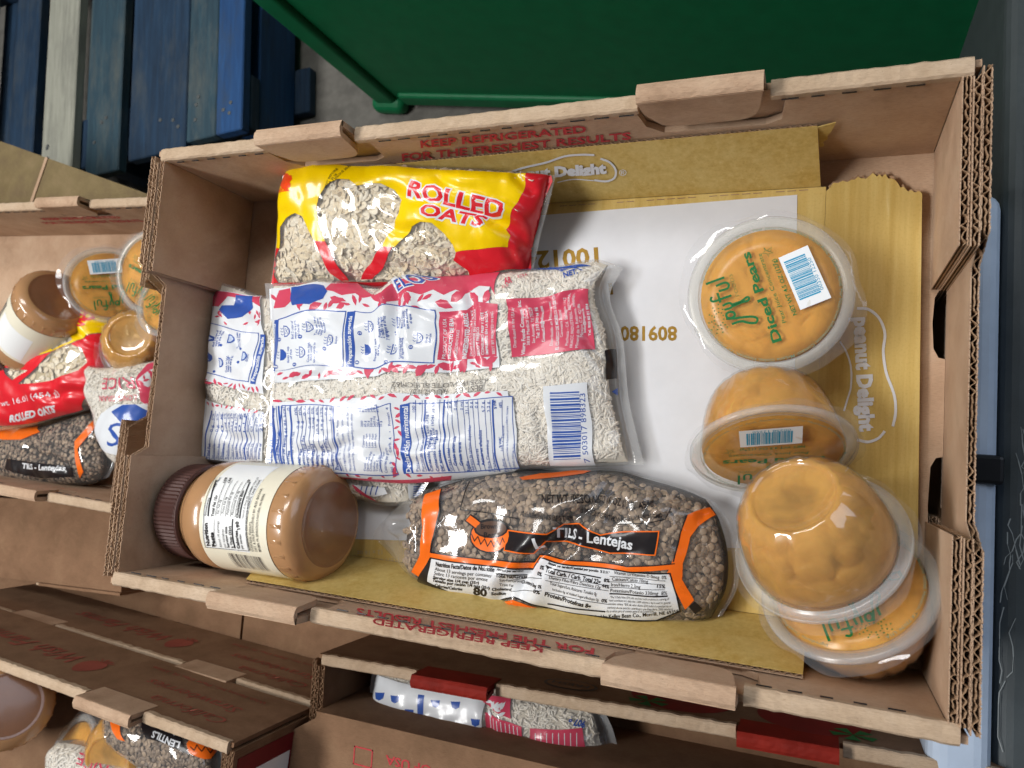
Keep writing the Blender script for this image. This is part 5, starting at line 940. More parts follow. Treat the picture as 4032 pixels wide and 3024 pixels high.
('P','grey',2,(((.092,.1071),(.15,.1071),(.15,.1075),(.092,.1075)),)),
('P','grey',2,(((.092,.1088),(.15,.1088),(.15,.1092),(.092,.1092)),)),
('P','grey',2,(((.092,.1105),(.15,.1105),(.15,.1109),(.092,.1109)),)),
('P','grey',2,(((.092,.1115),(.15,.1115),(.15,.1119),(.092,.1119)),)),
('P','grey',2,(((.092,.1132),(.15,.1132),(.15,.1139),(.092,.1139)),)),
('P','grey',2,(((.092,.1145),(.15,.1145),(.15,.1152),(.092,.1152)),)),
('P','grey',2,(((.092,.1165),(.15,.1165),(.15,.1172),(.092,.1172)),)),
('P','grey',2,(((.092,.1185),(.15,.1185),(.15,.1196),(.092,.1196)),)),
('P','grey',2,(((.092,.1205),(.15,.1205),(.15,.1209),(.092,.1209)),)),
],
'wall_back':[
('T','red_ink',1,'KEEP REFRIGERATED',((.2327,.0864),(.3617,.0851),(.3644,.0959),(.2388,.0982)),.03,0),
('T','red_ink',1,'FOR THE FRESHEST RESULTS',((.2048,.0663),(.3888,.0678),(.391,.0791),(.2119,.0792)),.03,0),
],
'wall_front':[
('T','red_ink',1,'KEEP REFRIGERATED',((.3617,.1041),(.2395,.1082),(.2481,.1228),(.3659,.1176)),.03,0),
('T','red_ink',1,'FOR THE FRESHEST RESULTS',((.39,.0877),(.2143,.0903),(.2242,.1062),(.3934,.1018)),.03,0),
],
'liner_floor':[
('P','white_card',1,(((-.1989,.1365),(.0087,.1395),(.2053,.1443),(.2069,.0845),(.21,-.0447),(.2098,-.1027),(.079,-.1163),(-.1215,-.1339),(-.2178,-.1427)),)),
('T','gold_ink',2,'809180',((.126,.0492),(.0831,.049),(.0837,.0383),(.1266,.0389)),.03,0),
('T','gold_ink',2,'100124',((.0616,.1109),(-.0011,.1092),(.001,.0947),(.0634,.0969)),.03,0),
('T','gold_ink',2,'1',((.0745,.0828),(.0715,.0825),(.0732,.0738),(.0761,.0742)),.03,0),
('T','pale_print',1,'SAP: 201362',((-.1078,-.1526),(-.1441,-.1626),(-.1429,-.1662),(-.1067,-.1562)),0,0),
('T','pale_print',1,'ITEM CODE: 809180',((-.0924,-.1457),(-.1449,-.1549),(-.1443,-.1587),(-.0918,-.1494)),0,0),
('T','pale_print',1,'12 x 16 oz',((-.1089,-.1412),(-.1333,-.1449),(-.1328,-.1487),(-.1084,-.145)),0,0),
],
'liner_flap':[
('P','white_card',1,(((-.0013,.0395),(.0013,.0403),(.0039,.0412),(.0064,.042),(.0089,.0427),(.0114,.0434),(.0139,.0439),(.0163,.0444),(.0188,.0448),(.0212,.0452),(.0236,.0457),(.026,.0461),(.0284,.0466),(.0309,.0471),(.0333,.0477),(.0357,.0485),(.0382,.0494),(.0405,.0502),(.0429,.051),(.0452,.0517),(.0474,.0521),(.0496,.0524),(.0518,.0525),(.054,.0525),(.0562,.0524),(.0584,.0523),(.0605,.0521),(.0626,.0519),(.0647,.0515),(.0668,.0511),(.0689,.0508),(.0694,.0528),(.0674,.0532),(.0653,.0536),(.0632,.054),(.061,.0542),(.0589,.0544),(.0567,.0545),(.0545,.0546),(.0523,.0546),(.05,.0545),(.0477,.0542),(.0454,.0537),(.043,.0531),(.0406,.0523),(.0382,.0514),(.0358,.0506),(.0335,.0498),(.0311,.0492),(.0287,.0487),(.0264,.0482),(.024,.0478),(.0216,.0474),(.0191,.047),(.0167,.0466),(.0142,.0461),(.0117,.0456),(.0092,.0449),(.0066,.0441),(.0041,.0433),(.0015,.0425),(-.0011,.0417)),)),
('P','white_card',1,(((.0722,.0466),(.0732,.0459),(.0742,.0452),(.0752,.0445),(.0762,.0438),(.077,.0431),(.0777,.0422),(.0783,.0411),(.0789,.0398),(.0794,.0385),(.0798,.037),(.08,.0356),(.0801,.0341),(.08,.0327),(.0797,.031),(.0791,.0292),(.0785,.0277),(.0777,.0265),(.0769,.0256),(.0758,.0248),(.0745,.0242),(.0732,.0238),(.072,.0236),(.0708,.0236),(.0697,.0237),(.0686,.0239),(.0674,.0242),(.0663,.0246),(.0651,.025),(.0639,.0254),(.0627,.0258),(.062,.0235),(.0632,.0232),(.0643,.0228),(.0655,.0224),(.0667,.022),(.0679,.0217),(.0691,.0214),(.0704,.0213),(.0717,.0213),(.0731,.0216),(.0745,.0221),(.076,.0228),(.0774,.0237),(.0786,.025),(.0796,.0266),(.0805,.0286),(.0811,.0307),(.0816,.0328),(.0817,.0346),(.0816,.0364),(.0813,.0381),(.0808,.0397),(.0803,.0412),(.0797,.0426),(.0789,.0438),(.0781,.0449),(.0772,.0457),(.0762,.0465),(.0751,.0471),(.0742,.0478),(.0732,.0485)),)),
('P','white_card',1,(((.0329,.0244),(.0355,.025),(.0381,.0256),(.0407,.0261),(.0432,.0265),(.0456,.0267),(.0479,.0265),(.0502,.0262),(.0525,.0258),(.0548,.0252),(.057,.0246),(.0593,.0241),(.0616,.0236),(.062,.0248),(.0597,.0253),(.0574,.0258),(.0552,.0264),(.0529,.027),(.0506,.0274),(.0483,.0278),(.0459,.0279),(.0434,.0278),(.0408,.0274),(.0382,.0268),(.0357,.0262),(.0331,.0257)),)),
('T','white_card',1,'peanut Delight',((-.0082,.0322),(.0736,.0317),(.0755,.0421),(-.0047,.0431)),.06,0),
('T','white_card',1,'®',((.082,.0273),(.0877,.027),(.089,.0338),(.0833,.0341)),0,0),
],
'liner_right':[
('T','white_card',1,'peanut Delight',((.2448,.0562),(.2507,-.021),(.2595,-.02),(.2538,.0567)),.055,0),
('P','white_card',1,(((.2463,.0616),(.2481,.0615),(.2499,.0616),(.2515,.0614),(.253,.0609),(.2544,.0601),(.2558,.059),(.2572,.0578),(.2584,.0565),(.2594,.0551),(.2603,.0535),(.2611,.0518),(.2617,.0501),(.2623,.0483),(.2627,.0465),(.263,.0447),(.263,.0429),(.2629,.0411),(.2626,.0392),(.2624,.0372),(.2623,.0352),(.2623,.0332),(.2624,.0313),(.2626,.0294),(.2628,.0274),(.2631,.0255),(.2635,.0236),(.2638,.0217),(.2642,.0198),(.2647,.018),(.2653,.0161),(.2659,.0143),(.2666,.0126),(.2673,.0108),(.268,.0091),(.2686,.0074),(.2692,.0057),(.2696,.0039),(.27,.0021),(.2703,.0003),(.2705,-.0015),(.2706,-.0034),(.2707,-.0052),(.2707,-.007),(.2705,-.0088),(.2703,-.0106),(.27,-.0125),(.2696,-.0143),(.2693,-.0162),(.2709,-.0165),(.2712,-.0146),(.2716,-.0128),(.2719,-.0109),(.2722,-.009),(.2723,-.0071),(.2723,-.0052),(.2722,-.0032),(.2721,-.0013),(.2719,.0006),(.2716,.0025),(.2712,.0044),(.2707,.0062),(.2701,.008),(.2695,.0098),(.2688,.0116),(.2681,.0133),(.2674,.015),(.2668,.0168),(.2663,.0185),(.2658,.0203),(.2654,.0221),(.2651,.024),(.2648,.0258),(.2645,.0277),(.2643,.0296),(.2641,.0314),(.2639,.0333),(.2639,.0351),(.2641,.037),(.2643,.0389),(.2645,.0409),(.2647,.0428),(.2646,.0448),(.2644,.0468),(.2639,.0488),(.2633,.0507),(.2626,.0526),(.2617,.0544),(.2607,.0561),(.2596,.0577),(.2583,.0592),(.2568,.0606),(.2552,.0617),(.2536,.0627),(.2518,.0633),(.2499,.0635),(.2481,.0634),(.2463,.0635)),)),
('P','white_card',1,(((.236,.0393),(.2369,.0379),(.2378,.0365),(.2387,.0351),(.2395,.0338),(.2401,.0323),(.2407,.0308),(.2413,.0293),(.2419,.0277),(.2423,.0262),(.2427,.0246),(.2431,.023),(.2433,.0214),(.2435,.0198),(.2436,.0182),(.2437,.0166),(.2438,.0149),(.2438,.0133),(.2437,.0116),(.2437,.01),(.2436,.0084),(.2434,.0068),(.243,.0053),(.2427,.0037),(.2422,.0021),(.2418,.0005),(.2414,-.0011),(.241,-.0027),(.2407,-.0043),(.2403,-.0058),(.2399,-.0074),(.241,-.0078),(.2414,-.0062),(.2418,-.0046),(.2421,-.003),(.2425,-.0014),(.2429,.0002),(.2433,.0018),(.2437,.0034),(.2441,.005),(.2445,.0066),(.2447,.0083),(.2448,.0099),(.2449,.0116),(.2449,.0133),(.2449,.0149),(.2449,.0166),(.2448,.0183),(.2446,.0199),(.2444,.0216),(.2442,.0233),(.2438,.0249),(.2434,.0265),(.2429,.0281),(.2424,.0297),(.2418,.0313),(.2412,.0329),(.2405,.0344),(.2396,.0358),(.2387,.0372),(.2378,.0386),(.237,.04)),)),
('P','white_card',1,(((.2648,-.0191),(.2642,-.0201),(.2636,-.0211),(.2629,-.022),(.2623,-.0229),(.2617,-.0236),(.2609,-.0242),(.26,-.0247),(.2591,-.0253),(.2581,-.0257),(.2572,-.0261),(.2562,-.0264),(.2553,-.0265),(.2544,-.0265),(.2534,-.0264),(.2524,-.0262),(.2514,-.0259),(.2503,-.0256),(.2492,-.0254),(.2488,-.0272),(.2499,-.0274),(.2509,-.0277),(.252,-.028),(.2531,-.0282),(.2542,-.0284),(.2554,-.0284),(.2565,-.0282),(.2576,-.0278),(.2587,-.0274),(.2597,-.0269),(.2608,-.0263),(.2617,-.0257),(.2627,-.025),(.2635,-.0241),(.2642,-.0231),(.2649,-.0221),(.2655,-.0211),(.2661,-.0202)),)),
],
'oats_left':[
('P','yellow',1,(((.3815,.7254),(.6028,.7918),(.7277,.9267),(.9237,.9705),(.9845,.996),(.9636,.6106),(.9083,.5911),(.8486,.558),(.6788,.5074),(.4008,.5065)),((.43,.6832),(.4956,.7294),(.5877,.7263),(.6636,.6437),(.6645,.6035),(.6425,.5425),(.484,.539),(.4212,.5297),(.403,.6189)),((.7183,.6162),(.7482,.6743),(.7999,.6701),(.8467,.5858),(.8362,.5733),(.7336,.5316)))),
('P','red',1,(((.4013,.4939),(.6792,.5007),(.849,.5511),(.9088,.5838),(.9639,.6029),(.9851,.996),(.996,.9786),(.996,.6094),(.996,.2957),(.9347,.1088),(.8246,.004),(.5418,.004),(.2849,.0243)),((.4185,.4652),(.4646,.5053),(.6391,.5171),(.5936,.3982),(.4889,.3427),(.4522,.3953)),((.7345,.518),(.8417,.5469),(.9018,.4814),(.9164,.3474),(.8801,.3009),(.7838,.2769),(.6112,.2778),(.5293,.3007),(.664,.4061)))),
('T','red',3,'ROLLED',((.638,.8063),(.9429,.7318),(.9291,.8385),(.589,.918)),.05,.1),
('T','red',3,'OATS',((.7038,.7287),(.9075,.6839),(.8995,.7434),(.6887,.7883)),.05,.1),
('T','white',2,'wt. 16.01 (454 g)',((.3752,.1609),(.7553,.1456),(.7586,.192),(.3789,.2053)),0,0),
('T','white',2,'ROLLED OATS',((.3838,.0401),(.6927,.0287),(.718,.0737),(.4089,.0855)),.05,0),
],
'lentil_left':[
('P','orange',1,(((.1003,.996),(.2617,.996),(.5361,.996),(.6193,.8585),(.521,.7625),(.3501,.7917)),)),
('P','orange',1,(((.851,.5913),(.9084,.7441),(.9561,.9454),(.9616,.8636),(.9266,.6792),(.867,.4832),(.88,.174),(.8515,.0959),(.8489,.3898)),)),
('P','black',1,(((.4077,.4778),(.6272,.3768),(.8273,.2549),(.8198,.1272),(.6056,.1434),(.3894,.3051)),)),
('T','white',2,'TILS - Lentejas',((.5088,.3134),(.7729,.2228),(.7795,.2936),(.5153,.3937)),.03,.05),
],
'rice_left':[
('P','white',1,(((.397,.5167),(.6041,.5984),(.8751,.5764),(.955,.5818),(.9679,.2402),(.9407,.0744),(.7536,.0596),(.5745,.1347),(.0236,.1644)),)),
('P','magenta',1,(((.8311,.795),(.8822,.958),(.996,.9944),(.9799,.5925),(.9324,.5599),(.8802,.6041)),)),
('P','white',2,(((.8517,.793),(.9173,.8922),(.9842,.9236),(.973,.7654),(.9294,.7302)),)),
('P','magenta',3,(((.9021,.7838),(.91,.7993),(.9236,.8072),(.9405,.8005),(.9283,.7852),(.9148,.7794)),)),
('P','magenta',3,(((.9812,.8506),(.9587,.8471),(.9665,.8452),(.9607,.8612),(.9674,.8647),(.9654,.8633)),)),
('P','magenta',3,(((.9308,.8763),(.9436,.8614),(.9506,.8354),(.9492,.7988),(.9383,.8259),(.9312,.8532)),)),
('P','magenta',3,(((.9506,.8503),(.938,.8495),(.9214,.8641),(.9028,.8992),(.9285,.8873),(.9441,.8705)),)),
('P','magenta',3,(((.996,.8505),(.967,.8546),(.9672,.8642),(.9625,.8931),(.9582,.8893),(.9855,.8705)),)),
('P','magenta',3,(((.8541,.7951),(.8752,.796),(.8967,.7829),(.9125,.7513),(.8887,.7594),(.8675,.7748)),)),
('P','magenta',3,(((.9845,.7712),(.9566,.7677),(.9662,.7668),(.96,.7869),(.9675,.7899),(.9657,.7868)),)),
('P','magenta',3,(((.8897,.8605),(.8873,.881),(.8937,.8996),(.9128,.9089),(.9098,.8834),(.9016,.8665)),)),
('P','magenta',3,(((.9127,.7956),(.9022,.8056),(.8937,.8239),(.8922,.8497),(.9058,.8301),(.9125,.8113)),)),
('P','magenta',3,(((.9769,.7806),(.9661,.7665),(.9687,.7525),(.9638,.7494),(.9673,.7679),(.9556,.7825)),)),
('T','magenta',1,'RICE',((.8041,.8351),(.3986,.8644),(.4289,.7472),(.8233,.7228)),0,0),
('T','magenta',1,'LONG GRAIN',((.8418,.6666),(.3945,.687),(.3936,.6332),(.8447,.6153)),0,0),
('P','blue',2,(((.5667,.5291),(.6857,.5853),(.8373,.5793),(.9253,.518),(.9629,.4351),(.9629,.2677),(.9284,.3372),(.8656,.4098),(.7929,.4433),(.7702,.3341),(.7978,.1943),(.9123,.1037),(.8803,.0922),(.7686,.1689),(.7005,.2834),(.698,.4086)),)),
('T','blue',3,'S',((.729,.4205),(.497,.424),(.4375,.2092),(.7052,.2143)),0,.1),
('T','blue',3,'S',((.955,.4819),(.9341,.469),(.9414,.3164),(.9842,.3243)),0,.1),
('P','magenta',1,(((.5467,.1068),(.6652,.133),(.555,.0225),(.4252,.023)),)),
],
'rice_behind_left':[
('P','white',1,(((.7126,.0936),(.9595,.6968),(.9656,.606),(.969,.3562),(.7832,.0248)),)),
('P','blue',2,(((.7878,.108),(.8649,.0461),(.8823,.0627),(.8029,.1254)),)),
('P','blue',2,(((.8286,.1517),(.9059,.0889),(.9155,.1074),(.8391,.17)),)),
('P','blue',2,(((.8584,.1976),(.93,.136),(.9358,.1555),(.8661,.2165)),)),
('P','blue',2,(((.8812,.2453),(.9456,.1855),(.9494,.2055),(.8871,.2646)),)),
('P','blue',2,(((.8994,.2943),(.9564,.2363),(.9592,.2566),(.9041,.3139)),)),
('P','blue',2,(((.9145,.3443),(.9645,.2881),(.9666,.3087),(.9185,.3642)),)),
('P','blue',2,(((.9275,.3951),(.9707,.3407),(.9724,.3615),(.9309,.415)),)),
('P','blue',2,(((.9387,.4463),(.9754,.394),(.9766,.4148),(.9418,.4663)),)),
('P','blue',2,(((.9488,.4981),(.9785,.4477),(.9633,.4749),(.9517,.5184)),)),
],
'lentil_corner':[
('P','orange',1,(((.0566,.996),(.0952,.996),(.2407,.9154),(.3597,.6004),(.2968,.6014)),)),
('P','orange',1,(((.8372,.9495),(.9038,.996),(.996,.9882),(.9574,.6967),(.9361,.6987),(.8532,.771),(.8294,.8892)),)),
('P','black',1,(((.3891,.9665),(.5712,.9802),(.7756,.9683),(.854,.748),(.6876,.8016),(.5141,.7499)),)),
('T','white',2,'LENTILS',((.7901,.8873),(.5462,.8809),(.5518,.7958),(.7888,.7991)),.03,.05),
('T','white',2,'- Lentejas',((.743,.9683),(.5358,.9466),(.5503,.9089),(.7569,.9346)),.03,.05),
('P','black',2,(((.8541,.8562),(.8843,.8087),(.8955,.8895),(.9241,.8088),(.9401,.892),(.9567,.7791),(.9684,.8475),(.9675,.8604),(.9576,.804),(.939,.9156),(.9237,.8327),(.8916,.9106),(.8819,.83),(.8569,.8667)),)),
],
'rice_corner':[
('T','magenta',1,'RICE',((.7208,.917),(.4005,.9255),(.4361,.7822),(.7347,.757)),0,0),
('P','magenta',1,(((.812,.9483),(.7888,.973),(.7709,.9926),(.772,.996),(.8082,.9874),(.8194,.9647)),)),
('P','magenta',1,(((.8027,.996),(.8135,.994),(.8134,.9875),(.7976,.9843),(.7925,.9937),(.7936,.996)),)),
('P','magenta',1,(((.9393,.996),(.996,.996),(.996,.996),(.996,.996),(.996,.996),(.996,.996)),)),
('P','magenta',1,(((.9187,.996),(.8976,.996),(.8967,.996),(.996,.996),(.996,.996),(.9401,.996)),)),
('P','magenta',1,(((.996,.996),(.996,.996),(.996,.996),(.996,.996),(.996,.996),(.996,.996)),)),
('P','magenta',1,(((.9214,.996),(.907,.996),(.8848,.996),(.8563,.996),(.8818,.996),(.9047,.996)),)),
('P','magenta',1,(((.9811,.996),(.9669,.9854),(.9493,.9926),(.9101,.996),(.9325,.996),(.9599,.996)),)),
('P','magenta',1,(((.8271,.996),(.8485,.996),(.8828,.996),(.9262,.996),(.8884,.996),(.8541,.996)),)),
('P','magenta',1,(((.832,.9908),(.851,.9785),(.8589,.9595),(.8503,.9402),(.8379,.9669),(.8304,.9832)),)),
('P','magenta',1,(((.8913,.9806),(.8773,.9818),(.8569,.9887),(.8291,.996),(.8547,.9957),(.8769,.9902)),)),
('P','magenta',1,(((.8645,.9139),(.852,.9302),(.8411,.9507),(.8362,.9715),(.8552,.9519),(.8643,.9307)),)),
('P','magenta',1,(((.8817,.996),(.9028,.996),(.9141,.996),(.9078,.996),(.8881,.996),(.8786,.996)),)),
('P','magenta',1,(((.9115,.996),(.996,.996),(.9938,.996),(.9686,.9626),(.9559,.996),(.9268,.996)),)),
('P','magenta',1,(((.9276,.996),(.9036,.996),(.8689,.996),(.8262,.996),(.8663,.996),(.902,.996)),)),
],
'rice_lower':[
('P','white',1,(((.004,.9221),(.3042,.9073),(.5526,.8715),(.5326,.425),(.2966,.3424),(.0102,.0433)),)),
('P','blue',2,(((.277,.8288),(.3041,.8321),(.303,.3373),(.2835,.3419)),)),
('P','blue',2,(((.0613,.6762),(.1172,.7372),(.1173,.6593),(.0977,.6091),(.0754,.6051)),)),
('P','blue',2,(((.1506,.7347),(.1945,.7605),(.1948,.6891),(.1786,.6516),(.1614,.6612)),)),
('P','blue',2,(((.0693,.4323),(.1264,.5079),(.1214,.422),(.0992,.3615),(.077,.3517)),)),
('P','blue',2,(((.1507,.5021),(.1957,.5391),(.1915,.4608),(.1736,.4167),(.1569,.4233)),)),
('P','blue',2,(((.2234,.6103),(.2644,.6307),(.2611,.5583),(.2449,.5228),(.2297,.5351)),)),
('P','blue',2,(((.3316,.7861),(.3706,.796),(.3698,.7323),(.3551,.7037),(.3403,.7182)),)),
('P','blue',2,(((.4157,.8044),(.4538,.8132),(.4523,.7519),(.4378,.7246),(.4235,.7391)),)),
('P','blue',2,(((.3243,.5229),(.3627,.5386),(.3583,.4689),(.3428,.4362),(.3289,.4499)),)),
('P','blue',2,(((.4008,.5672),(.4383,.58),(.4336,.5131),(.4183,.4828),(.4049,.4969)),)),
('P','blue',2,(((.5006,.6537),(.5374,.6652),(.5328,.6014),(.5177,.5728),(.5046,.5866)),)),
('P','magenta',1,(((.5559,.745),(.6972,.663),(.6884,.3763),(.5503,.418)),)),
('P','magenta',1,(((.7285,.661),(.8258,.6849),(.9109,.7267),(.9089,.4032),(.8142,.4365),(.7201,.4448)),)),
('P','magenta',1,(((.5211,.9045),(.6546,.9371),(.6581,.7266),(.5987,.7807),(.5547,.8258)),)),
('P','white',2,(((.6223,.7924),(.6113,.7824),(.5992,.7885),(.5888,.8184),(.6041,.8196),(.6159,.8106)),)),
('P','white',2,(((.5808,.7),(.5714,.7113),(.5652,.7389),(.5661,.7838),(.5765,.7576),(.5816,.7283)),)),
('P','white',2,(((.6396,.7869),(.6327,.7604),(.6208,.7416),(.6048,.7421),(.6174,.7713),(.6296,.7868)),)),
('P','white',2,(((.5915,.8762),(.5949,.8503),(.5916,.8177),(.5789,.7853),(.58,.8257),(.5842,.8572)),)),
('P','white',2,(((.5763,.8712),(.5858,.857),(.5912,.8286),(.5881,.7852),(.5794,.8155),(.5752,.8456)),)),
('P','white',2,(((.6108,.8771),(.6103,.8494),(.6031,.8204),(.5877,.7993),(.5936,.8377),(.6015,.8646)),)),
('P','white',2,(((.6047,.8026),(.6053,.8316),(.6121,.8608),(.6269,.8815),(.622,.8448),(.614,.8168)),)),
('P','white',2,(((.6197,.8023),(.6184,.8305),(.6231,.8617),(.6362,.8881),(.6341,.8508),(.6281,.8203)),)),
('P','white',2,(((.5519,.8424),(.5601,.8629),(.5728,.872),(.5887,.8605),(.5746,.8418),(.5617,.8354)),)),
('P','white',2,(((.5725,.7028),(.5673,.463),(.5703,.4647),(.5756,.7043)),)),
('P','white',2,(((.745,.6195),(.7415,.4715),(.7443,.4733),(.7479,.6212)),)),
('P','white',2,(((.5882,.6953),(.5825,.4579),(.5855,.4596),(.5912,.6967)),)),
('P','white',2,(((.7665,.6288),(.7625,.4811),(.7653,.4828),(.7693,.6304)),)),
('P','white',2,(((.6037,.6877),(.5976,.4528),(.6006,.4545),(.6067,.6892)),)),
('P','white',2,(((.7877,.6376),(.7833,.4901),(.7861,.4916),(.7905,.6391)),)),
('P','white',2,(((.619,.6802),(.6126,.4477),(.6156,.4494),(.622,.6816)),)),
('P','white',2,(((.8086,.6458),(.8039,.4982),(.8066,.4997),(.8114,.6473)),)),
('P','white',2,(((.6343,.6726),(.6276,.4425),(.6305,.4441),(.6373,.674)),)),
('P','white',2,(((.8293,.6532),(.8242,.5054),(.8268,.5067),(.832,.6546)),)),
('P','white',2,(((.6494,.665),(.6424,.4372),(.6453,.4388),(.6524,.6664)),)),
('P','white',2,(((.8496,.66),(.8441,.5115),(.8467,.5127),(.8523,.6613)),)),
('P','white',2,(((.6644,.6573),(.6572,.4318),(.66,.4334),(.6673,.6587)),)),
('P','white',2,(((.8696,.6661),(.8637,.5166),(.8663,.5176),(.8722,.6673)),)),
('P','white',2,(((.6792,.6496),(.6718,.4262),(.6747,.4278),(.6822,.651)),)),
('P','white',2,(((.8892,.6711),(.8829,.5203),(.8855,.5212),(.8918,.6721)),)),
('T','blue',1,'907 g',((.9287,.7981),(.8774,.8334),(.8662,.7609),(.917,.7236)),.03,0),
('P','black',1,(((.9366,.3978),(.9606,.5052),(.9685,.4171),(.9474,.2941)),)),
],
}
# ---------------------------------------------------------------- materials
def srgb(h):
    h = h.lstrip('#')
    c = [int(h[i:i+2], 16)/255 for i in (0, 2, 4)]
    return tuple((x/12.92 if x <= .04045 else ((x+.055)/1.055)**2.4) for x in c) + (1,)
MATS = {}
def new_mat(name):
    m = bpy.data.materials.new(name); m.use_nodes = True
    MATS[name] = m
    nt = m.node_tree
    return m, nt, nt.nodes['Principled BSDF']
def node(nt, kind, **k):
    n = nt.nodes.new(kind)
    for a, b in k.items():
        if a.startswith('i_'):
            key = a[2:]
            n.inputs[int(key) if key.isdigit() else key.replace('_', ' ')].default_value = b
        else:
            setattr(n, a, b)
    return n
def coords(nt, scale=(1, 1, 1), rot=(0, 0, 0), kind='Object'):
    tc = node(nt, 'ShaderNodeTexCoord'); mp = node(nt, 'ShaderNodeMapping')
    mp.inputs['Scale'].default_value = scale; mp.inputs['Rotation'].default_value = rot
    nt.links.new(tc.outputs[kind], mp.inputs[0])
    return mp.outputs[0]
def noise(nt, vec, scale, detail=4, rough=.55, dist=0):
    n = node(nt, 'ShaderNodeTexNoise'); n.inputs['Scale'].default_value = scale
    n.inputs['Detail'].default_value = detail; n.inputs['Roughness'].default_value = rough
    n.inputs['Distortion'].default_value = dist
    nt.links.new(vec, n.inputs['Vector'])
    return n.outputs['Fac']
def ramp(nt, fac, stops):
    r = node(nt, 'ShaderNodeValToRGB'); e = r.color_ramp.elements
    while len(e) < len(stops): e.new(.5)
    for i, (p, c) in enumerate(stops):
        e[i].position = p; e[i].color = srgb(c) if isinstance(c, str) else c
    nt.links.new(fac, r.inputs[0])
    return r.outputs[0]
def mix(nt, fac, a, b, mode='MIX'):
    n = node(nt, 'ShaderNodeMix', data_type='RGBA', blend_type=mode)
    for s, v in ((0, fac), (6, a), (7, b)):
        if hasattr(v, 'node'): nt.links.new(v, n.inputs[s])
        else: n.inputs[s].default_value = v
    return n.outputs[2]
def bump(nt, p, h, strength, dist=.001):
    b = node(nt, 'ShaderNodeBump'); b.inputs['Strength'].default_value = strength
    b.inputs['Distance'].default_value = dist
    nt.links.new(h, b.inputs['Height']); nt.links.new(b.outputs[0], p.inputs['Normal'])
    return b.outputs[0]

def kraft(name, lo, mid, hi, rough=.88):
    m, nt, p = new_mat(name)
    v = coords(nt)
    blotch = noise(nt, v, 22, 5, .6)
    fib = noise(nt, coords(nt, (1, 9, 9)), 260, 3, .7)
    c = ramp(nt, blotch, ((.3, lo), (.5, mid), (.72, hi)))
    fc = ramp(nt, fib, ((.35, (.62, .58, .55, 1)), (.55, (1, 1, 1, 1))))
    col = mix(nt, .45, c, fc, 'MULTIPLY')
    fleck = ramp(nt, noise(nt, v, 520, 2, .8), ((.66, (1, 1, 1, 1)), (.74, (.55, .45, .38, 1))))
    col = mix(nt, .5, col, fleck, 'MULTIPLY')
    scuff = ramp(nt, noise(nt, coords(nt, (1, 1, .35)), 48, 7, .72, 1.2), ((.58, (0, 0, 0, 1)), (.72, (.55, .55, .55, 1))))
    col = mix(nt, scuff, col, srgb(hi))
    stain = ramp(nt, noise(nt, v, 9, 5, .7, .5), ((.34, (.74, .70, .66, 1)), (.46, (1, 1, 1, 1))))
    col = mix(nt, .6, col, stain, 'MULTIPLY')
    nt.links.new(col, p.inputs['Base Color'])
    p.inputs['Roughness'].default_value = rough
    p.inputs['Specular IOR Level'].default_value = .25
    bump(nt, p, noise(nt, coords(nt, (1, 3, 3)), 420, 4, .7), .35, .0006)
    return m
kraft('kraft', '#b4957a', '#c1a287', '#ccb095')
kraft('kraft_worn', '#b59b80', '#c4ab90', '#d0b9a0')
kraft('kraft_flute', '#9a7a5e', '#aa8a6c', '#b8987a')
kraft('kraft_shaded', '#7c5f47', '#896950', '#937459')  # brown kraft with the shade around the lower boxes put into its colour
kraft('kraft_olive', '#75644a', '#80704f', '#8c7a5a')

def plain(name, col, rough=.5, spec=.5, coat=0, var=.0, bumpy=0, metal=0):
    m, nt, p = new_mat(name)
    c = srgb(col) if isinstance(col, str) else col
    if var:
        n = noise(nt, coords(nt), 35, 5, .6)
        d = tuple(x*(1-var) for x in c[:3]) + (1,)
        nt.links.new(ramp(nt, n, ((.35, d), (.65, c))), p.inputs['Base Color'])
    else:
        p.inputs['Base Color'].default_value = c
    p.inputs['Roughness'].default_value = rough
    p.inputs['Specular IOR Level'].default_value = spec
    p.inputs['Coat Weight'].default_value = coat
    p.inputs['Coat Roughness'].default_value = .08
    p.inputs['Metallic'].default_value = metal
    if bumpy: bump(nt, p, noise(nt, coords(nt), 240, 4, .6), bumpy, .0008)
    return m
INK = dict(white='#dfe2e6', magenta='#cf4a63', blue='#3457a8', black='#211d1f', grey='#6d6865', yellow='#f6cf00', red='#de2530',
           orange='#f5701c', orange_red='#ee4a18', orange_dark='#c85a1e', lentil_print='#5b4438', pale='#c4d0e4')
for k, c in INK.items():
    m = plain('film_ink_' + k, c, .3, .5, 0)
    nt = m.node_tree; p = nt.nodes['Principled BSDF']
    p.inputs['Coat Weight'].default_value = .3; p.inputs['Coat Roughness'].default_value = .08; p.inputs['Specular IOR Level'].default_value = .3
    b = node(nt, 'ShaderNodeBump'); b.inputs['Strength'].default_value = .07; b.inputs['Distance'].default_value = .0012
    nt.links.new(noise(nt, coords(nt), 190, 3, .6, .6), b.inputs['Height'])
    nt.links.new(b.outputs[0], p.inputs['Normal']); nt.links.new(b.outputs[0], p.inputs['Coat Normal'])
plain('red_ink', '#c9474c', .85, .2, var=.25)
plain('white_card', '#dedfe3', .8, .25, var=.06)
plain('gold_ink', '#b08a3a', .8, .2, var=.3)
plain('pale_print', '#b9a88a', .85, .2)

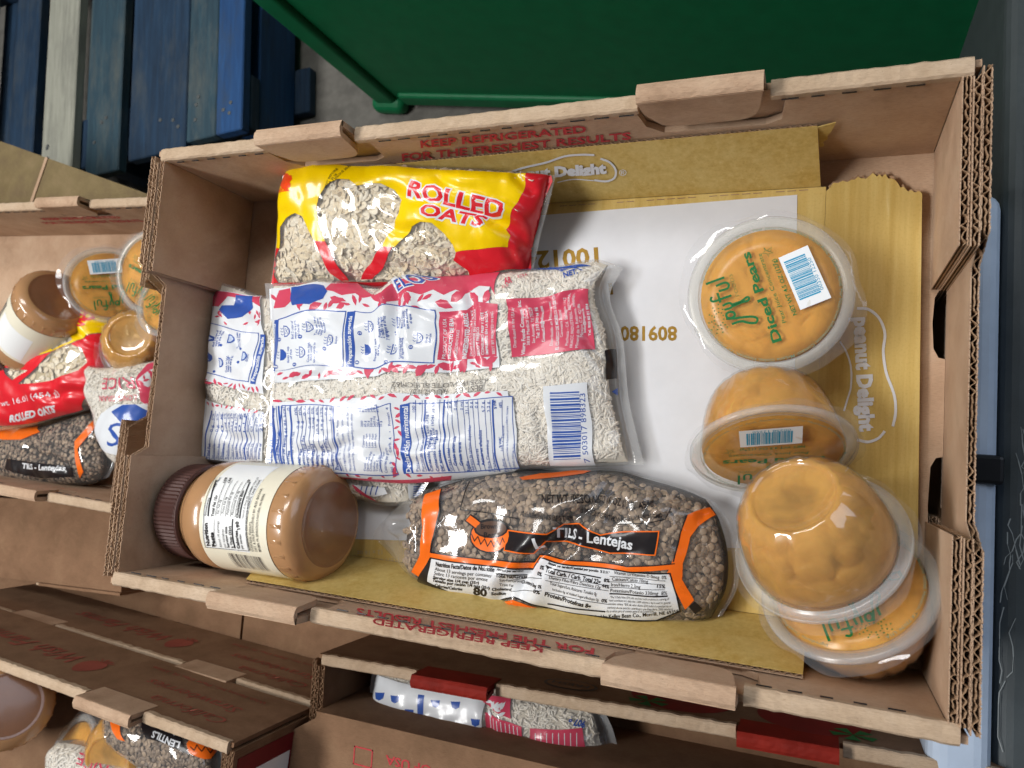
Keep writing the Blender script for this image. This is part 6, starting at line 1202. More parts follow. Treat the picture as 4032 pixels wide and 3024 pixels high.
def film(name, haze, tint=(1, 1, 1, 1), rough=.09, bumpy=.4, gloss=.05):
    m, nt, p = new_mat(name)
    out = nt.nodes['Material Output']
    nt.nodes.remove(p)
    tr = node(nt, 'ShaderNodeBsdfTransparent'); tr.inputs[0].default_value = tint
    gl = node(nt, 'ShaderNodeBsdfGlossy'); gl.inputs['Roughness'].default_value = rough
    df = node(nt, 'ShaderNodeBsdfDiffuse'); df.inputs[0].default_value = (.85, .87, .9, 1)
    fr = node(nt, 'ShaderNodeLayerWeight')
    pw = node(nt, 'ShaderNodeMath', operation='POWER'); pw.inputs[1].default_value = 4.0
    sc = node(nt, 'ShaderNodeMath', operation='MULTIPLY_ADD'); sc.inputs[1].default_value = .55; sc.inputs[2].default_value = gloss
    nt.links.new(fr.outputs['Facing'], pw.inputs[0]); nt.links.new(pw.outputs[0], sc.inputs[0])
    b = node(nt, 'ShaderNodeBump'); b.inputs['Strength'].default_value = bumpy; b.inputs['Distance'].default_value = .0012
    nt.links.new(noise(nt, coords(nt), 170, 3, .6, .8), b.inputs['Height'])
    nt.links.new(b.outputs[0], gl.inputs['Normal']); nt.links.new(b.outputs[0], fr.inputs['Normal'])
    m1 = node(nt, 'ShaderNodeMixShader'); m1.inputs[0].default_value = haze
    nt.links.new(tr.outputs[0], m1.inputs[1]); nt.links.new(df.outputs[0], m1.inputs[2])
    m2 = node(nt, 'ShaderNodeMixShader')
    nt.links.new(sc.outputs[0], m2.inputs[0]); nt.links.new(m1.outputs[0], m2.inputs[1]); nt.links.new(gl.outputs[0], m2.inputs[2])
    nt.links.new(m2.outputs[0], out.inputs[0])
    return m
film('clear_film', .06, rough=.07, bumpy=.07, gloss=.06)
film('hazy_film', .15, (1, .99, .97, 1), .07, .07, .06)
film('oat_film', .10, (1, .99, .96, 1), .07, .07, .06)
film('cup_plastic', .04, (.98, .98, .97, 1), .035, .03, .11)
film('flange_plastic', .19, (.97, .97, .95, 1), .2, .05, .03)
film('lid_film_clear', .03, (1, .985, .95, 1), .04, .12)

def tinted(name, lo, hi, rough=.6, spec=.35, sss=0, bumps=0):
    """colour varies piece by piece through the 'tint' attribute"""
    m, nt, p = new_mat(name)
    at = node(nt, 'ShaderNodeAttribute', attribute_name='tint')
    c = ramp(nt, at.outputs['Fac'], ((0, lo), (1, hi)))
    n = ramp(nt, noise(nt, coords(nt), 700, 3, .6), ((.3, (.8, .78, .74, 1)), (.6, (1, 1, 1, 1))))
    nt.links.new(mix(nt, .5, c, n, 'MULTIPLY'), p.inputs['Base Color'])
    p.inputs['Roughness'].default_value = rough; p.inputs['Specular IOR Level'].default_value = spec
    if sss:
        p.inputs['Subsurface Weight'].default_value = sss; p.inputs['Subsurface Radius'].default_value = (.004, .003, .002)
        p.inputs['Subsurface Scale'].default_value = 1
    if bumps: bump(nt, p, noise(nt, coords(nt, (1, 1, 1)), 900, 3, .6), bumps, .0006)
    return m
tinted('rice_grain', '#f1e9db', '#fdf9f1', .5, .35)
tinted('oat_flake', '#ead8b8', '#fcf4e4', .75, .2, bumps=.4)
tinted('lentil', '#6a594a', '#b29a80', .5, .4)
plain('rice_mass', '#ece3d2', .8, .2, var=.3, bumpy=1)
plain('oat_mass', '#dccba8', .9, .1, var=.4, bumpy=1)
plain('lentil_mass', '#41362d', .9, .1, var=.4, bumpy=1)  # darker than the lentils, painting shade into the gaps between them

def fruit(name, stops, rough=.35, scale=60):
    m, nt, p = new_mat(name)
    v = coords(nt)
    nt.links.new(ramp(nt, noise(nt, v, scale, 4, .55, .7), stops), p.inputs['Base Color'])
    p.inputs['Roughness'].default_value = rough
    p.inputs['Subsurface Weight'].default_value = .15; p.inputs['Subsurface Radius'].default_value = (.010, .008, .004)
    p.inputs['Subsurface Scale'].default_value = .6
    return m
fruit('pear', ((.3, '#f3bc60'), (.5, '#f7cb7c'), (.7, '#fadb9c')))
m = plain('peanut_butter', '#bb8d62', .25, .5, .7, .12)
plain('cap_brown', '#4a2f2a', .45, .4)
plain('jar_base', '#94684c', .2, .5, .6, .15)
plain('jar_label', '#ece5cf', .45, .4, .15)
plain('label_white', '#f2f3f2', .45, .4, .15)
plain('lid_green', '#17703a', .45, .3)
plain('lid_grey', '#7f8f78', .5, .3)
plain('lid_cyan', '#2a9cc4', .45, .3)
plain('lid_white', '#f1f3f5', .45, .3)
plain('glue', '#e6e0e6', .25, .5)

def translucent_syrup():
    m, nt, p = new_mat('syrup')
    out = nt.nodes['Material Output']
    p.inputs['Base Color'].default_value = srgb('#efb252'); p.inputs['Roughness'].default_value = .25
    p.inputs['Subsurface Weight'].default_value = .15; p.inputs['Subsurface Radius'].default_value = (.010, .008, .004); p.inputs['Subsurface Scale'].default_value = .6
    tr = node(nt, 'ShaderNodeBsdfTransparent'); tr.inputs[0].default_value = (1.0, .90, .68, 1)
    ms = node(nt, 'ShaderNodeMixShader')
    nt.links.new(ramp(nt, noise(nt, coords(nt), 55, 3, .5, .6), ((.32, (.46, .46, .46, 1)), (.68, (.8, .8, .8, 1)))), ms.inputs[0])
    nt.links.new(tr.outputs[0], ms.inputs[1]); nt.links.new(p.outputs[0], ms.inputs[2]); nt.links.new(ms.outputs[0], out.inputs[0])
translucent_syrup()

def carton_gold():
    m, nt, p = new_mat('carton_gold')
    st = noise(nt, coords(nt, (1, .06, 1)), 210, 4, .6)
    st2 = noise(nt, coords(nt, (1, .03, 1)), 60, 3, .6)
    c = ramp(nt, st, ((.3, '#bd9d52'), (.5, '#c8a95f'), (.66, '#d0b46c'), (.8, '#e2d09a')))
    c = mix(nt, ramp(nt, st2, ((.4, (0, 0, 0, 1)), (.62, (.4, .4, .4, 1)))), c, srgb('#d8c07c'))
    fl = ramp(nt, noise(nt, coords(nt), 600, 3, .7), ((.3, (.8, .76, .66, 1)), (.5, (1, 1, 1, 1))))
    nt.links.new(mix(nt, .45, c, fl, 'MULTIPLY'), p.inputs['Base Color'])
    p.inputs['Roughness'].default_value = .6; p.inputs['Specular IOR Level'].default_value = .3
    bump(nt, p, noise(nt, coords(nt, (1, .15, 1)), 300, 3, .6), .2, .0005)
carton_gold()

def wood(name, a, b, c, wear):
    m, nt, p = new_mat(name)
    g = noise(nt, coords(nt, (14, 1, 14)), 9, 6, .65, .4)
    w = noise(nt, coords(nt, (4, 1.2, 4)), 5, 6, .7)
    col = ramp(nt, g, ((.3, a), (.55, b), (.75, c)))
    col = mix(nt, ramp(nt, w, ((.48, (0, 0, 0, 1)), (.72, (.75, .75, .75, 1)))), col, srgb(wear))
    nt.links.new(col, p.inputs['Base Color'])
    p.inputs['Roughness'].default_value = .75
    bump(nt, p, g, .5, .002)
wood('wood_blue', '#0f283f', '#173550', '#22425f', '#454d52')
wood('wood_bright_blue', '#143c6a', '#1b4a7e', '#24568c', '#364452')
wood('wood_teal', '#223a48', '#2c4856', '#385662', '#5c625e')
wood('wood_pale', '#8f9084', '#a6a698', '#b6b5a8', '#7c7c74')
plain('nail', '#8c8f8f', .4, .5, metal=.8)
plain('concrete', '#77746e', .85, .3, var=.3, bumpy=.4)
plain('green_plastic', '#0b7145', .5, .35, var=.18, bumpy=.12)
plain('faint_ink', '#a4584a', .85, .15, var=.25)
plain('grey_plastic', '#4c5356', .5, .4, var=.15, bumpy=.3)
plain('pale_plastic', '#c9d9ee', .4, .4, var=.1)
plain('black_plastic', '#15161a', .4, .4)
plain('scratch', '#9aa0a0', .7, .3)
plain('dark_red', '#7c1420', .5, .4, var=.2)
plain('bright_red', '#98281c', .7, .2, var=.3)
plain('leaf_green', '#1d6a34', .6, .3)
plain('strawberry_red', '#8a1a1c', .6, .3, var=.3)

# ---------------------------------------------------------------- mesh helpers
def link_mesh(name, verts, faces, mats, parent=None, smooth=False, fmat=None, tint=None, normals=None):
    me = bpy.data.meshes.new(name)
    verts = np.asarray(verts, np.float32).reshape(-1, 3)
    if isinstance(faces, np.ndarray):
        n, k = faces.shape
        me.vertices.add(len(verts)); me.vertices.foreach_set('co', verts.ravel())
        me.loops.add(n*k); me.loops.foreach_set('vertex_index', faces.astype(np.int32).ravel())
        me.polygons.add(n); me.polygons.foreach_set('loop_start', np.arange(0, n*k, k, dtype=np.int32))
        me.polygons.foreach_set('loop_total', np.full(n, k, np.int32))
    else:
        me.from_pydata(verts.tolist(), [], faces)
    for m in (mats if isinstance(mats, (list, tuple)) else [mats]):
        me.materials.append(MATS[m])
    if fmat is not None: me.polygons.foreach_set('material_index', np.asarray(fmat, np.int32))
    me.update(calc_edges=True); me.validate()
    if smooth: me.polygons.foreach_set('use_smooth', np.ones(len(me.polygons), bool))
    if tint is not None:
        a = me.attributes.new('tint', 'FLOAT', 'POINT'); a.data.foreach_set('value', np.asarray(tint, np.float32))
    if normals is not None:
        me.polygons.foreach_set('use_smooth', np.ones(len(me.polygons), bool))
        if len(me.vertices) == len(normals): me.normals_split_custom_set_from_vertices(np.asarray(normals).tolist())
    o = bpy.data.objects.new(name, me)
    COL.objects.link(o)
    if parent is not None: o.parent = parent
    return o
def tag(o, label=None, cat=None, group=None, kind=None):
    for k, v in (('label', label), ('category', cat), ('group', group), ('kind', kind)):
        if v: o[k] = v
    return o
def thing(name, label, cat, loc=(0, 0, 0), rotz=0, group=None):
    o = bpy.data.objects.new(name, None)
    COL.objects.link(o); o.empty_display_size = .02
    o.location = loc; o.rotation_euler = (0, 0, rotz)
    return tag(o, label, cat, group)
class MB:
    """collects shapes into one mesh"""
    def __init__(s): s.v = []; s.f = []; s.m = []
    def add(s, v, f, m=0):
        k = len(s.v); s.v += [tuple(p) for p in v]; s.f += [tuple(i+k for i in q) for q in f]; s.m += [m]*len(f)
    def box(s, lo, hi, m=0):
        x0, y0, z0 = lo; x1, y1, z1 = hi
        s.add([(x0, y0, z0), (x1, y0, z0), (x1, y1, z0), (x0, y1, z0), (x0, y0, z1), (x1, y0, z1), (x1, y1, z1), (x0, y1, z1)],
              [(0, 3, 2, 1), (4, 5, 6, 7), (0, 1, 5, 4), (1, 2, 6, 5), (2, 3, 7, 6), (3, 0, 4, 7)], m)
    def slab(s, poly, o, a, b, n, t, m=0):
        """polygon in the frame o + x a + y b, thickness t along n"""
        o, a, b, n = (Vector(q) for q in (o, a, b, n)); k = len(poly)
        v = [o + a*x + b*y for x, y in poly] + [o + a*x + b*y + n*t for x, y in poly]
        tri = tessellate_polygon([[Vector((x, y, 0)) for x, y in poly]])
        f = [(i, j, l) for i, j, l in tri] + [(l+k, j+k, i+k) for i, j, l in tri] + [(i, (i+1) % k, (i+1) % k + k, i+k) for i in range(k)]
        s.add(v, f, m)
    def obj(s, name, mats, parent=None, smooth=False, fix=True):
        o = link_mesh(name, s.v, s.f, mats, parent, smooth, s.m)
        if fix:
            bm = bmesh.new(); bm.from_mesh(o.data); bmesh.ops.recalc_face_normals(bm, faces=bm.faces); bm.to_mesh(o.data); bm.free()
        return o
def rounded_box(name, lo, hi, r, mat, parent=None, seg=2):
    mb = MB(); mb.box(lo, hi); o = mb.obj(name, mat, parent)
    bm = bmesh.new(); bm.from_mesh(o.data)
    bmesh.ops.bevel(bm, geom=bm.edges[:], offset=r, segments=seg, profile=.5, affect='EDGES')
    bm.to_mesh(o.data); bm.free()
    return o
def lathe(prof, n=48, ridges=None):
    """profile [(r, z)] about z -> verts, quads"""
    v = []; f = []
    for j, (r, z) in enumerate(prof):
        for i in range(n):
            a = 2*math.pi*i/n; rr = r*(ridges(j, i) if ridges else 1)
            v.append((rr*math.cos(a), rr*math.sin(a), z))
    for j in range(len(prof)-1):
        for i in range(n):
            k = (i+1) % n
            f.append((j*n+i, j*n+k, (j+1)*n+k, (j+1)*n+i))
    return v, f

# ---------------------------------------------------------------- lettering and printed panels
_TXT = {}
def text_mesh(t, bold, shear):
    key = (t, bold, shear)
    if key not in _TXT:
        cu = bpy.data.curves.new('lettering', 'FONT'); cu.body = t; cu.offset = bold; cu.shear = shear; cu.resolution_u = 2
        ob = bpy.data.objects.new('lettering', cu)
        me = bpy.data.meshes.new_from_object(ob)
        me.calc_loop_triangles()
        v = np.array([w.co[:2] for w in me.vertices], float).reshape(-1, 2)
        f = np.array([l.vertices[:] for l in me.loop_triangles], int).reshape(-1, 3)
        bpy.data.objects.remove(ob); bpy.data.curves.remove(cu); bpy.data.meshes.remove(me)
        if len(v):
            x0, x1 = v[:, 0].min(), v[:, 0].max()
            v = np.stack([(v[:, 0]-x0)/max(x1-x0, 1e-6), v[:, 1]/.70], 1)
        _TXT[key] = (v, f)
    return _TXT[key]
def split_long(uv, tri, pos, lim):
    """halve every triangle edge that is longer than lim on the surface"""
    for _ in range(7):
        P = pos(uv)
        e = np.concatenate([tri[:, [0, 1]], tri[:, [1, 2]], tri[:, [2, 0]]])
        ek = np.sort(e, 1)
        L = np.linalg.norm(P[ek[:, 0]]-P[ek[:, 1]], axis=1)
        n = len(tri)
        if not (L > lim).any(): break
        uq, ix = np.unique(ek[:, 0].astype(np.int64)*len(uv) + ek[:, 1], return_inverse=True)
        ix = ix.ravel()
        a, b = uq//len(uv), uq % len(uv)
        Lu = np.linalg.norm(P[a]-P[b], axis=1)
        sp = Lu > lim
        mid = np.full(len(uq), -1); mid[sp] = len(uv) + np.arange(sp.sum())
        uv = np.concatenate([uv, (uv[a[sp]] + uv[b[sp]])/2])
        M = mid[ix].reshape(3, n).T
        out = []
        for t, m in zip(tri.tolist(), M.tolist()):
            c = [q >= 0 for q in m]; s = sum(c)
            if s == 0: out.append(t)
            elif s == 3: out += [[t[0], m[0], m[2]], [m[0], t[1], m[1]], [m[2], m[1], t[2]], m]
            elif s == 1:
                i = c.index(True); x, y, z = t[i], t[(i+1) % 3], t[(i+2) % 3]
                out += [[x, m[i], z], [m[i], y, z]]
            else:
                i = c.index(False); x, y, z = t[i], t[(i+1) % 3], t[(i+2) % 3]; p, q = m[(i+1) % 3], m[(i+2) % 3]
                out += [[x, y, p], [x, p, q], [q, p, z]]
        tri = np.array(out, int)
    return uv, tri
def surf_normals(s, uv, h=6e-4):
    u, v = uv[:, 0], uv[:, 1]
    n = np.cross(s.eval(u+h, v)-s.eval(u-h, v), s.eval(u, v+h)-s.eval(u, v-h))
    n /= np.maximum(np.linalg.norm(n, axis=1), 1e-12)[:, None]
    return n
def outward(s, n, P):
    if isinstance(s, BagSurface): sg = np.sign(n[:, 2])
    elif isinstance(s, TurnedSurface): sg = np.sign(((P-s.o)*n).sum(1))
    else: sg = np.sign(((np.array([0, 0, .4])-P)*n).sum(1))
    return n*np.where(sg == 0, 1, sg)[:, None]
PANEL_NAMES = {'T': 'lettering', 'P': 'printed_marks'}
def print_on(key, parent, prefix='film_ink_', lim=.0028, base=.00022, step=.00011, origin=(0, 0, 0)):
    s = make_surface(SURF[key]); groups = {}
    for ei, e in enumerate(PRINTS.get(key, ())):
        kind, col, lay = e[0], e[1], e[2]
        if kind == 'P':
            loops = [[Vector((a, b, 0)) for a, b in lp] for lp in e[3]]
            uv = np.array([q[:2] for lp in loops for q in lp], float)
            tri = np.array(tessellate_polygon(loops), int).reshape(-1, 3)
        else:
            v, tri = text_mesh(e[3], e[5], e[6])
            if not len(v): continue
            q = np.array(e[4], float); x = v[:, :1]; y = v[:, 1:]
            uv = (1-x)*(1-y)*q[0] + x*(1-y)*q[1] + x*y*q[2] + (1-x)*y*q[3]
        if not len(tri): continue
        if not isinstance(s, PlaneSurface):
            if isinstance(s, BagSurface): uv = np.clip(uv, .002, .998)
            uv, tri = split_long(uv, tri, lambda w: s.eval(w[:, 0], w[:, 1], 1, False), lim)
        P = s.eval(uv[:, 0], uv[:, 1]); n = outward(s, surf_normals(s, uv), P)
        g3 = np.cross(P[tri[:, 1]]-P[tri[:, 0]], P[tri[:, 2]]-P[tri[:, 0]])
        bad = (g3*n[tri[:, 0]]).sum(1) < 0
        tri = tri.copy(); tri[bad] = tri[bad][:, ::-1]
        P = P + n*(base + step*lay + (ei % 36)*2.5e-6) - np.array(origin)
        ext = np.ptp(P, axis=0).max()
        if kind == 'P' and (ext > .02 and len(e[3][0]) > 4 or len(e[3]) > 1):   # large panel: a part of its own
            link_mesh('printed_panel', P, tri, prefix + col if prefix + col in MATS else col, parent, normals=n)
            continue
        g = groups.setdefault((kind, col), [[], [], [], 0])
        g[0].append(P); g[1].append(tri + g[3]); g[2].append(n); g[3] += len(P)
    for (kind, col), (P, T, N, _) in groups.items():
        mat = prefix + col if prefix + col in MATS else col
        o = link_mesh(PANEL_NAMES[kind], np.concatenate(P), np.concatenate(T), mat, parent, normals=np.concatenate(N))
        o['kind'] = 'stuff'

# ---------------------------------------------------------------- bags
def in_loops(pts, loops):
    r = np.zeros(len(pts), bool)
    for lp in loops:
        a = np.array(lp, float); b = np.roll(a, -1, 0)
        for (x0, y0), (x1, y1) in zip(a, b):
            if y0 == y1: continue
            c = ((y0 > pts[:, 1]) != (y1 > pts[:, 1])) & (pts[:, 0] < (x1-x0)*(pts[:, 1]-y0)/(y1-y0) + x0)
            r ^= c
    return r
def grain_shape(kind):
    if kind == 'lentil': ax, nu, nv = (2.75, 2.75, .72), 12, 5
    elif kind == 'oat': ax, nu, nv = (5.7, 3.4, .7), 14, 6
    else: ax, nu, nv = (3.6, 1.0, .7), 6, 6
    v = []; f = []
    for j in range(nv+1):
        th = math.pi*j/nv
        for i in range(nu):
            a = 2*math.pi*i/nu
            if kind == 'rice':   # long axis is the pole axis
                p = [math.cos(th)*ax[0], math.sin(th)**.8*math.cos(a)*ax[1], math.sin(th)**.8*math.sin(a)*ax[2]]
            else:
                p = [math.sin(th)*math.cos(a)*ax[0], math.sin(th)*math.sin(a)*ax[1], math.cos(th)*ax[2]]
            if kind == 'oat':
                p[2] += .028*p[0]*p[0] - .55*math.exp(-(p[1]/.5)**2)*(1 if p[2] > 0 else 0)
                p[1] *= 1 + .06*p[0]/4.9
            v.append(p)
    for j in range(nv):
        for i in range(nu):
            k = (i+1) % nu
            f.append((j*nu+i, j*nu+k, (j+1)*nu+k, (j+1)*nu+i))
    return np.array(v)*.001, np.array(f)
GRAIN = dict(rice=('rice_grain', 'rice_mass', 'rice_grains', .0026, .12, .0013, .0026), oat=('oat_flake', 'oat_mass', 'oat_flakes', .0042, .48, .0026, .0046), lentil=('lentil', 'lentil_mass', 'lentils', .0034, .50, .0019, .0036))
def make_bag(key, name, label, cat, grain, count, group=None, res=.0016, film_mat=None):
    d = SURF[key]; s = make_surface(d)
    film_mat = film_mat or {'rice': 'hazy_film', 'oat': 'oat_film', 'lentil': 'clear_film'}[grain]
    c = s.eval(np.array([.5]), np.array([.5]), 1, False)[0]
    zlow = min(d['z']) - d['B']
    org = np.array([c[0], c[1], zlow])
    t = thing(name, label, cat, tuple(org), 0, group)
    sz = lambda a: np.linalg.norm(np.diff(np.array(a), axis=0), axis=1).sum()
    nu = int(max(sz(d['top']), sz(d['bottom']))/res); nv = int(max(sz(d['left']), sz(d['right']))*1.25/res)
    nu, nv = max(24, min(nu, 220)), max(20, min(nv, 160))
    u = np.linspace(0, 1, nu+1); v = (1-np.cos(np.linspace(0, math.pi, nv+1)))/2*.5 + np.linspace(0, 1, nv+1)*.5
    A, B = np.meshgrid(u, v, indexing='ij')
    top = s.eval(A, B) - org; bot = s.eval(A, B, -1) - org
    bot[..., 2] -= .0004
    idx = np.arange((nu+1)*(nv+1)).reshape(nu+1, nv+1)
    q = np.stack([idx[:-1, :-1], idx[1:, :-1], idx[1:, 1:], idx[:-1, 1:]], -1).reshape(-1, 4)
    link_mesh('film', np.concatenate([top.reshape(-1, 3), bot.reshape(-1, 3)]), np.concatenate([q, q[:, ::-1] + idx.size]), film_mat, t, smooth=True)
    gm, mm, part, deep, tilt, d0, d1 = GRAIN[grain]
    # contents: body below the film, loose grains pressed against it
    tl = d.get('tail'); ua = (tl[0]+.135) if tl else d.get('mu', .03)+.012
    a = np.linspace(ua, 1-d.get('mu', .03)-.012, 61); b = np.linspace(.015, .985, 41)
    A, B = np.meshgrid(a, b, indexing='ij'); uv = np.stack([A.ravel(), B.ravel()], 1)
    P = s.eval(uv[:, 0], uv[:, 1]); n = outward(s, surf_normals(s, uv), P)
    f = s.prof(uv[:, 0], uv[:, 1])
    P = P - n*(deep*np.clip(f*2, .25, 1))[:, None] - org
    Q = s.eval(uv[:, 0], uv[:, 1], -1) - org; Q[:, 2] += .002
    Q[:, 2] = np.minimum(Q[:, 2], P[:, 2]-.0002)
    idx = np.arange(61*41).reshape(61, 41)
    q = np.stack([idx[:-1, :-1], idx[1:, :-1], idx[1:, 1:], idx[:-1, 1:]], -1).reshape(-1, 4)
    link_mesh('contents', np.concatenate([P, Q]), np.concatenate([q, q[:, ::-1] + idx.size]), mm, t, smooth=True)
    rs = np.random.RandomState(d.get('seed', 1)+100)
    uv = np.stack([rs.uniform(ua+.005, 1-d.get('mu', .03)-.015, count*3), rs.uniform(.02, .98, count*3)], 1)
    w = s.prof(uv[:, 0], uv[:, 1])
    keep = w > .18
    for e in PRINTS.get(key, ()):
        if e[0] == 'P' and e[2] == 1 and len(e[3][0]) > 6: keep &= ~in_loops(uv, e[3])
    uv = uv[keep]
    gap = {'lentil': .0047, 'oat': .0066}.get(grain)
    if gap:   # upper layer spread without overlap, the rest a layer deeper
        X = s.eval(uv[:, 0], uv[:, 1], 1, False); cell = {}; first = []; rest = []
        for i, (px, py, pz) in enumerate(X):
            k = (int(px//gap), int(py//gap), int(pz//gap))
            ok = all((px-a)**2 + (py-b)**2 + (pz-c)**2 > gap*gap for dx in (-1, 0, 1) for dy in (-1, 0, 1) for dz in (-1, 0, 1) for (a, b, c) in cell.get((k[0]+dx, k[1]+dy, k[2]+dz), ()))
            if ok: cell.setdefault(k, []).append((px, py, pz)); first.append(i)
            else: rest.append(i)
        rest = rest[:max(0, count-len(first))]
        uv = uv[first + rest]; lay2 = np.array([0]*len(first) + [1]*len(rest))
    else:
        uv = uv[:count]; lay2 = np.zeros(len(uv))
    if len(uv):
        gv, gf = grain_shape(grain); m = len(uv)
        P = s.eval(uv[:, 0], uv[:, 1]); n = outward(s, surf_normals(s, uv, 4e-3), P)
        P = P - n*(rs.uniform(d0, (d0*1.6 if gap else d1), m) + lay2*(d1-d0)*rs.uniform(.6, 1, m))[:, None] - org
        r = rs.normal(size=(m, 3)); n2 = n + rs.normal(size=(m, 3))*tilt*.5; n2 /= np.linalg.norm(n2, axis=1)[:, None]
        t1 = np.cross(n2, r); t1 /= np.linalg.norm(t1, axis=1)[:, None]; t2 = np.cross(n2, t1)
        sc = rs.uniform(.82, 1.12, m)
        V = P[:, None] + (gv[None, :, 0, None]*t1[:, None] + gv[None, :, 1, None]*t2[:, None] + gv[None, :, 2, None]*n2[:, None])*sc[:, None, None]
        F = (gf[None] + (np.arange(m)*len(gv))[:, None, None]).reshape(-1, 4)
        tint = np.repeat(rs.uniform(0, 1, m), len(gv))
        g = link_mesh(part, V.reshape(-1, 3), F, gm, t, smooth=True, tint=tint)
        g['kind'] = 'stuff'
    print_on(key, t, origin=org)
    return t
# ---------------------------------------------------------------- corrugated cardboard
def corrugated(name, parent, o, along, nrm, length, top, z0=0., t=.0044, pitch=.0062, mats=('kraft', 'kraft_flute', 'kraft_worn'), seed=0):
    """upright board: two liners with a wavy medium between them, open flutes at the top edge; top(s) = height"""
    o, a, n = Vector(o), Vector(along), Vector(nrm)
    mb = MB(); rs = random.Random(seed)
    per = max(4, int(length/pitch)); N = per*8
    ss = [length*i/N for i in range(N+1)]
    def sheet(off, th, m, rag):
        v = []; f = []
        for i, s in enumerate(ss):
            oo = off(s); z = top(s) + (rs.uniform(-rag, rag) if i % 3 == 0 else 0)
            for dn, zz in ((oo, z0), (oo, z), (oo+th, z), (oo+th, z0)):
                v.append(o + a*s + n*dn + Vector((0, 0, zz)))
        for i in range(N):
            k = 4*i
            for j in range(3):
                f.append((k+j, k+4+j, k+5+j, k+1+j))
        f += [(0, 1, 2, 3), (4*N, 4*N+3, 4*N+2, 4*N+1)]
        mb.add(v, f, m)
    sheet(lambda s: 0, .0006, 0, .0011)
    wob = [rs.uniform(-1.6, 1.6) for _ in range(40)]; dent = [rs.choice((.15, .4, .7, .9, 1, 1)) for _ in range(40)]
    def phase(s): q = s/length*38; i = int(q); return wob[i] + (wob[i+1]-wob[i])*(q-i)
    sheet(lambda s: .0005 + (t-.0016)*(.5+.5*dent[int(s/length*38)]*math.sin(2*math.pi*s/pitch + phase(s))), .0006, 1, .0012)
    sheet(lambda s: t-.0006 + rs.uniform(-.0002, .0004), .0006, 0, .0012)
    return mb.obj(name, list(mats), parent)

def folded_rim(parent, x0, x1, y, s, H, seed, w=.0098):
    """rounded worn fold along the top of a long wall, with nicked perforation edge"""
    rs = random.Random(seed); n = max(6, int((x1-x0)/.004)); v = []; f = []
    prof = [(-.0004, -.006), (-.0005, -.0012), (.0008, .0001), (w*.5, .0005), (w-.0008, .0), (w+.0005, -.0014), (w+.0003, -.007)]
    ph = rs.uniform(0, 6)
    for i in range(n+1):
        x = x0 + (x1-x0)*i/n
        sc = .00022*math.sin(x*2*math.pi/.0165+ph) + rs.uniform(-.0003, .0003)
        for j, (a, b) in enumerate(prof):
            k = abs(j-3)/3
            v.append((x, s*(y + a + (sc if j > 3 else -sc*.5 if j < 3 else 0)*1.0), H + b + rs.uniform(-.0003, .0003) - sc*k*.8))
    m = len(prof)
    for i in range(n):
        for j in range(m-1):
            f.append((i*m+j, (i+1)*m+j, (i+1)*m+j+1, i*m+j+1))
    f += [tuple(range(m)), tuple(n*m + j for j in range(m))[::-1]]
    mb = MB(); mb.add(v, f)
    return mb.obj('folded_rim', 'kraft_worn', parent)

def lock_tab(parent, x0, x1, y, s, H, mat, seed):
    """tab folded over the rim, its rounded leaf hanging down inside the notch"""
    mb = MB(); r = .014; top = H + .0125; low = H - .025
    def leaf():
        p = [(x0, top), (x0+.002, low+r*1.4), (x0+.010, low+.003), (x0+.020, low)]
        p += [(x1-r+r*math.sin(a)-.004, low+r-r*math.cos(a)) for a in (0, .5, 1., 1.5)]
        return p + [(x1, top)]
    lf = leaf()
    mb.slab([(x, z) for x, z in lf], (0, s*(y-.0022), 0), (1, 0, 0), (0, 0, 1), (0, s, 0), .0042)
    mb.slab([(x0, H-.02), (x0, top), (x1, top), (x1, H-.02)], (0, s*(y+.0055), 0), (1, 0, 0), (0, 0, 1), (0, s, 0), .0044)
    # rounded fold joining both
    n = 18; k = 7; v = []; f = []
    rs = random.Random(seed)
    for i in range(n+1):
        x = x0 + (x1-x0)*i/n
        for j in range(k):
            a = math.pi*j/(k-1)
            v.append((x, s*(y + .0038 - .0063*math.cos(a)), top - .0015 + .0036*math.sin(a) + rs.uniform(-.0003, .0003)))
    for i in range(n):
        for j in range(k-1): f.append((i*k+j, (i+1)*k+j, (i+1)*k+j+1, i*k+j+1))
    f += [tuple(range(k)), tuple(n*k+j for j in range(k))[::-1]]
    mb.add(v, f)
    return mb.obj('lock_tab', mat, parent)

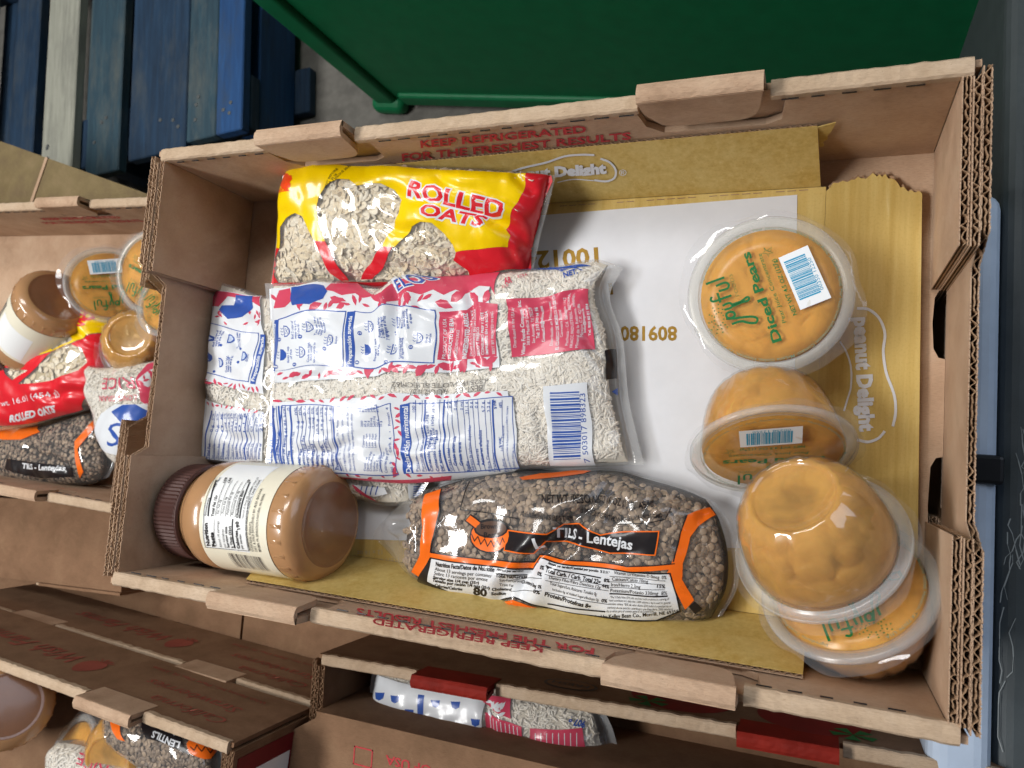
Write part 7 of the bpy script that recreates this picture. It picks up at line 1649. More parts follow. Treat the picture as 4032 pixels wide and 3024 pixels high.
TRAY_W, TRAY_L, TRAY_H = .5809, .3417, .11
def tray(label, loc, rotz=0, wall='kraft', tab='kraft', seed=1, holes=True, group='strawberry trays', under=False):
    W, L, H = TRAY_W, TRAY_L, TRAY_H
    t = thing('cardboard_tray', label, 'cardboard box', loc, rotz, group)
    hx = W/2 + .010
    # bottom with vent notches along the right edge
    p = [(-hx, -L/2-.005), (hx, -L/2-.005)]
    if holes:
        for (y0, y1) in ((-.098, -.034), (.030, .078)):
            xi = W/2 + .003
            p += [(hx, y0), (xi+.003, y0+.001), (xi, y0+.007), (xi-.001, (y0+y1)/2), (xi, y1-.007), (xi+.003, y1-.001), (hx, y1)]
    p += [(hx, L/2+.005), (-hx, L/2+.005)]
    mb = MB(); mb.slab(p, (0, 0, -.004), (1, 0, 0), (0, 1, 0), (0, 0, 1), .004); mb.obj('bottom_panel', wall, t)
    tabs = ((-.183, -.104), (.114, .189))
    for s in (1, -1):
        # inner wall with notches for the tabs
        q = [(-W/2, 0), (W/2, 0), (W/2, H-.004)]
        for x0, x1 in reversed(tabs):
            q += [(x1+.012, H-.004), (x1+.008, H-.034), (x1-.002, H-.040), (x0+.008, H-.038), (x0-.002, H-.026), (x0-.004, H-.004)]
        q += [(-W/2, H-.004)]
        mb = MB(); mb.slab(q, (0, s*L/2, 0), (1, 0, 0), (0, 0, 1), (0, s, 0), .0042); mb.obj('inner_wall', wall, t)
        mb = MB(); mb.slab([(-hx, -.004), (hx, -.004), (hx, H-.0035), (-hx, H-.0035)], (0, s*(L/2+.0052), 0), (1, 0, 0), (0, 0, 1), (0, s, 0), .0042)
        mb.obj('outer_wall', wall, t)
        xs = [-W/2-.004] + [v for a, b in tabs for v in (a-.002, b+.003)] + [W/2+.006]
        for i in range(0, len(xs), 2): folded_rim(t, xs[i], xs[i+1], L/2, s, H, seed*7+i+s)
        for i, (a, b) in enumerate(tabs): lock_tab(t, a, b, L/2, s, H, tab, seed+i)
        # perforation nicks: thin black strips paint the shade inside the cuts
        rs = random.Random(seed+s); x = -W/2+.01
        mb = MB()
        while x < W/2-.02:
            if not any(a-.01 < x < b+.008 for a, b in tabs):
                mb.box((x, s*(L/2-.0012) - .0003, H-.0052), (x+.0085+rs.uniform(-.002, .002), s*(L/2-.0012)+.0003, H-.0044))
            x += .0165
        mb.obj('nick_shade', 'black_plastic', t)['kind'] = 'stuff'
    dip = .026
    def ends(y):   # height along an end wall: tall corners, low middle
        a = abs(y); return H if a > .084 else (H-dip if a < .070 else H-dip+dip*(a-.070)/.014)
    for s in (1, -1):
        corrugated('end_wall', t, (s*(W/2+.0102), -L/2-.004, 0), (0, 1, 0), (s, 0, 0), L+.008, lambda q: ends(q-L/2-.004), -.003, mats=(wall, 'kraft_flute', wall), seed=seed)
        for e in (1, -1):
            y0 = .0765 if e > 0 else -L/2
            o = corrugated('corner_flap', t, (s*(W/2+.0005), y0, 0), (0, 1, 0), (s, 0, 0), L/2-.0765, lambda q: H-.0012, .001, mats=(wall, 'kraft_flute', wall), seed=seed+e)
            corrugated('corner_ply', t, (s*(W/2+.0056), y0-.001, 0), (0, 1, 0), (s, 0, 0), L/2-.0765, lambda q: H+.0004, .001, mats=(wall, 'kraft_flute', wall), seed=seed+e+5)
    return t

def flat_text(parent, name, text, o, xd, yd, width, height, mat, bold=.02, lift=.0003, shear=0):
    v, f = text_mesh(text, bold, shear); xd, yd = Vector(xd).normalized(), Vector(yd).normalized(); n = xd.cross(yd)
    P = [Vector(o) + xd*(x*width) + yd*(y*height) + n*lift for x, y in v]
    return link_mesh(name, [tuple(p) for p in P], f, mat, parent)

main_tray = tray('open brown cardboard tray full of packaged food, front and centre', (0, 0, 0), 0, seed=3)
print_on('wall_back', main_tray, prefix='', base=.0003); print_on('wall_front', main_tray, prefix='', base=.0003)
rs = random.Random(9)
for (y, z) in ((.121, .098), (.088, .094), (-.118, .1), (-.148, .099)):
    mb = MB(); v, f = lathe([(.0001, -.0018), (.0022, -.001), (.0026, .0004), (.0014, .0016), (.0001, .002)], 9)
    mb.add([(TRAY_W/2+.0155+a*.5, y+b*1.3, z+c*2.2) for a, b, c in v], f); mb.obj('glue_drop', 'glue', main_tray, smooth=True)

# ---------------------------------------------------------------- flattened gold carton lining the tray
liner = thing('carton_liner', 'torn gold and white cardboard carton sheet lining the bottom of the middle tray', 'cardboard sheet', (0, 0, 0))
mb = MB(); mb.slab([(-.262, -.149), (.224, -.149), (.224, .149), (-.20, .149)], (0, 0, .0042), (1, 0, 0), (0, 1, 0), (0, 0, 1), .0041); mb.obj('floor_panel', 'carton_gold', liner)
tear = [(.2257, .1473), (.2285, .1514), (.2403, .1529), (.2475, .1533), (.2518, .1553), (.2575, .1555), (.2646, .1521), (.2704, .1452), (.2788, .1415), (.2835, .1402)]
rr = random.Random(2); td = []
for (a, b), (c, d) in zip(tear, tear[1:]):
    td.append((a, b)); td += [(a+(c-a)*q+rr.uniform(-.0005, .0005), b+(d-b)*q+rr.uniform(-.0016, .0016)) for q in (.25, .5, .75)]
td.append(tear[-1])
mb = MB(); mb.slab([(.2242, -.140)] + [(.2242, .146)] + td + [(.2868, -.12), (.286, -.150), (.24, -.152)], (0, 0, .0042), (1, 0, 0), (0, 1, 0), (0, 0, 1), .0041); mb.obj('end_flap', 'carton_gold', liner)
mb = MB(); mb.slab([(.2245, .14)] + [(x+rr.uniform(-.0006, .0006), y+.0012+rr.uniform(0, .0022)) for x, y in td] + [(.2845, .136)], (0, 0, .0042), (1, 0, 0), (0, 1, 0), (0, 0, 1), .0018); mb.obj('torn_edge', 'kraft_flute', liner)
def stand_flap(y0, z0, y1, z1, xa, xb, xc, xd, seed):
    """flap folded up against a wall, open flutes along its top edge"""
    d = Vector((0, y1-y0, z1-z0)); Ln = d.length; d.normalize(); n = Vector((1, 0, 0)).cross(d)
    if n.z < 0: n = -n
    mb = MB(); t = .0031
    mb.slab([(xa, 0), (xb, 0), (xd, Ln), (xc, Ln)], (0, y0, z0), (1, 0, 0), d, -n, .0004, 0)
    mb.slab([(xa, 0), (xb, 0), (xd, Ln), (xc, Ln)], (0, y0, z0) - n*(t-.0004) if False else tuple(Vector((0, y0, z0)) - n*(t-.0004)), (1, 0, 0), d, -n, .0004, 1)
    per = int((xd-xc)/.0062); N = per*6; v = []; f = []
    for i in range(N+1):
        x = xc + (xd-xc)*i/N; w = .0004 + (t-.0013)*(.5+.5*math.sin(2*math.pi*i/6))
        for off, l in ((w, Ln-.03), (w, Ln-.0003), (w+.0004, Ln-.0003), (w+.0004, Ln-.03)):
            v.append(Vector((x, y0, z0)) + d*l - n*off)
    for i in range(N):
        for j in range(3): f.append((4*i+j, 4*i+4+j, 4*i+5+j, 4*i+1+j))
    mb.add(v, f, 2)
    return mb.obj('side_flap', ['carton_gold', 'kraft', 'kraft_flute'], liner)
stand_flap(.1493, .0083, .1687, .0652, -.205, .2205, -.20, .2178, 1)
stand_flap(-.1493, .0083, -.1668, .076, -.22, .2222, -.19, .2218, 2)
mb = MB(); mb.slab([(.2176, .0640), (.2285, .0690), (.2262, .0560), (.2238, .050), (.2240, .0445), (.2212, .0400), (.2219, .0334), (.2190, .0317)], (0, .1683, 0), (1, 0, 0), (0, 0, 1), (0, 1, 0), .0006); mb.obj('torn_scrap', 'carton_gold', liner)
# crease lines pressed into the sheet
def crease(x0, y0, x1, y1, z, seed):
    r = random.Random(seed); mb = MB(); n = 26
    for i in range(n):
        if r.random() < .25: continue
        a, b = i/n, (i+.75)/n
        X0, Y0, X1, Y1 = x0+(x1-x0)*a, y0+(y1-y0)*a, x0+(x1-x0)*b, y0+(y1-y0)*b
        dx, dy = (y1-y0), -(x1-x0); q = math.hypot(dx, dy); dx, dy = dx/q*.00035, dy/q*.00035
        mb.add([(X0-dx, Y0-dy, z), (X1-dx, Y1-dy, z), (X1+dx, Y1+dy, z+.0002), (X0+dx, Y0+dy, z+.0002)], [(0, 1, 2, 3)])
    return mb.obj('crease', 'kraft_flute', liner)
crease(.02, .1462, .222, .1475, .0085, 3)
print_on('liner_floor', liner, prefix='', base=.0002); print_on('liner_flap', liner, prefix='', base=.0003); print_on('liner_right', liner, prefix='', base=.0003)

# ---------------------------------------------------------------- bags of dry food in the middle tray
make_bag('rice_under', 'rice_bag', 'white and red printed rice bag lying under the larger-looking rice bag, beside the jar', 'rice bag', 'rice', 2600, 'bags of rice')
make_bag('rice_main', 'rice_bag', 'clear rice bag with blue nutrition table and barcode, lying on top in the middle tray', 'rice bag', 'rice', 5600, 'bags of rice')
make_bag('oats_main', 'oats_bag', 'yellow and red bag of rolled oats against the back wall of the middle tray', 'oats bag', 'oat', 2300, 'bags of oats')
make_bag('lentil_main', 'lentil_bag', 'clear bag of brown lentils with orange bands and white nutrition panel, middle tray', 'lentil bag', 'lentil', 4200, 'bags of lentils')

# ---------------------------------------------------------------- peanut butter jar
JAR = [(0, .0385), (.0015, .0402), (.028, .0408), (.0295, .0402)]
def place_along(parts, o, axis, roll=0):
    a = Vector(axis).normalized(); e = Vector((0, 0, 1)); e = (e - a*e.dot(a)).normalized(); g = a.cross(e)
    m = Matrix((e, g, a)).transposed().to_4x4()   # local x = up, y = side, z = axis
    return Matrix.Translation(Vector(o)) @ m @ Matrix.Rotation(roll, 4, 'Z')
JK = .94
def jar(label, o, axis, surf=None, group='jars of peanut butter', label_arc=(-.36, .33)):
    t = thing('peanut_butter_jar', label, 'jar', group=group)
    t.matrix_world = place_along(None, o, axis)
    lt = lambda pr, n, rd=None: lathe([(r, z*JK) for r, z in pr], n, rd)
    # ribbed screw cap
    n = 150
    v, f = lt([(.0001, 0), (.030, 0), (.0375, .0004), (.0395, .002), (.0404, .004), (.0404, .0265), (.0398, .0285), (.0375, .0287)], n,
                 lambda j, i: (1 + (.012 if i % 2 else -.012)) if j in (4, 5) else 1)
    cap = link_mesh('cap', v, f, 'cap_brown', t)
    v, f = lt([(.0385, .0286), (.0412, .0290), (.0414, .0312), (.0385, .0316)], 72); link_mesh('cap_ring', v, f, 'cap_brown', cap, True)
    body = [(.0372, .030), (.0378, .034), (.0408, .0385), (.0440, .0445), (.0452, .052), (.0455, .0635), (.0448, .0645), (.0448, .1400), (.0455, .1412), (.0456, .1420), (.0455, .1520), (.0448, .1558), (.0436, .1588), (.0405, .1615), (.0365, .1645), (.0335, .1650)]
    v, f = lt(body, 72); link_mesh('jar_body', v, f, 'peanut_butter', t, True)
    v, f = lt([(.0336, .1650), (.0322, .1651), (.0312, .1648), (.0300, .1649), (.0150, .1652), (.0001, .1653)], 64); link_mesh('jar_base', v, f, 'jar_base', t, True)
    # moulded grip ribs near the base
    mb = MB()
    for k in range(24):
        a0 = 2*math.pi*k/24
        pts = []
        for w, r in ((-.0022, .0452), (0, .0461), (.0022, .0452)):
            for z in (.1430*JK, .1540*JK): pts.append((r*math.cos(a0+w/.045), r*math.sin(a0+w/.045), z))
        mb.add(pts, [(0, 1, 3, 2), (2, 3, 5, 4), (0, 2, 4), (1, 5, 3)])
    mb.obj('grip_rib', 'peanut_butter', t, smooth=True)
    # wrapped paper label
    def wrap(name, a0, a1, z0, z1, r, mat):
        n = 60; vv = []; ff = []
        for i in range(n+1):
            a = 2*math.pi*(a0 + (a1-a0)*i/n)
            for z in (z0*JK, z1*JK): vv.append((r*math.cos(a), r*math.sin(a), z))
        for i in range(n): ff.append((2*i, 2*i+2, 2*i+3, 2*i+1))
        return link_mesh(name, vv, ff, mat, t, True)
    lb = wrap('paper_label', 0, 1, .0650, .1396, .0453, 'jar_label')
    if surf is None:
        wrap('nutrition_panel', -.02, .16, .070, .118, .04538, 'label_white').parent = lb
        rb = random.Random(3); z = .088
        while z < .125:
            w = rb.choice((.0006, .001, .0016)); wrap('barcode_bar', -.095, -.035, z, z+w, .04538, 'film_ink_grey').parent = lb; z += w + rb.choice((.0008, .0014))
    return t, wrap, lb
main_jar, wrap, main_label = jar('peanut butter jar with brown cap lying on its side in the middle tray', SURF['jar_main']['o'], SURF['jar_main']['axis'], 'jar_main')
wrap('nutrition_panel', -.20, .083, .0692, .1188, .04538, 'label_white').parent = main_label
me_inv = main_jar.matrix_world.inverted()
before = set(bpy.data.objects)
print_on('jar_main', None, base=.0002, step=.00006, lim=.003)
for o in set(bpy.data.objects) - before:
    o.data.transform(me_inv); o.parent = main_label

# ---------------------------------------------------------------- fruit cups
CUP_R = .0512
def lidc(x, y): return ((x-893)/750*CUP_R, -(y-880)/750*CUP_R)
def strokes(mb, pts, w, z):
    P = [Vector(lidc(*p)) for p in pts]; n = len(P); v = []
    for i in range(n):
        d = (P[min(i+1, n-1)] - P[max(i-1, 0)]).normalized(); m = Vector((-d.y, d.x))*w/2
        v += [(P[i].x+m.x, P[i].y+m.y, z), (P[i].x-m.x, P[i].y-m.y, z)]
    mb.add(v, [(2*i, 2*i+1, 2*i+3, 2*i+2) for i in range(n-1)])
def curve_pts(pts, n=5):
    p = polyline(np.array(pts, float), np.linspace(0, 1, (len(pts)-1)*n+1)); return [tuple(q) for q in p]
def lid_text(parent, t, p0, p1, h, mat, bold=0, z=.0022):
    a, b = Vector(lidc(*p0)), Vector(lidc(*p1)); d = b-a; up = Vector((-d.y, d.x)).normalized()
    flat_text(parent, 'lettering', t, (a.x, a.y, z), (d.x, d.y, 0), (up.x, up.y, 0), d.length, h/750*CUP_R, mat, bold, 0)
def make_cup(label, centre, normal, xdir, detail=True, group='diced pear cups', fill=True, film_tab=True):
    t = thing('fruit_cup', label, 'fruit cup', group=group)
    n = Vector(normal).normalized(); x = Vector(xdir); x = (x - n*x.dot(n)).normalized(); y = n.cross(x)
    t.matrix_world = Matrix.Translation(Vector(centre)) @ Matrix((x, y, n)).transposed().to_4x4()
    N = 64
    flute = lambda j, i: 1 - (.04 if (i % 4 == 0) else 0)*(1 if j in (4, 5, 6, 7) else 0)
    prof = [(.0445, -.001), (.0440, -.006), (.0432, -.014), (.0415, -.024), (.0392, -.033), (.0360, -.041), (.0318, -.0475), (.0272, -.0515), (.0262, -.0521), (.0244, -.0524), (.0238, -.0520), (.0232, -.0508), (.0228, -.0505), (.012, -.0503), (.0001, -.0502)]
    v, f = lathe(prof, N, flute); link_mesh('cup_wall', v, f, 'cup_plastic', t, True)
    v, f = lathe([(.0436, -.0008), (.0440, .0006), (.0452, .0012), (.0482, .0014), (.0505, .0010), (.0512, -.0004), (.0510, -.0026), (.0503, -.0028), (.0499, -.0006), (.0455, -.0006), (.0447, -.0020), (.0440, -.002)], N)
    link_mesh('flange', v, f, 'flange_plastic', t, True)
    rs = random.Random(int(abs(centre[0])*9973 + abs(centre[1])*7919))
    # sealing film over the top, a little slack
    v = []; f = []; K = 10
    for j in range(K+1):
        for i in range(N):
            a = 2*math.pi*i/N; r = .0500*j/K
            v.append((r*math.cos(a), r*math.sin(a), .0016 + .0004*math.sin(3*a+j*.5)*(j/K)*(1-j/K)*4 + .0003*math.cos(r*240)))
    for j in range(K):
        for i in range(N): f.append((j*N+i, j*N+(i+1) % N, (j+1)*N+(i+1) % N, (j+1)*N+i))
    link_mesh('lid_film', v, f, 'lid_film_clear', t, True)
    if film_tab:   # untrimmed film sticking out past the flange, crumpled
        v = []; f = []
        ph = rs.uniform(0, 6.28)
        for j in range(4):
            for i in range(N):
                a = 2*math.pi*i/N
                out = .0015 + .0050*max(0, math.cos(2*(a-ph)))**1.5 + .0025*abs(math.sin(3.5*a+ph))
                r = .0495 + (out+.002)*j/3
                v.append((r*math.cos(a), r*math.sin(a), .0018 - .0012*(j/3)**2*2 + .0012*math.sin(11*a+ph)*(j/3)))
        for j in range(3):
            for i in range(N): f.append((j*N+i, j*N+(i+1) % N, (j+1)*N+(i+1) % N, (j+1)*N+i))
        link_mesh('film_edge', v, f, 'clear_film', t, True)
    if fill:
        sy = [(.0001, -.0006), (.030, -.0007), (.0425, -.0010), (.0431, -.006), (.0422, -.014), (.0405, -.024), (.0382, -.033), (.0350, -.041), (.0308, -.0468), (.0262, -.0506), (.0250, -.0511), (.0236, -.0509), (.0226, -.0498), (.0222, -.0496), (.0001, -.0494)]
        v, f = lathe(sy, N, lambda j, i: 1 - (.036 if (i % 4 == 0) else 0)*(1 if j in (6, 7, 8, 9) else 0)); link_mesh('syrup', v, f, 'syrup', t, True)
        def chunk(c, s, rot):
            o = rounded_box('pear_chunk', (-s[0], -s[1], -s[2]), s, min(s)*.62, 'pear', t, 3)
            o.data.polygons.foreach_set('use_smooth', np.ones(len(o.data.polygons), bool))
            o.location = c; o.rotation_euler = rot
        R = lambda a, b: rs.uniform(a, b)
        for k in range(12):   # under the lid
            r = .029*math.sqrt((k+.5)/12); a = k*2.4
            chunk((r*math.cos(a), r*math.sin(a), -.0092+R(-.0006, .0004)), (R(.008, .011), R(.007, .010), .0072), (R(-.05, .05), R(-.05, .05), R(0, 3)))
        for ring, (zz, rr_, cnt) in enumerate(((-.012, .0318, 11), (-.026, .0296, 10), (-.037, .0240, 8))):
            for k in range(cnt):
                a = 2*math.pi*(k+.5*(ring % 2))/cnt + R(-.12, .12)
                chunk((rr_*math.cos(a), rr_*math.sin(a), zz+R(-.002, .002)), (R(.0072, .0078), R(.0085, .0105), R(.0075, .0090)), (R(-.1, .1), R(-.06, .06)+.14*ring, a+R(-.08, .08)))
    if detail:
        z = .0023; mb = MB(); w = .0015
        for st in ([(318, 782), (400, 750), (487, 718)], [(412, 802), (498, 768), (530, 788), (522, 822), (440, 852)], [(378, 905), (370, 938), (395, 952), (470, 925), (560, 892)], [(428, 868), (462, 962)],
                   [(482, 992), (540, 966), (572, 985), (560, 1010), (500, 1032)], [(560, 985), (650, 950), (705, 908), (722, 918), (712, 942), (650, 962), (560, 1005)],
                   [(545, 1050), (520, 1075), (530, 1105), (565, 1110), (598, 1085), (585, 1055), (545, 1050)], [(520, 1118), (600, 1112), (700, 1098), (775, 1098), (805, 1118), (792, 1152), (730, 1155), (660, 1140), (575, 1168)]):
            z += 4e-6; strokes(mb, curve_pts(st), w, z)
        for k in range(11):
            a = 2*math.pi*k/11
            for q in range(3):
                rx, ry = 455+ (58+34*q)*math.cos(a)*.75, 1120+(58+34*q)*math.sin(a)*1.1
                if rx > 620 or (rx > 510 and ry < 1090): continue
                strokes(mb, [(rx-5*math.cos(a), ry-5*math.sin(a)), (rx+6*math.cos(a), ry+6*math.sin(a))], .0009, z)
        st = [(835, 440), (862, 470), (905, 435), (895, 480), (920, 490), (885, 495), (880, 525), (862, 492), (818, 500), (848, 470), (835, 440)]
        strokes(mb, st, .0004, z); strokes(mb, [(858, 470), (890, 478)], .0004, z)
        mb.obj('script_lettering', 'lid_green', t, fix=False)['kind'] = 'stuff'
        lid_text(t, 'FOODS', (632, 895), (556, 685), 34, 'lid_green', -.012, z)
        lid_text(t, 'Diced Pears', (1028, 1318), (706, 470), 84, 'lid_green', .03, z)
        lid_text(t, 'Pear Juice Concentrate', (1062, 1145), (812, 490), 38, 'lid_green', .005, z)
        lid_text(t, 'NET WT 4.5 OZ (127g)', (1152, 1072), (942, 545), 38, 'lid_green', .02, z)
        mb = MB(); mb.add([lidc(*p) + (z-.0001,) for p in ((968, 540), (1218, 427), (1437, 918), (1178, 1032))], [(0, 1, 2, 3)]); bl = mb.obj('barcode_label', 'lid_white', t)
        mb = MB(); e0, e1 = Vector((1030, 575)), Vector((1195, 965)); d = (e1-e0).normalized(); pn = Vector((d.y, -d.x))
        L = 400; q = 0; rb = random.Random(5)
        while q < L-8:
            wq = rb.choice((4, 4, 8, 11, 15)); a = e0+d*q - pn*15; b = e0+d*min(q+wq, L) - pn*15
            mb.add([lidc(*p) + (z,) for p in (a, a+pn*195, b+pn*195, b)], [(0, 1, 2, 3)]); q += wq + rb.choice((4, 6, 9))
        mb.obj('barcode_bars', 'lid_cyan', bl)['kind'] = 'stuff'
        lid_text(t, '00350 12250', (1372, 838), (1248, 540), 34, 'lid_cyan', 0, z)
        # ring of small print
        ring = 'Ingredients: Diced Pears, Water, Pear Juice Concentrate, Citric Acid, Ascorbic Acid. For Nutrition Information Contact: McLane Global, Houston, TX 77079, USA'
        tv, tf = text_mesh(ring, .004, 0)
        ang = math.radians(170) - tv[:, 0]*math.radians(318); rad = .0418 + tv[:, 1]*.0019
        link_mesh('small_print', np.stack([rad*np.cos(ang), rad*np.sin(ang), np.full(len(ang), z)], 1), tf, 'lid_grey', t)
    return t
make_cup('upright sealed cup of diced pears by itself on the white panel, lid facing up', (.1925, .0615, .0600), (.03, -.03, 1), (1, 0, 0))
make_cup('pear cup tipped on its side, lid half covered by the upside-down cup', (.1985, -.0400, .0540), (.18, -.85, .49), (.42, .44, .77))
make_cup('upside-down pear cup resting on top of the other cups, base up', (.2285, -.0930, .0665), (.30, -.58, -.76), (1, .3, 0), detail=True)
make_cup('tilted pear cup wedged in the near right corner of the middle tray', (.2440, -.1165, .0580), (-.30, .68, .67), (.05, .70, -.71))
# ---------------------------------------------------------------- trays around the middle one
tray('brown cardboard tray directly underneath the middle tray', (0.004, 0.003, -.1215), 0, seed=11)
left_tray = tray('brown cardboard tray on the far left holding jar, oats, lentils and rice', (-.7905, .0365, -.165), -.03, seed=17)
flat_text(left_tray, 'lettering', 'KEEP REFRIGERATED', (.06, TRAY_L/2-.0006, .070), (1, 0, 0), (0, 0, 1), .14, .009, 'red_ink', .03)
flat_text(left_tray, 'lettering', 'FOR THE FRESHEST RESULTS', (.04, TRAY_L/2-.0006, .054), (1, 0, 0), (0, 0, 1), .18, .009, 'red_ink', .03)
W2, L2 = TRAY_W/2, TRAY_L/2
def strawberry_mark(t, x, z, s):
    """printed strawberry with leaves and the grower's name, on the outer side of a long wall"""
    y = L2 + .0100
    mb = MB()
    berry = [(x + s*.5*math.sin(a)*(1-.28*math.cos(a)), y, z + s*.62*math.cos(a)) for a in [2*math.pi*i/14 for i in range(14)]]
    mb.add(berry, [tuple(range(14))])
    for k in range(5):
        a = math.pi*(.15+.175*k); mb.add([(x, y, z-s*.5), (x+s*.55*math.cos(a)+.002, y, z-s*.5-s*.35*math.sin(a)), (x+s*.5*math.cos(a)-.003, y, z-s*.5-s*.4*math.sin(a))], [(0, 1, 2)])
    mb.obj('printed_strawberry', 'faint_ink', t, fix=False)
def outer_print(t):
    y = L2 + .0097
    X, Z = (-1, 0, 0), (0, 0, 1)
    ink = 'faint_ink'
    flat_text(t, 'lettering', 'California', (.262, y, .072), X, Z, .095, .015, ink, 0, .0004, .25)
    flat_text(t, 'lettering', 'Strawberries', (.255, y, .044), X, Z, .125, .015, ink, 0, .0004, .25)
    flat_text(t, 'lettering', 'Wish Farms Inc., Plant City, FL 33566', (.262, y, .016), X, Z, .16, .006, ink, .01, .0004)
    flat_text(t, 'lettering', 'Wish Farms', (.03, y, .045), X, Z, .16, .026, ink, .01, .0004, .3)
    strawberry_mark(t, .055, .062, .03)
corner_tray = tray('brown strawberry tray at the lower left, red lettering upside down on its side', (-.264-W2*math.cos(.058)-.010, -.331-L2-.010+.017, -.11), -.058, wall='kraft_shaded', seed=23)
outer_print(corner_tray)
mb = MB(); mb.box((W2+.0148, -L2+.004, .004), (W2+.0156, L2-.004, TRAY_H-.006)); mb.obj('red_end_print', 'dark_red', corner_tray)
mb = MB(); mb.box((W2+.0157, .055, .03), (W2+.0162, .15, .085)); mb.obj('white_label', 'lid_white', corner_tray)
mb = MB(); mb.box((W2+.0163, .058, .05), (W2+.0167, .086, .083)); mb.obj('label_block', 'black_plastic', corner_tray)
flat_text(corner_tray, 'lettering', '24', (W2+.0170, .083, .058), (0, -1, 0) if False else (0, 1, 0), (0, 0, 1), .02, .014, 'lid_white', .03)
lower_stack = tray('brown strawberry tray under the lower left tray, its printed side in shadow', (-.264-W2-.006, -.318-L2-.008, -.232), -.045, wall='kraft_shaded', seed=29)
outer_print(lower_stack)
lower_tray = tray('dark cardboard tray with red tabs at the bottom edge, rice bag inside', (-.236+W2+.01, -.272-L2-.0095+.008, -.21), .03, wall='kraft_shaded', tab='bright_red', seed=31)
y = L2 + .0100
def oval(name, mat, x, z, rx, rz, yy):
    mb = MB(); mb.add([(x+rx*math.cos(a), yy, z+rz*math.sin(a)) for a in [2*math.pi*i/24 for i in range(24)]], [tuple(range(24))]); return mb.obj(name, mat, lower_tray, fix=False)
oval('printed_oval', 'black_plastic', -.04, .075, .026, .015, y); oval('printed_oval', 'kraft_shaded', -.04, .075, .023, .0125, y+.0003)
flat_text(lower_tray, 'lettering', 'FRESH', (-.022, y+.0003, .072), (-1, 0, 0), (0, 0, 1), .036, .007, 'black_plastic', .02)
for x in (.06, .17): oval('printed_strawberry', 'strawberry_red', x, .062, .045, .036, y)
mb = MB()
for x in (.035, .2):
    for k in range(5):
        a = math.pi*2*k/5; mb.add([(x, y+.0004, .085), (x+.018*math.cos(a), y+.0004, .085+.014*math.sin(a)), (x+.018*math.cos(a+.7), y+.0004, .085+.014*math.sin(a+.7))], [(0, 1, 2)])
mb.obj('printed_leaf', 'leaf_green', lower_tray, fix=False)
near_box = thing('closed_carton', 'closed brown carton with small red print along the bottom edge of the picture', 'cardboard box', (-.10, -.50, -.238), .012)
mb = MB(); mb.box((-.125, -.30, 0), (.42, .178, .150)); mb.obj('carton_body', 'kraft_shaded', near_box)
mb = MB(); mb.slab([(-.127, -.30), (-.195, .128), (-.112, .180), (.42, .178), (.42, -.30)], (0, 0, .1505), (1, 0, 0), (0, 1, 0), (0, 0, 1), .004); mb.obj('top_flap', 'kraft_shaded', near_box)
flat_text(near_box, 'lettering', 'PRODUCT OF USA', (.08, .155, .1546), (-1, 0, 0), (0, -1, 0), .12, .008, 'red_ink', .02)
mb = MB()
for a, b in (((-.075, .14), (-.055, .14)), ((-.055, .14), (-.055, .156)), ((-.055, .156), (-.075, .156)), ((-.075, .156), (-.075, .14))):
    mb.box((min(a[0], b[0])-.0006, min(a[1], b[1])-.0006, .1546), (max(a[0], b[0])+.0006, max(a[1], b[1])+.0006, .1549))
mb.obj('printed_square', 'red_ink', near_box)
# closed cartons filling the gaps at the left
def carton(label, loc, rotz, sx, sy, sz, mat, flap=None):
    t = thing('closed_carton', label, 'cardboard box', loc, rotz)
    mb = MB(); mb.box((-sx/2, -sy/2, 0), (sx/2, sy/2, sz)); mb.obj('carton_body', mat, t)
    if flap is not None:
        mb = MB(); mb.box((flap, -sy/2-.004, 0), (sx/2+.002, -sy/2-.0005, sz+.003)); mb.obj('side_flap', mat, t)
        mb = MB(); mb.box((flap-.006, -sy/2-.0035, .0), (flap-.0005, -sy/2-.0005, sz+.002)); mb.obj('flap_edge', 'kraft_worn', t)
    return t
oc = thing('closed_carton', 'olive brown closed carton behind the far left tray, next to the blue pallet', 'cardboard box', (-.8365, .326, -.42), -.312)
mb = MB(); mb.box((-.30, -.20, 0), (.24, 0, .216)); mb.obj('carton_body', 'kraft_olive', oc)
mb = MB(); mb.box((-.30, -.20, .2165), (-.064, .0005, .220)); mb.obj('top_flap', 'kraft_olive', oc)
mb = MB(); mb.box((-.057, -.20, .2165), (.24, .0005, .219)); mb.obj('top_flap', 'kraft_olive', oc)
mb = MB(); mb.box((-.0635, -.20, .2165), (-.0575, .001, .2205)); mb.obj('flap_edge', 'kraft', oc)
def base_carton(label, x0, x1, y0, y1, top, seam):
    t = thing('closed_carton', label, 'cardboard box', ((x0+x1)/2, (y0+y1)/2, -.56)); hx, hy, h = (x1-x0)/2, (y1-y0)/2, top+.56
    mb = MB(); mb.box((-hx, -hy, 0), (hx, hy, h-.004)); mb.obj('carton_body', 'kraft_shaded', t)
    mb = MB(); mb.box((-hx, -hy, h-.0035), (hx, seam-.0015, h)); mb.obj('top_flap', 'kraft_shaded', t)
    mb = MB(); mb.box((-hx, seam+.0015, h-.0035), (hx, hy, h)); mb.obj('top_flap', 'kraft_shaded', t)
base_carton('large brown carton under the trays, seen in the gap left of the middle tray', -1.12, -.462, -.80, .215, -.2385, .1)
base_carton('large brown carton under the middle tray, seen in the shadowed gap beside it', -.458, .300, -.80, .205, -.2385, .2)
carton('dark brown carton in the gap below the far left tray', (-.80, -.225, -.238), .05, .40, .11, .072, 'kraft_shaded', .05)
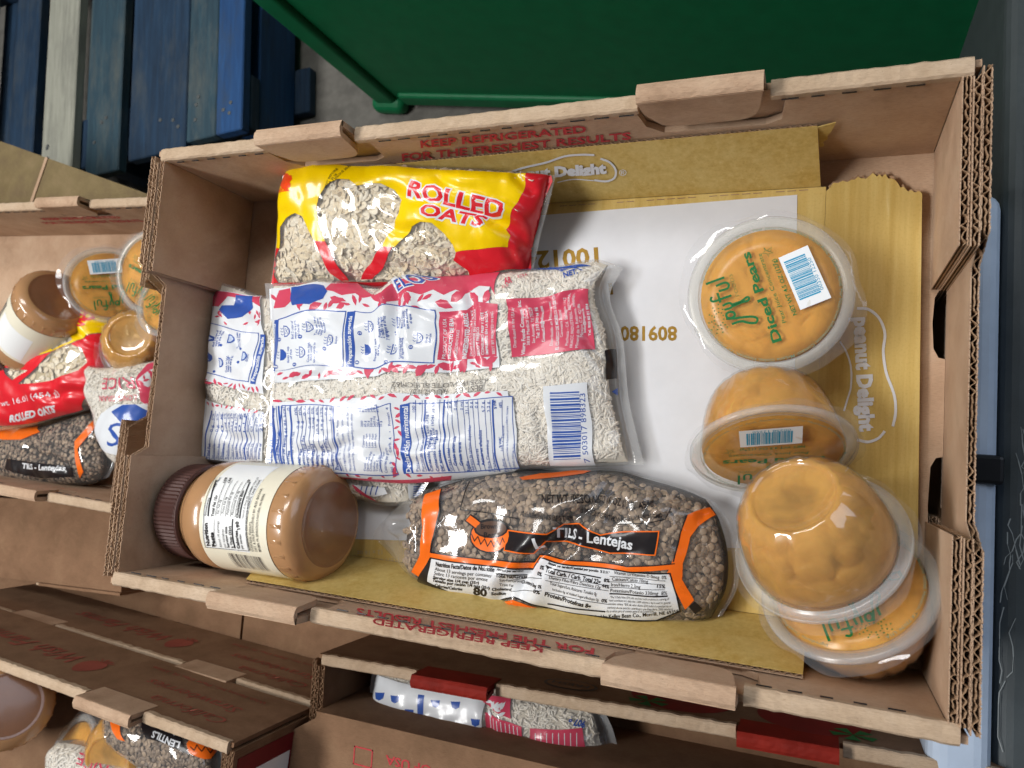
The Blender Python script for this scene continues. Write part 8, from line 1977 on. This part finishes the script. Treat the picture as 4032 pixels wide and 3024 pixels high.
# food in the left tray
jar('peanut butter jar lying in the far left tray, base towards the camera', (-.648-.128, .098-.080, -.116), (.80, .50, .28))
make_bag('oats_left', 'oats_bag', 'yellow and red oats bag lying in the far left tray', 'oats bag', 'oat', 900, 'bags of oats', res=.003)
make_bag('lentil_left', 'lentil_bag', 'crumpled lentil bag at the near side of the far left tray', 'lentil bag', 'lentil', 1500, 'bags of lentils', res=.003)
make_bag('rice_left', 'rice_bag', 'rice bag with red upside-down lettering in the far left tray', 'rice bag', 'rice', 1200, 'bags of rice', res=.003)
make_bag('rice_behind_left', 'rice_bag', 'rounded end of a rice bag with blue barcode in the far left tray', 'rice bag', 'rice', 700, 'bags of rice', res=.003)
make_cup('pear cup lying on its side beside the jar in the far left tray', (-.600, .118, -.100), (.75, .25, .60), (.2, 1, 0), group='diced pear cups')
make_cup('pear cup lid facing up behind the rim of the middle tray, far left tray', (-.520, .128, -.088), (.10, -.10, 1), (.6, .6, 0), group='diced pear cups')
make_cup('pear cup nearest the middle tray in the far left tray', (-.474, .098, -.084), (.05, .28, .95), (.8, .3, 0), group='diced pear cups')
make_cup('upside-down pear cup beside the red oats bag in the far left tray', (-.560, .045, -.125), (-.5, -.1, -.85), (1, 0, 0), detail=False, group='diced pear cups')
# food in the lower left tray
jar('peanut butter jar at the lower left corner, its round base facing up', (-.690, -.405, -.088), (.80, .28, .50))
make_cup('pear cup with loose film at the lower left corner of the picture', (-.515, -.425, -.050), (-.3, .3, .8), (1, 0, 0), detail=False)
make_cup('pear cup beside the lentil bag in the lower left tray', (-.452, -.395, -.085), (-.2, .1, -.95), (1, 0, 0), detail=False)
make_bag('lentil_corner', 'lentil_bag', 'lentil bag with black and orange label in the lower left tray', 'lentil bag', 'lentil', 1500, 'bags of lentils', res=.003)
make_bag('rice_corner', 'rice_bag', 'rice bag with red lettering cut off by the bottom left edge', 'rice bag', 'rice', 900, 'bags of rice', res=.003)
make_bag('rice_lower', 'rice_bag', 'shadowed rice bag inside the dark tray with red tabs', 'rice bag', 'rice', 2200, 'bags of rice', res=.003)

# ---------------------------------------------------------------- warehouse floor, cart, pallet and bin
GZ = -.56
mb = MB(); mb.add([(-6, -4, GZ), (4, -4, GZ), (4, 6, GZ), (-6, 6, GZ)], [(0, 1, 2, 3)]); tag(mb.obj('concrete_floor', 'concrete', fix=False), kind='structure')
panel = thing('plastic_panel', 'pale blue plastic panel with black clip along the right side of the middle tray', 'plastic panel', (.330, 0, GZ))
rounded_box('board', (-.022, -.80, 0), (.0205, .176, .462), .013, 'pale_plastic', panel, 4)
rounded_box('clip', (-.0235, -.050, .448), (.023, -.028, .4665), .003, 'black_plastic', panel)
rail = thing('grey_tote', 'scratched dark grey plastic tote edge along the right side of the picture', 'plastic tote', (.3525, 0, GZ))
rounded_box('side_wall', (.006, -.9, 0), (.02, .55, .43), .004, 'grey_plastic', rail)
rounded_box('rim', (0.0, -.9, .415), (.062, .42, .450), .012, 'grey_plastic', rail, 4)
rs = random.Random(12)
for k in range(16):
    y = rs.uniform(-.28, .0); x = rs.uniform(.004, .016); mb = MB()
    for j in range(rs.randint(3, 7)):
        y2 = y + rs.uniform(-.012, -.004); x2 = min(.03, max(.002, x + rs.uniform(-.004, .004))); w = rs.uniform(.00015, .0005)
        mb.add([(x-w, y, .4505), (x+w, y, .4505), (x2+w, y2, .4506), (x2-w, y2, .4506)], [(0, 1, 2, 3)]); x, y = x2, y2
    mb.obj('scratch', 'scratch', rail, fix=False)
pallet = thing('blue_pallet', 'worn blue wooden pallet with one pale board at the upper left', 'pallet', (-.985, .42, GZ), .10)
def board(x0, x1, y0, y1, z0, z1, mat, name='deck_board'):
    o = rounded_box(name, (x0, y0, z0), (x1, y1, z1), .002, mat, pallet, 1); return o
T0 = .142; T1 = .162
for x0, x1, mat, ya in ((-.46, -.395, 'wood_teal', .03), (-.312, -.240, 'wood_blue', .02), (-.214, -.128, 'wood_pale', -.02), (-.090, -.004, 'wood_teal', -.012), (.020, .158, 'wood_blue', .0), (.1595, .226, 'wood_teal', .01), (.2265, .284, 'wood_bright_blue', .01)):
    board(x0, x1, ya, 1.05, T0, T1, mat)
board(-.126, -.094, .02, 1.05, .118, .138, 'wood_teal', 'stringer')
for y in (.07, .5, .98): board(-.46, .284, y-.05, y+.05, .118, .1415, 'wood_blue', 'cross_board')
for x in (-.40, -.08, .262):
    board(x-.02, x+.02, .02, 1.03, .021, .1175, 'wood_bright_blue' if x > .2 else 'wood_blue', 'stringer')
board(-.46, .315, .10, .19, 0, .0205, 'wood_blue', 'bottom_board')
rs = random.Random(7)
for x0, x1 in ((-.312, -.240), (-.214, -.128), (-.090, -.004), (.020, .158), (.1595, .226), (.2265, .284)):
    for k in range(3):
        mb = MB(); v, f = lathe([(.0038, 0), (.0034, .0012), (.0001, .0014)], 8); x, y = rs.uniform(x0+.015, x1-.015), rs.uniform(.04, .1)
        mb.add([(a+x, b+y, c+T1) for a, b, c in v], f); mb.obj('nail', 'nail', pallet)
green = thing('green_bin', 'large green plastic bin standing behind the middle tray', 'plastic bin', (-.515, .552, GZ), -.135)
Wb, Db, Hb = 1.06, .6, .95
mb = MB(); mb.box((0, 0, .03), (Wb, .012, Hb)); mb.box((0, Db-.012, .03), (Wb, Db, Hb)); mb.box((0, .012, .03), (.012, Db-.012, Hb)); mb.box((Wb-.012, .012, .03), (Wb, Db-.012, Hb)); mb.obj('bin_wall', 'green_plastic', green)
rounded_box('base', (.02, .02, 0), (Wb-.02, Db-.02, .05), .01, 'green_plastic', green)
rounded_box('corner_post', (-.012, -.010, .0), (.032, .03, Hb), .008, 'green_plastic', green, 4)
rounded_box('corner_post', (Wb-.05, -.010, .0), (Wb+.012, .03, Hb), .008, 'green_plastic', green, 4)
rounded_box('corner_foot', (-.024, -.020, .0), (.045, .05, .035), .015, 'green_plastic', green, 4)
rounded_box('bottom_rib', (.045, -.008, .02), (Wb-.055, .012, .055), .006, 'green_plastic', green, 3)
rounded_box('top_rim', (-.04, -.035, Hb-.002), (Wb+.04, -.001, Hb+.04), .01, 'green_plastic', green, 3)
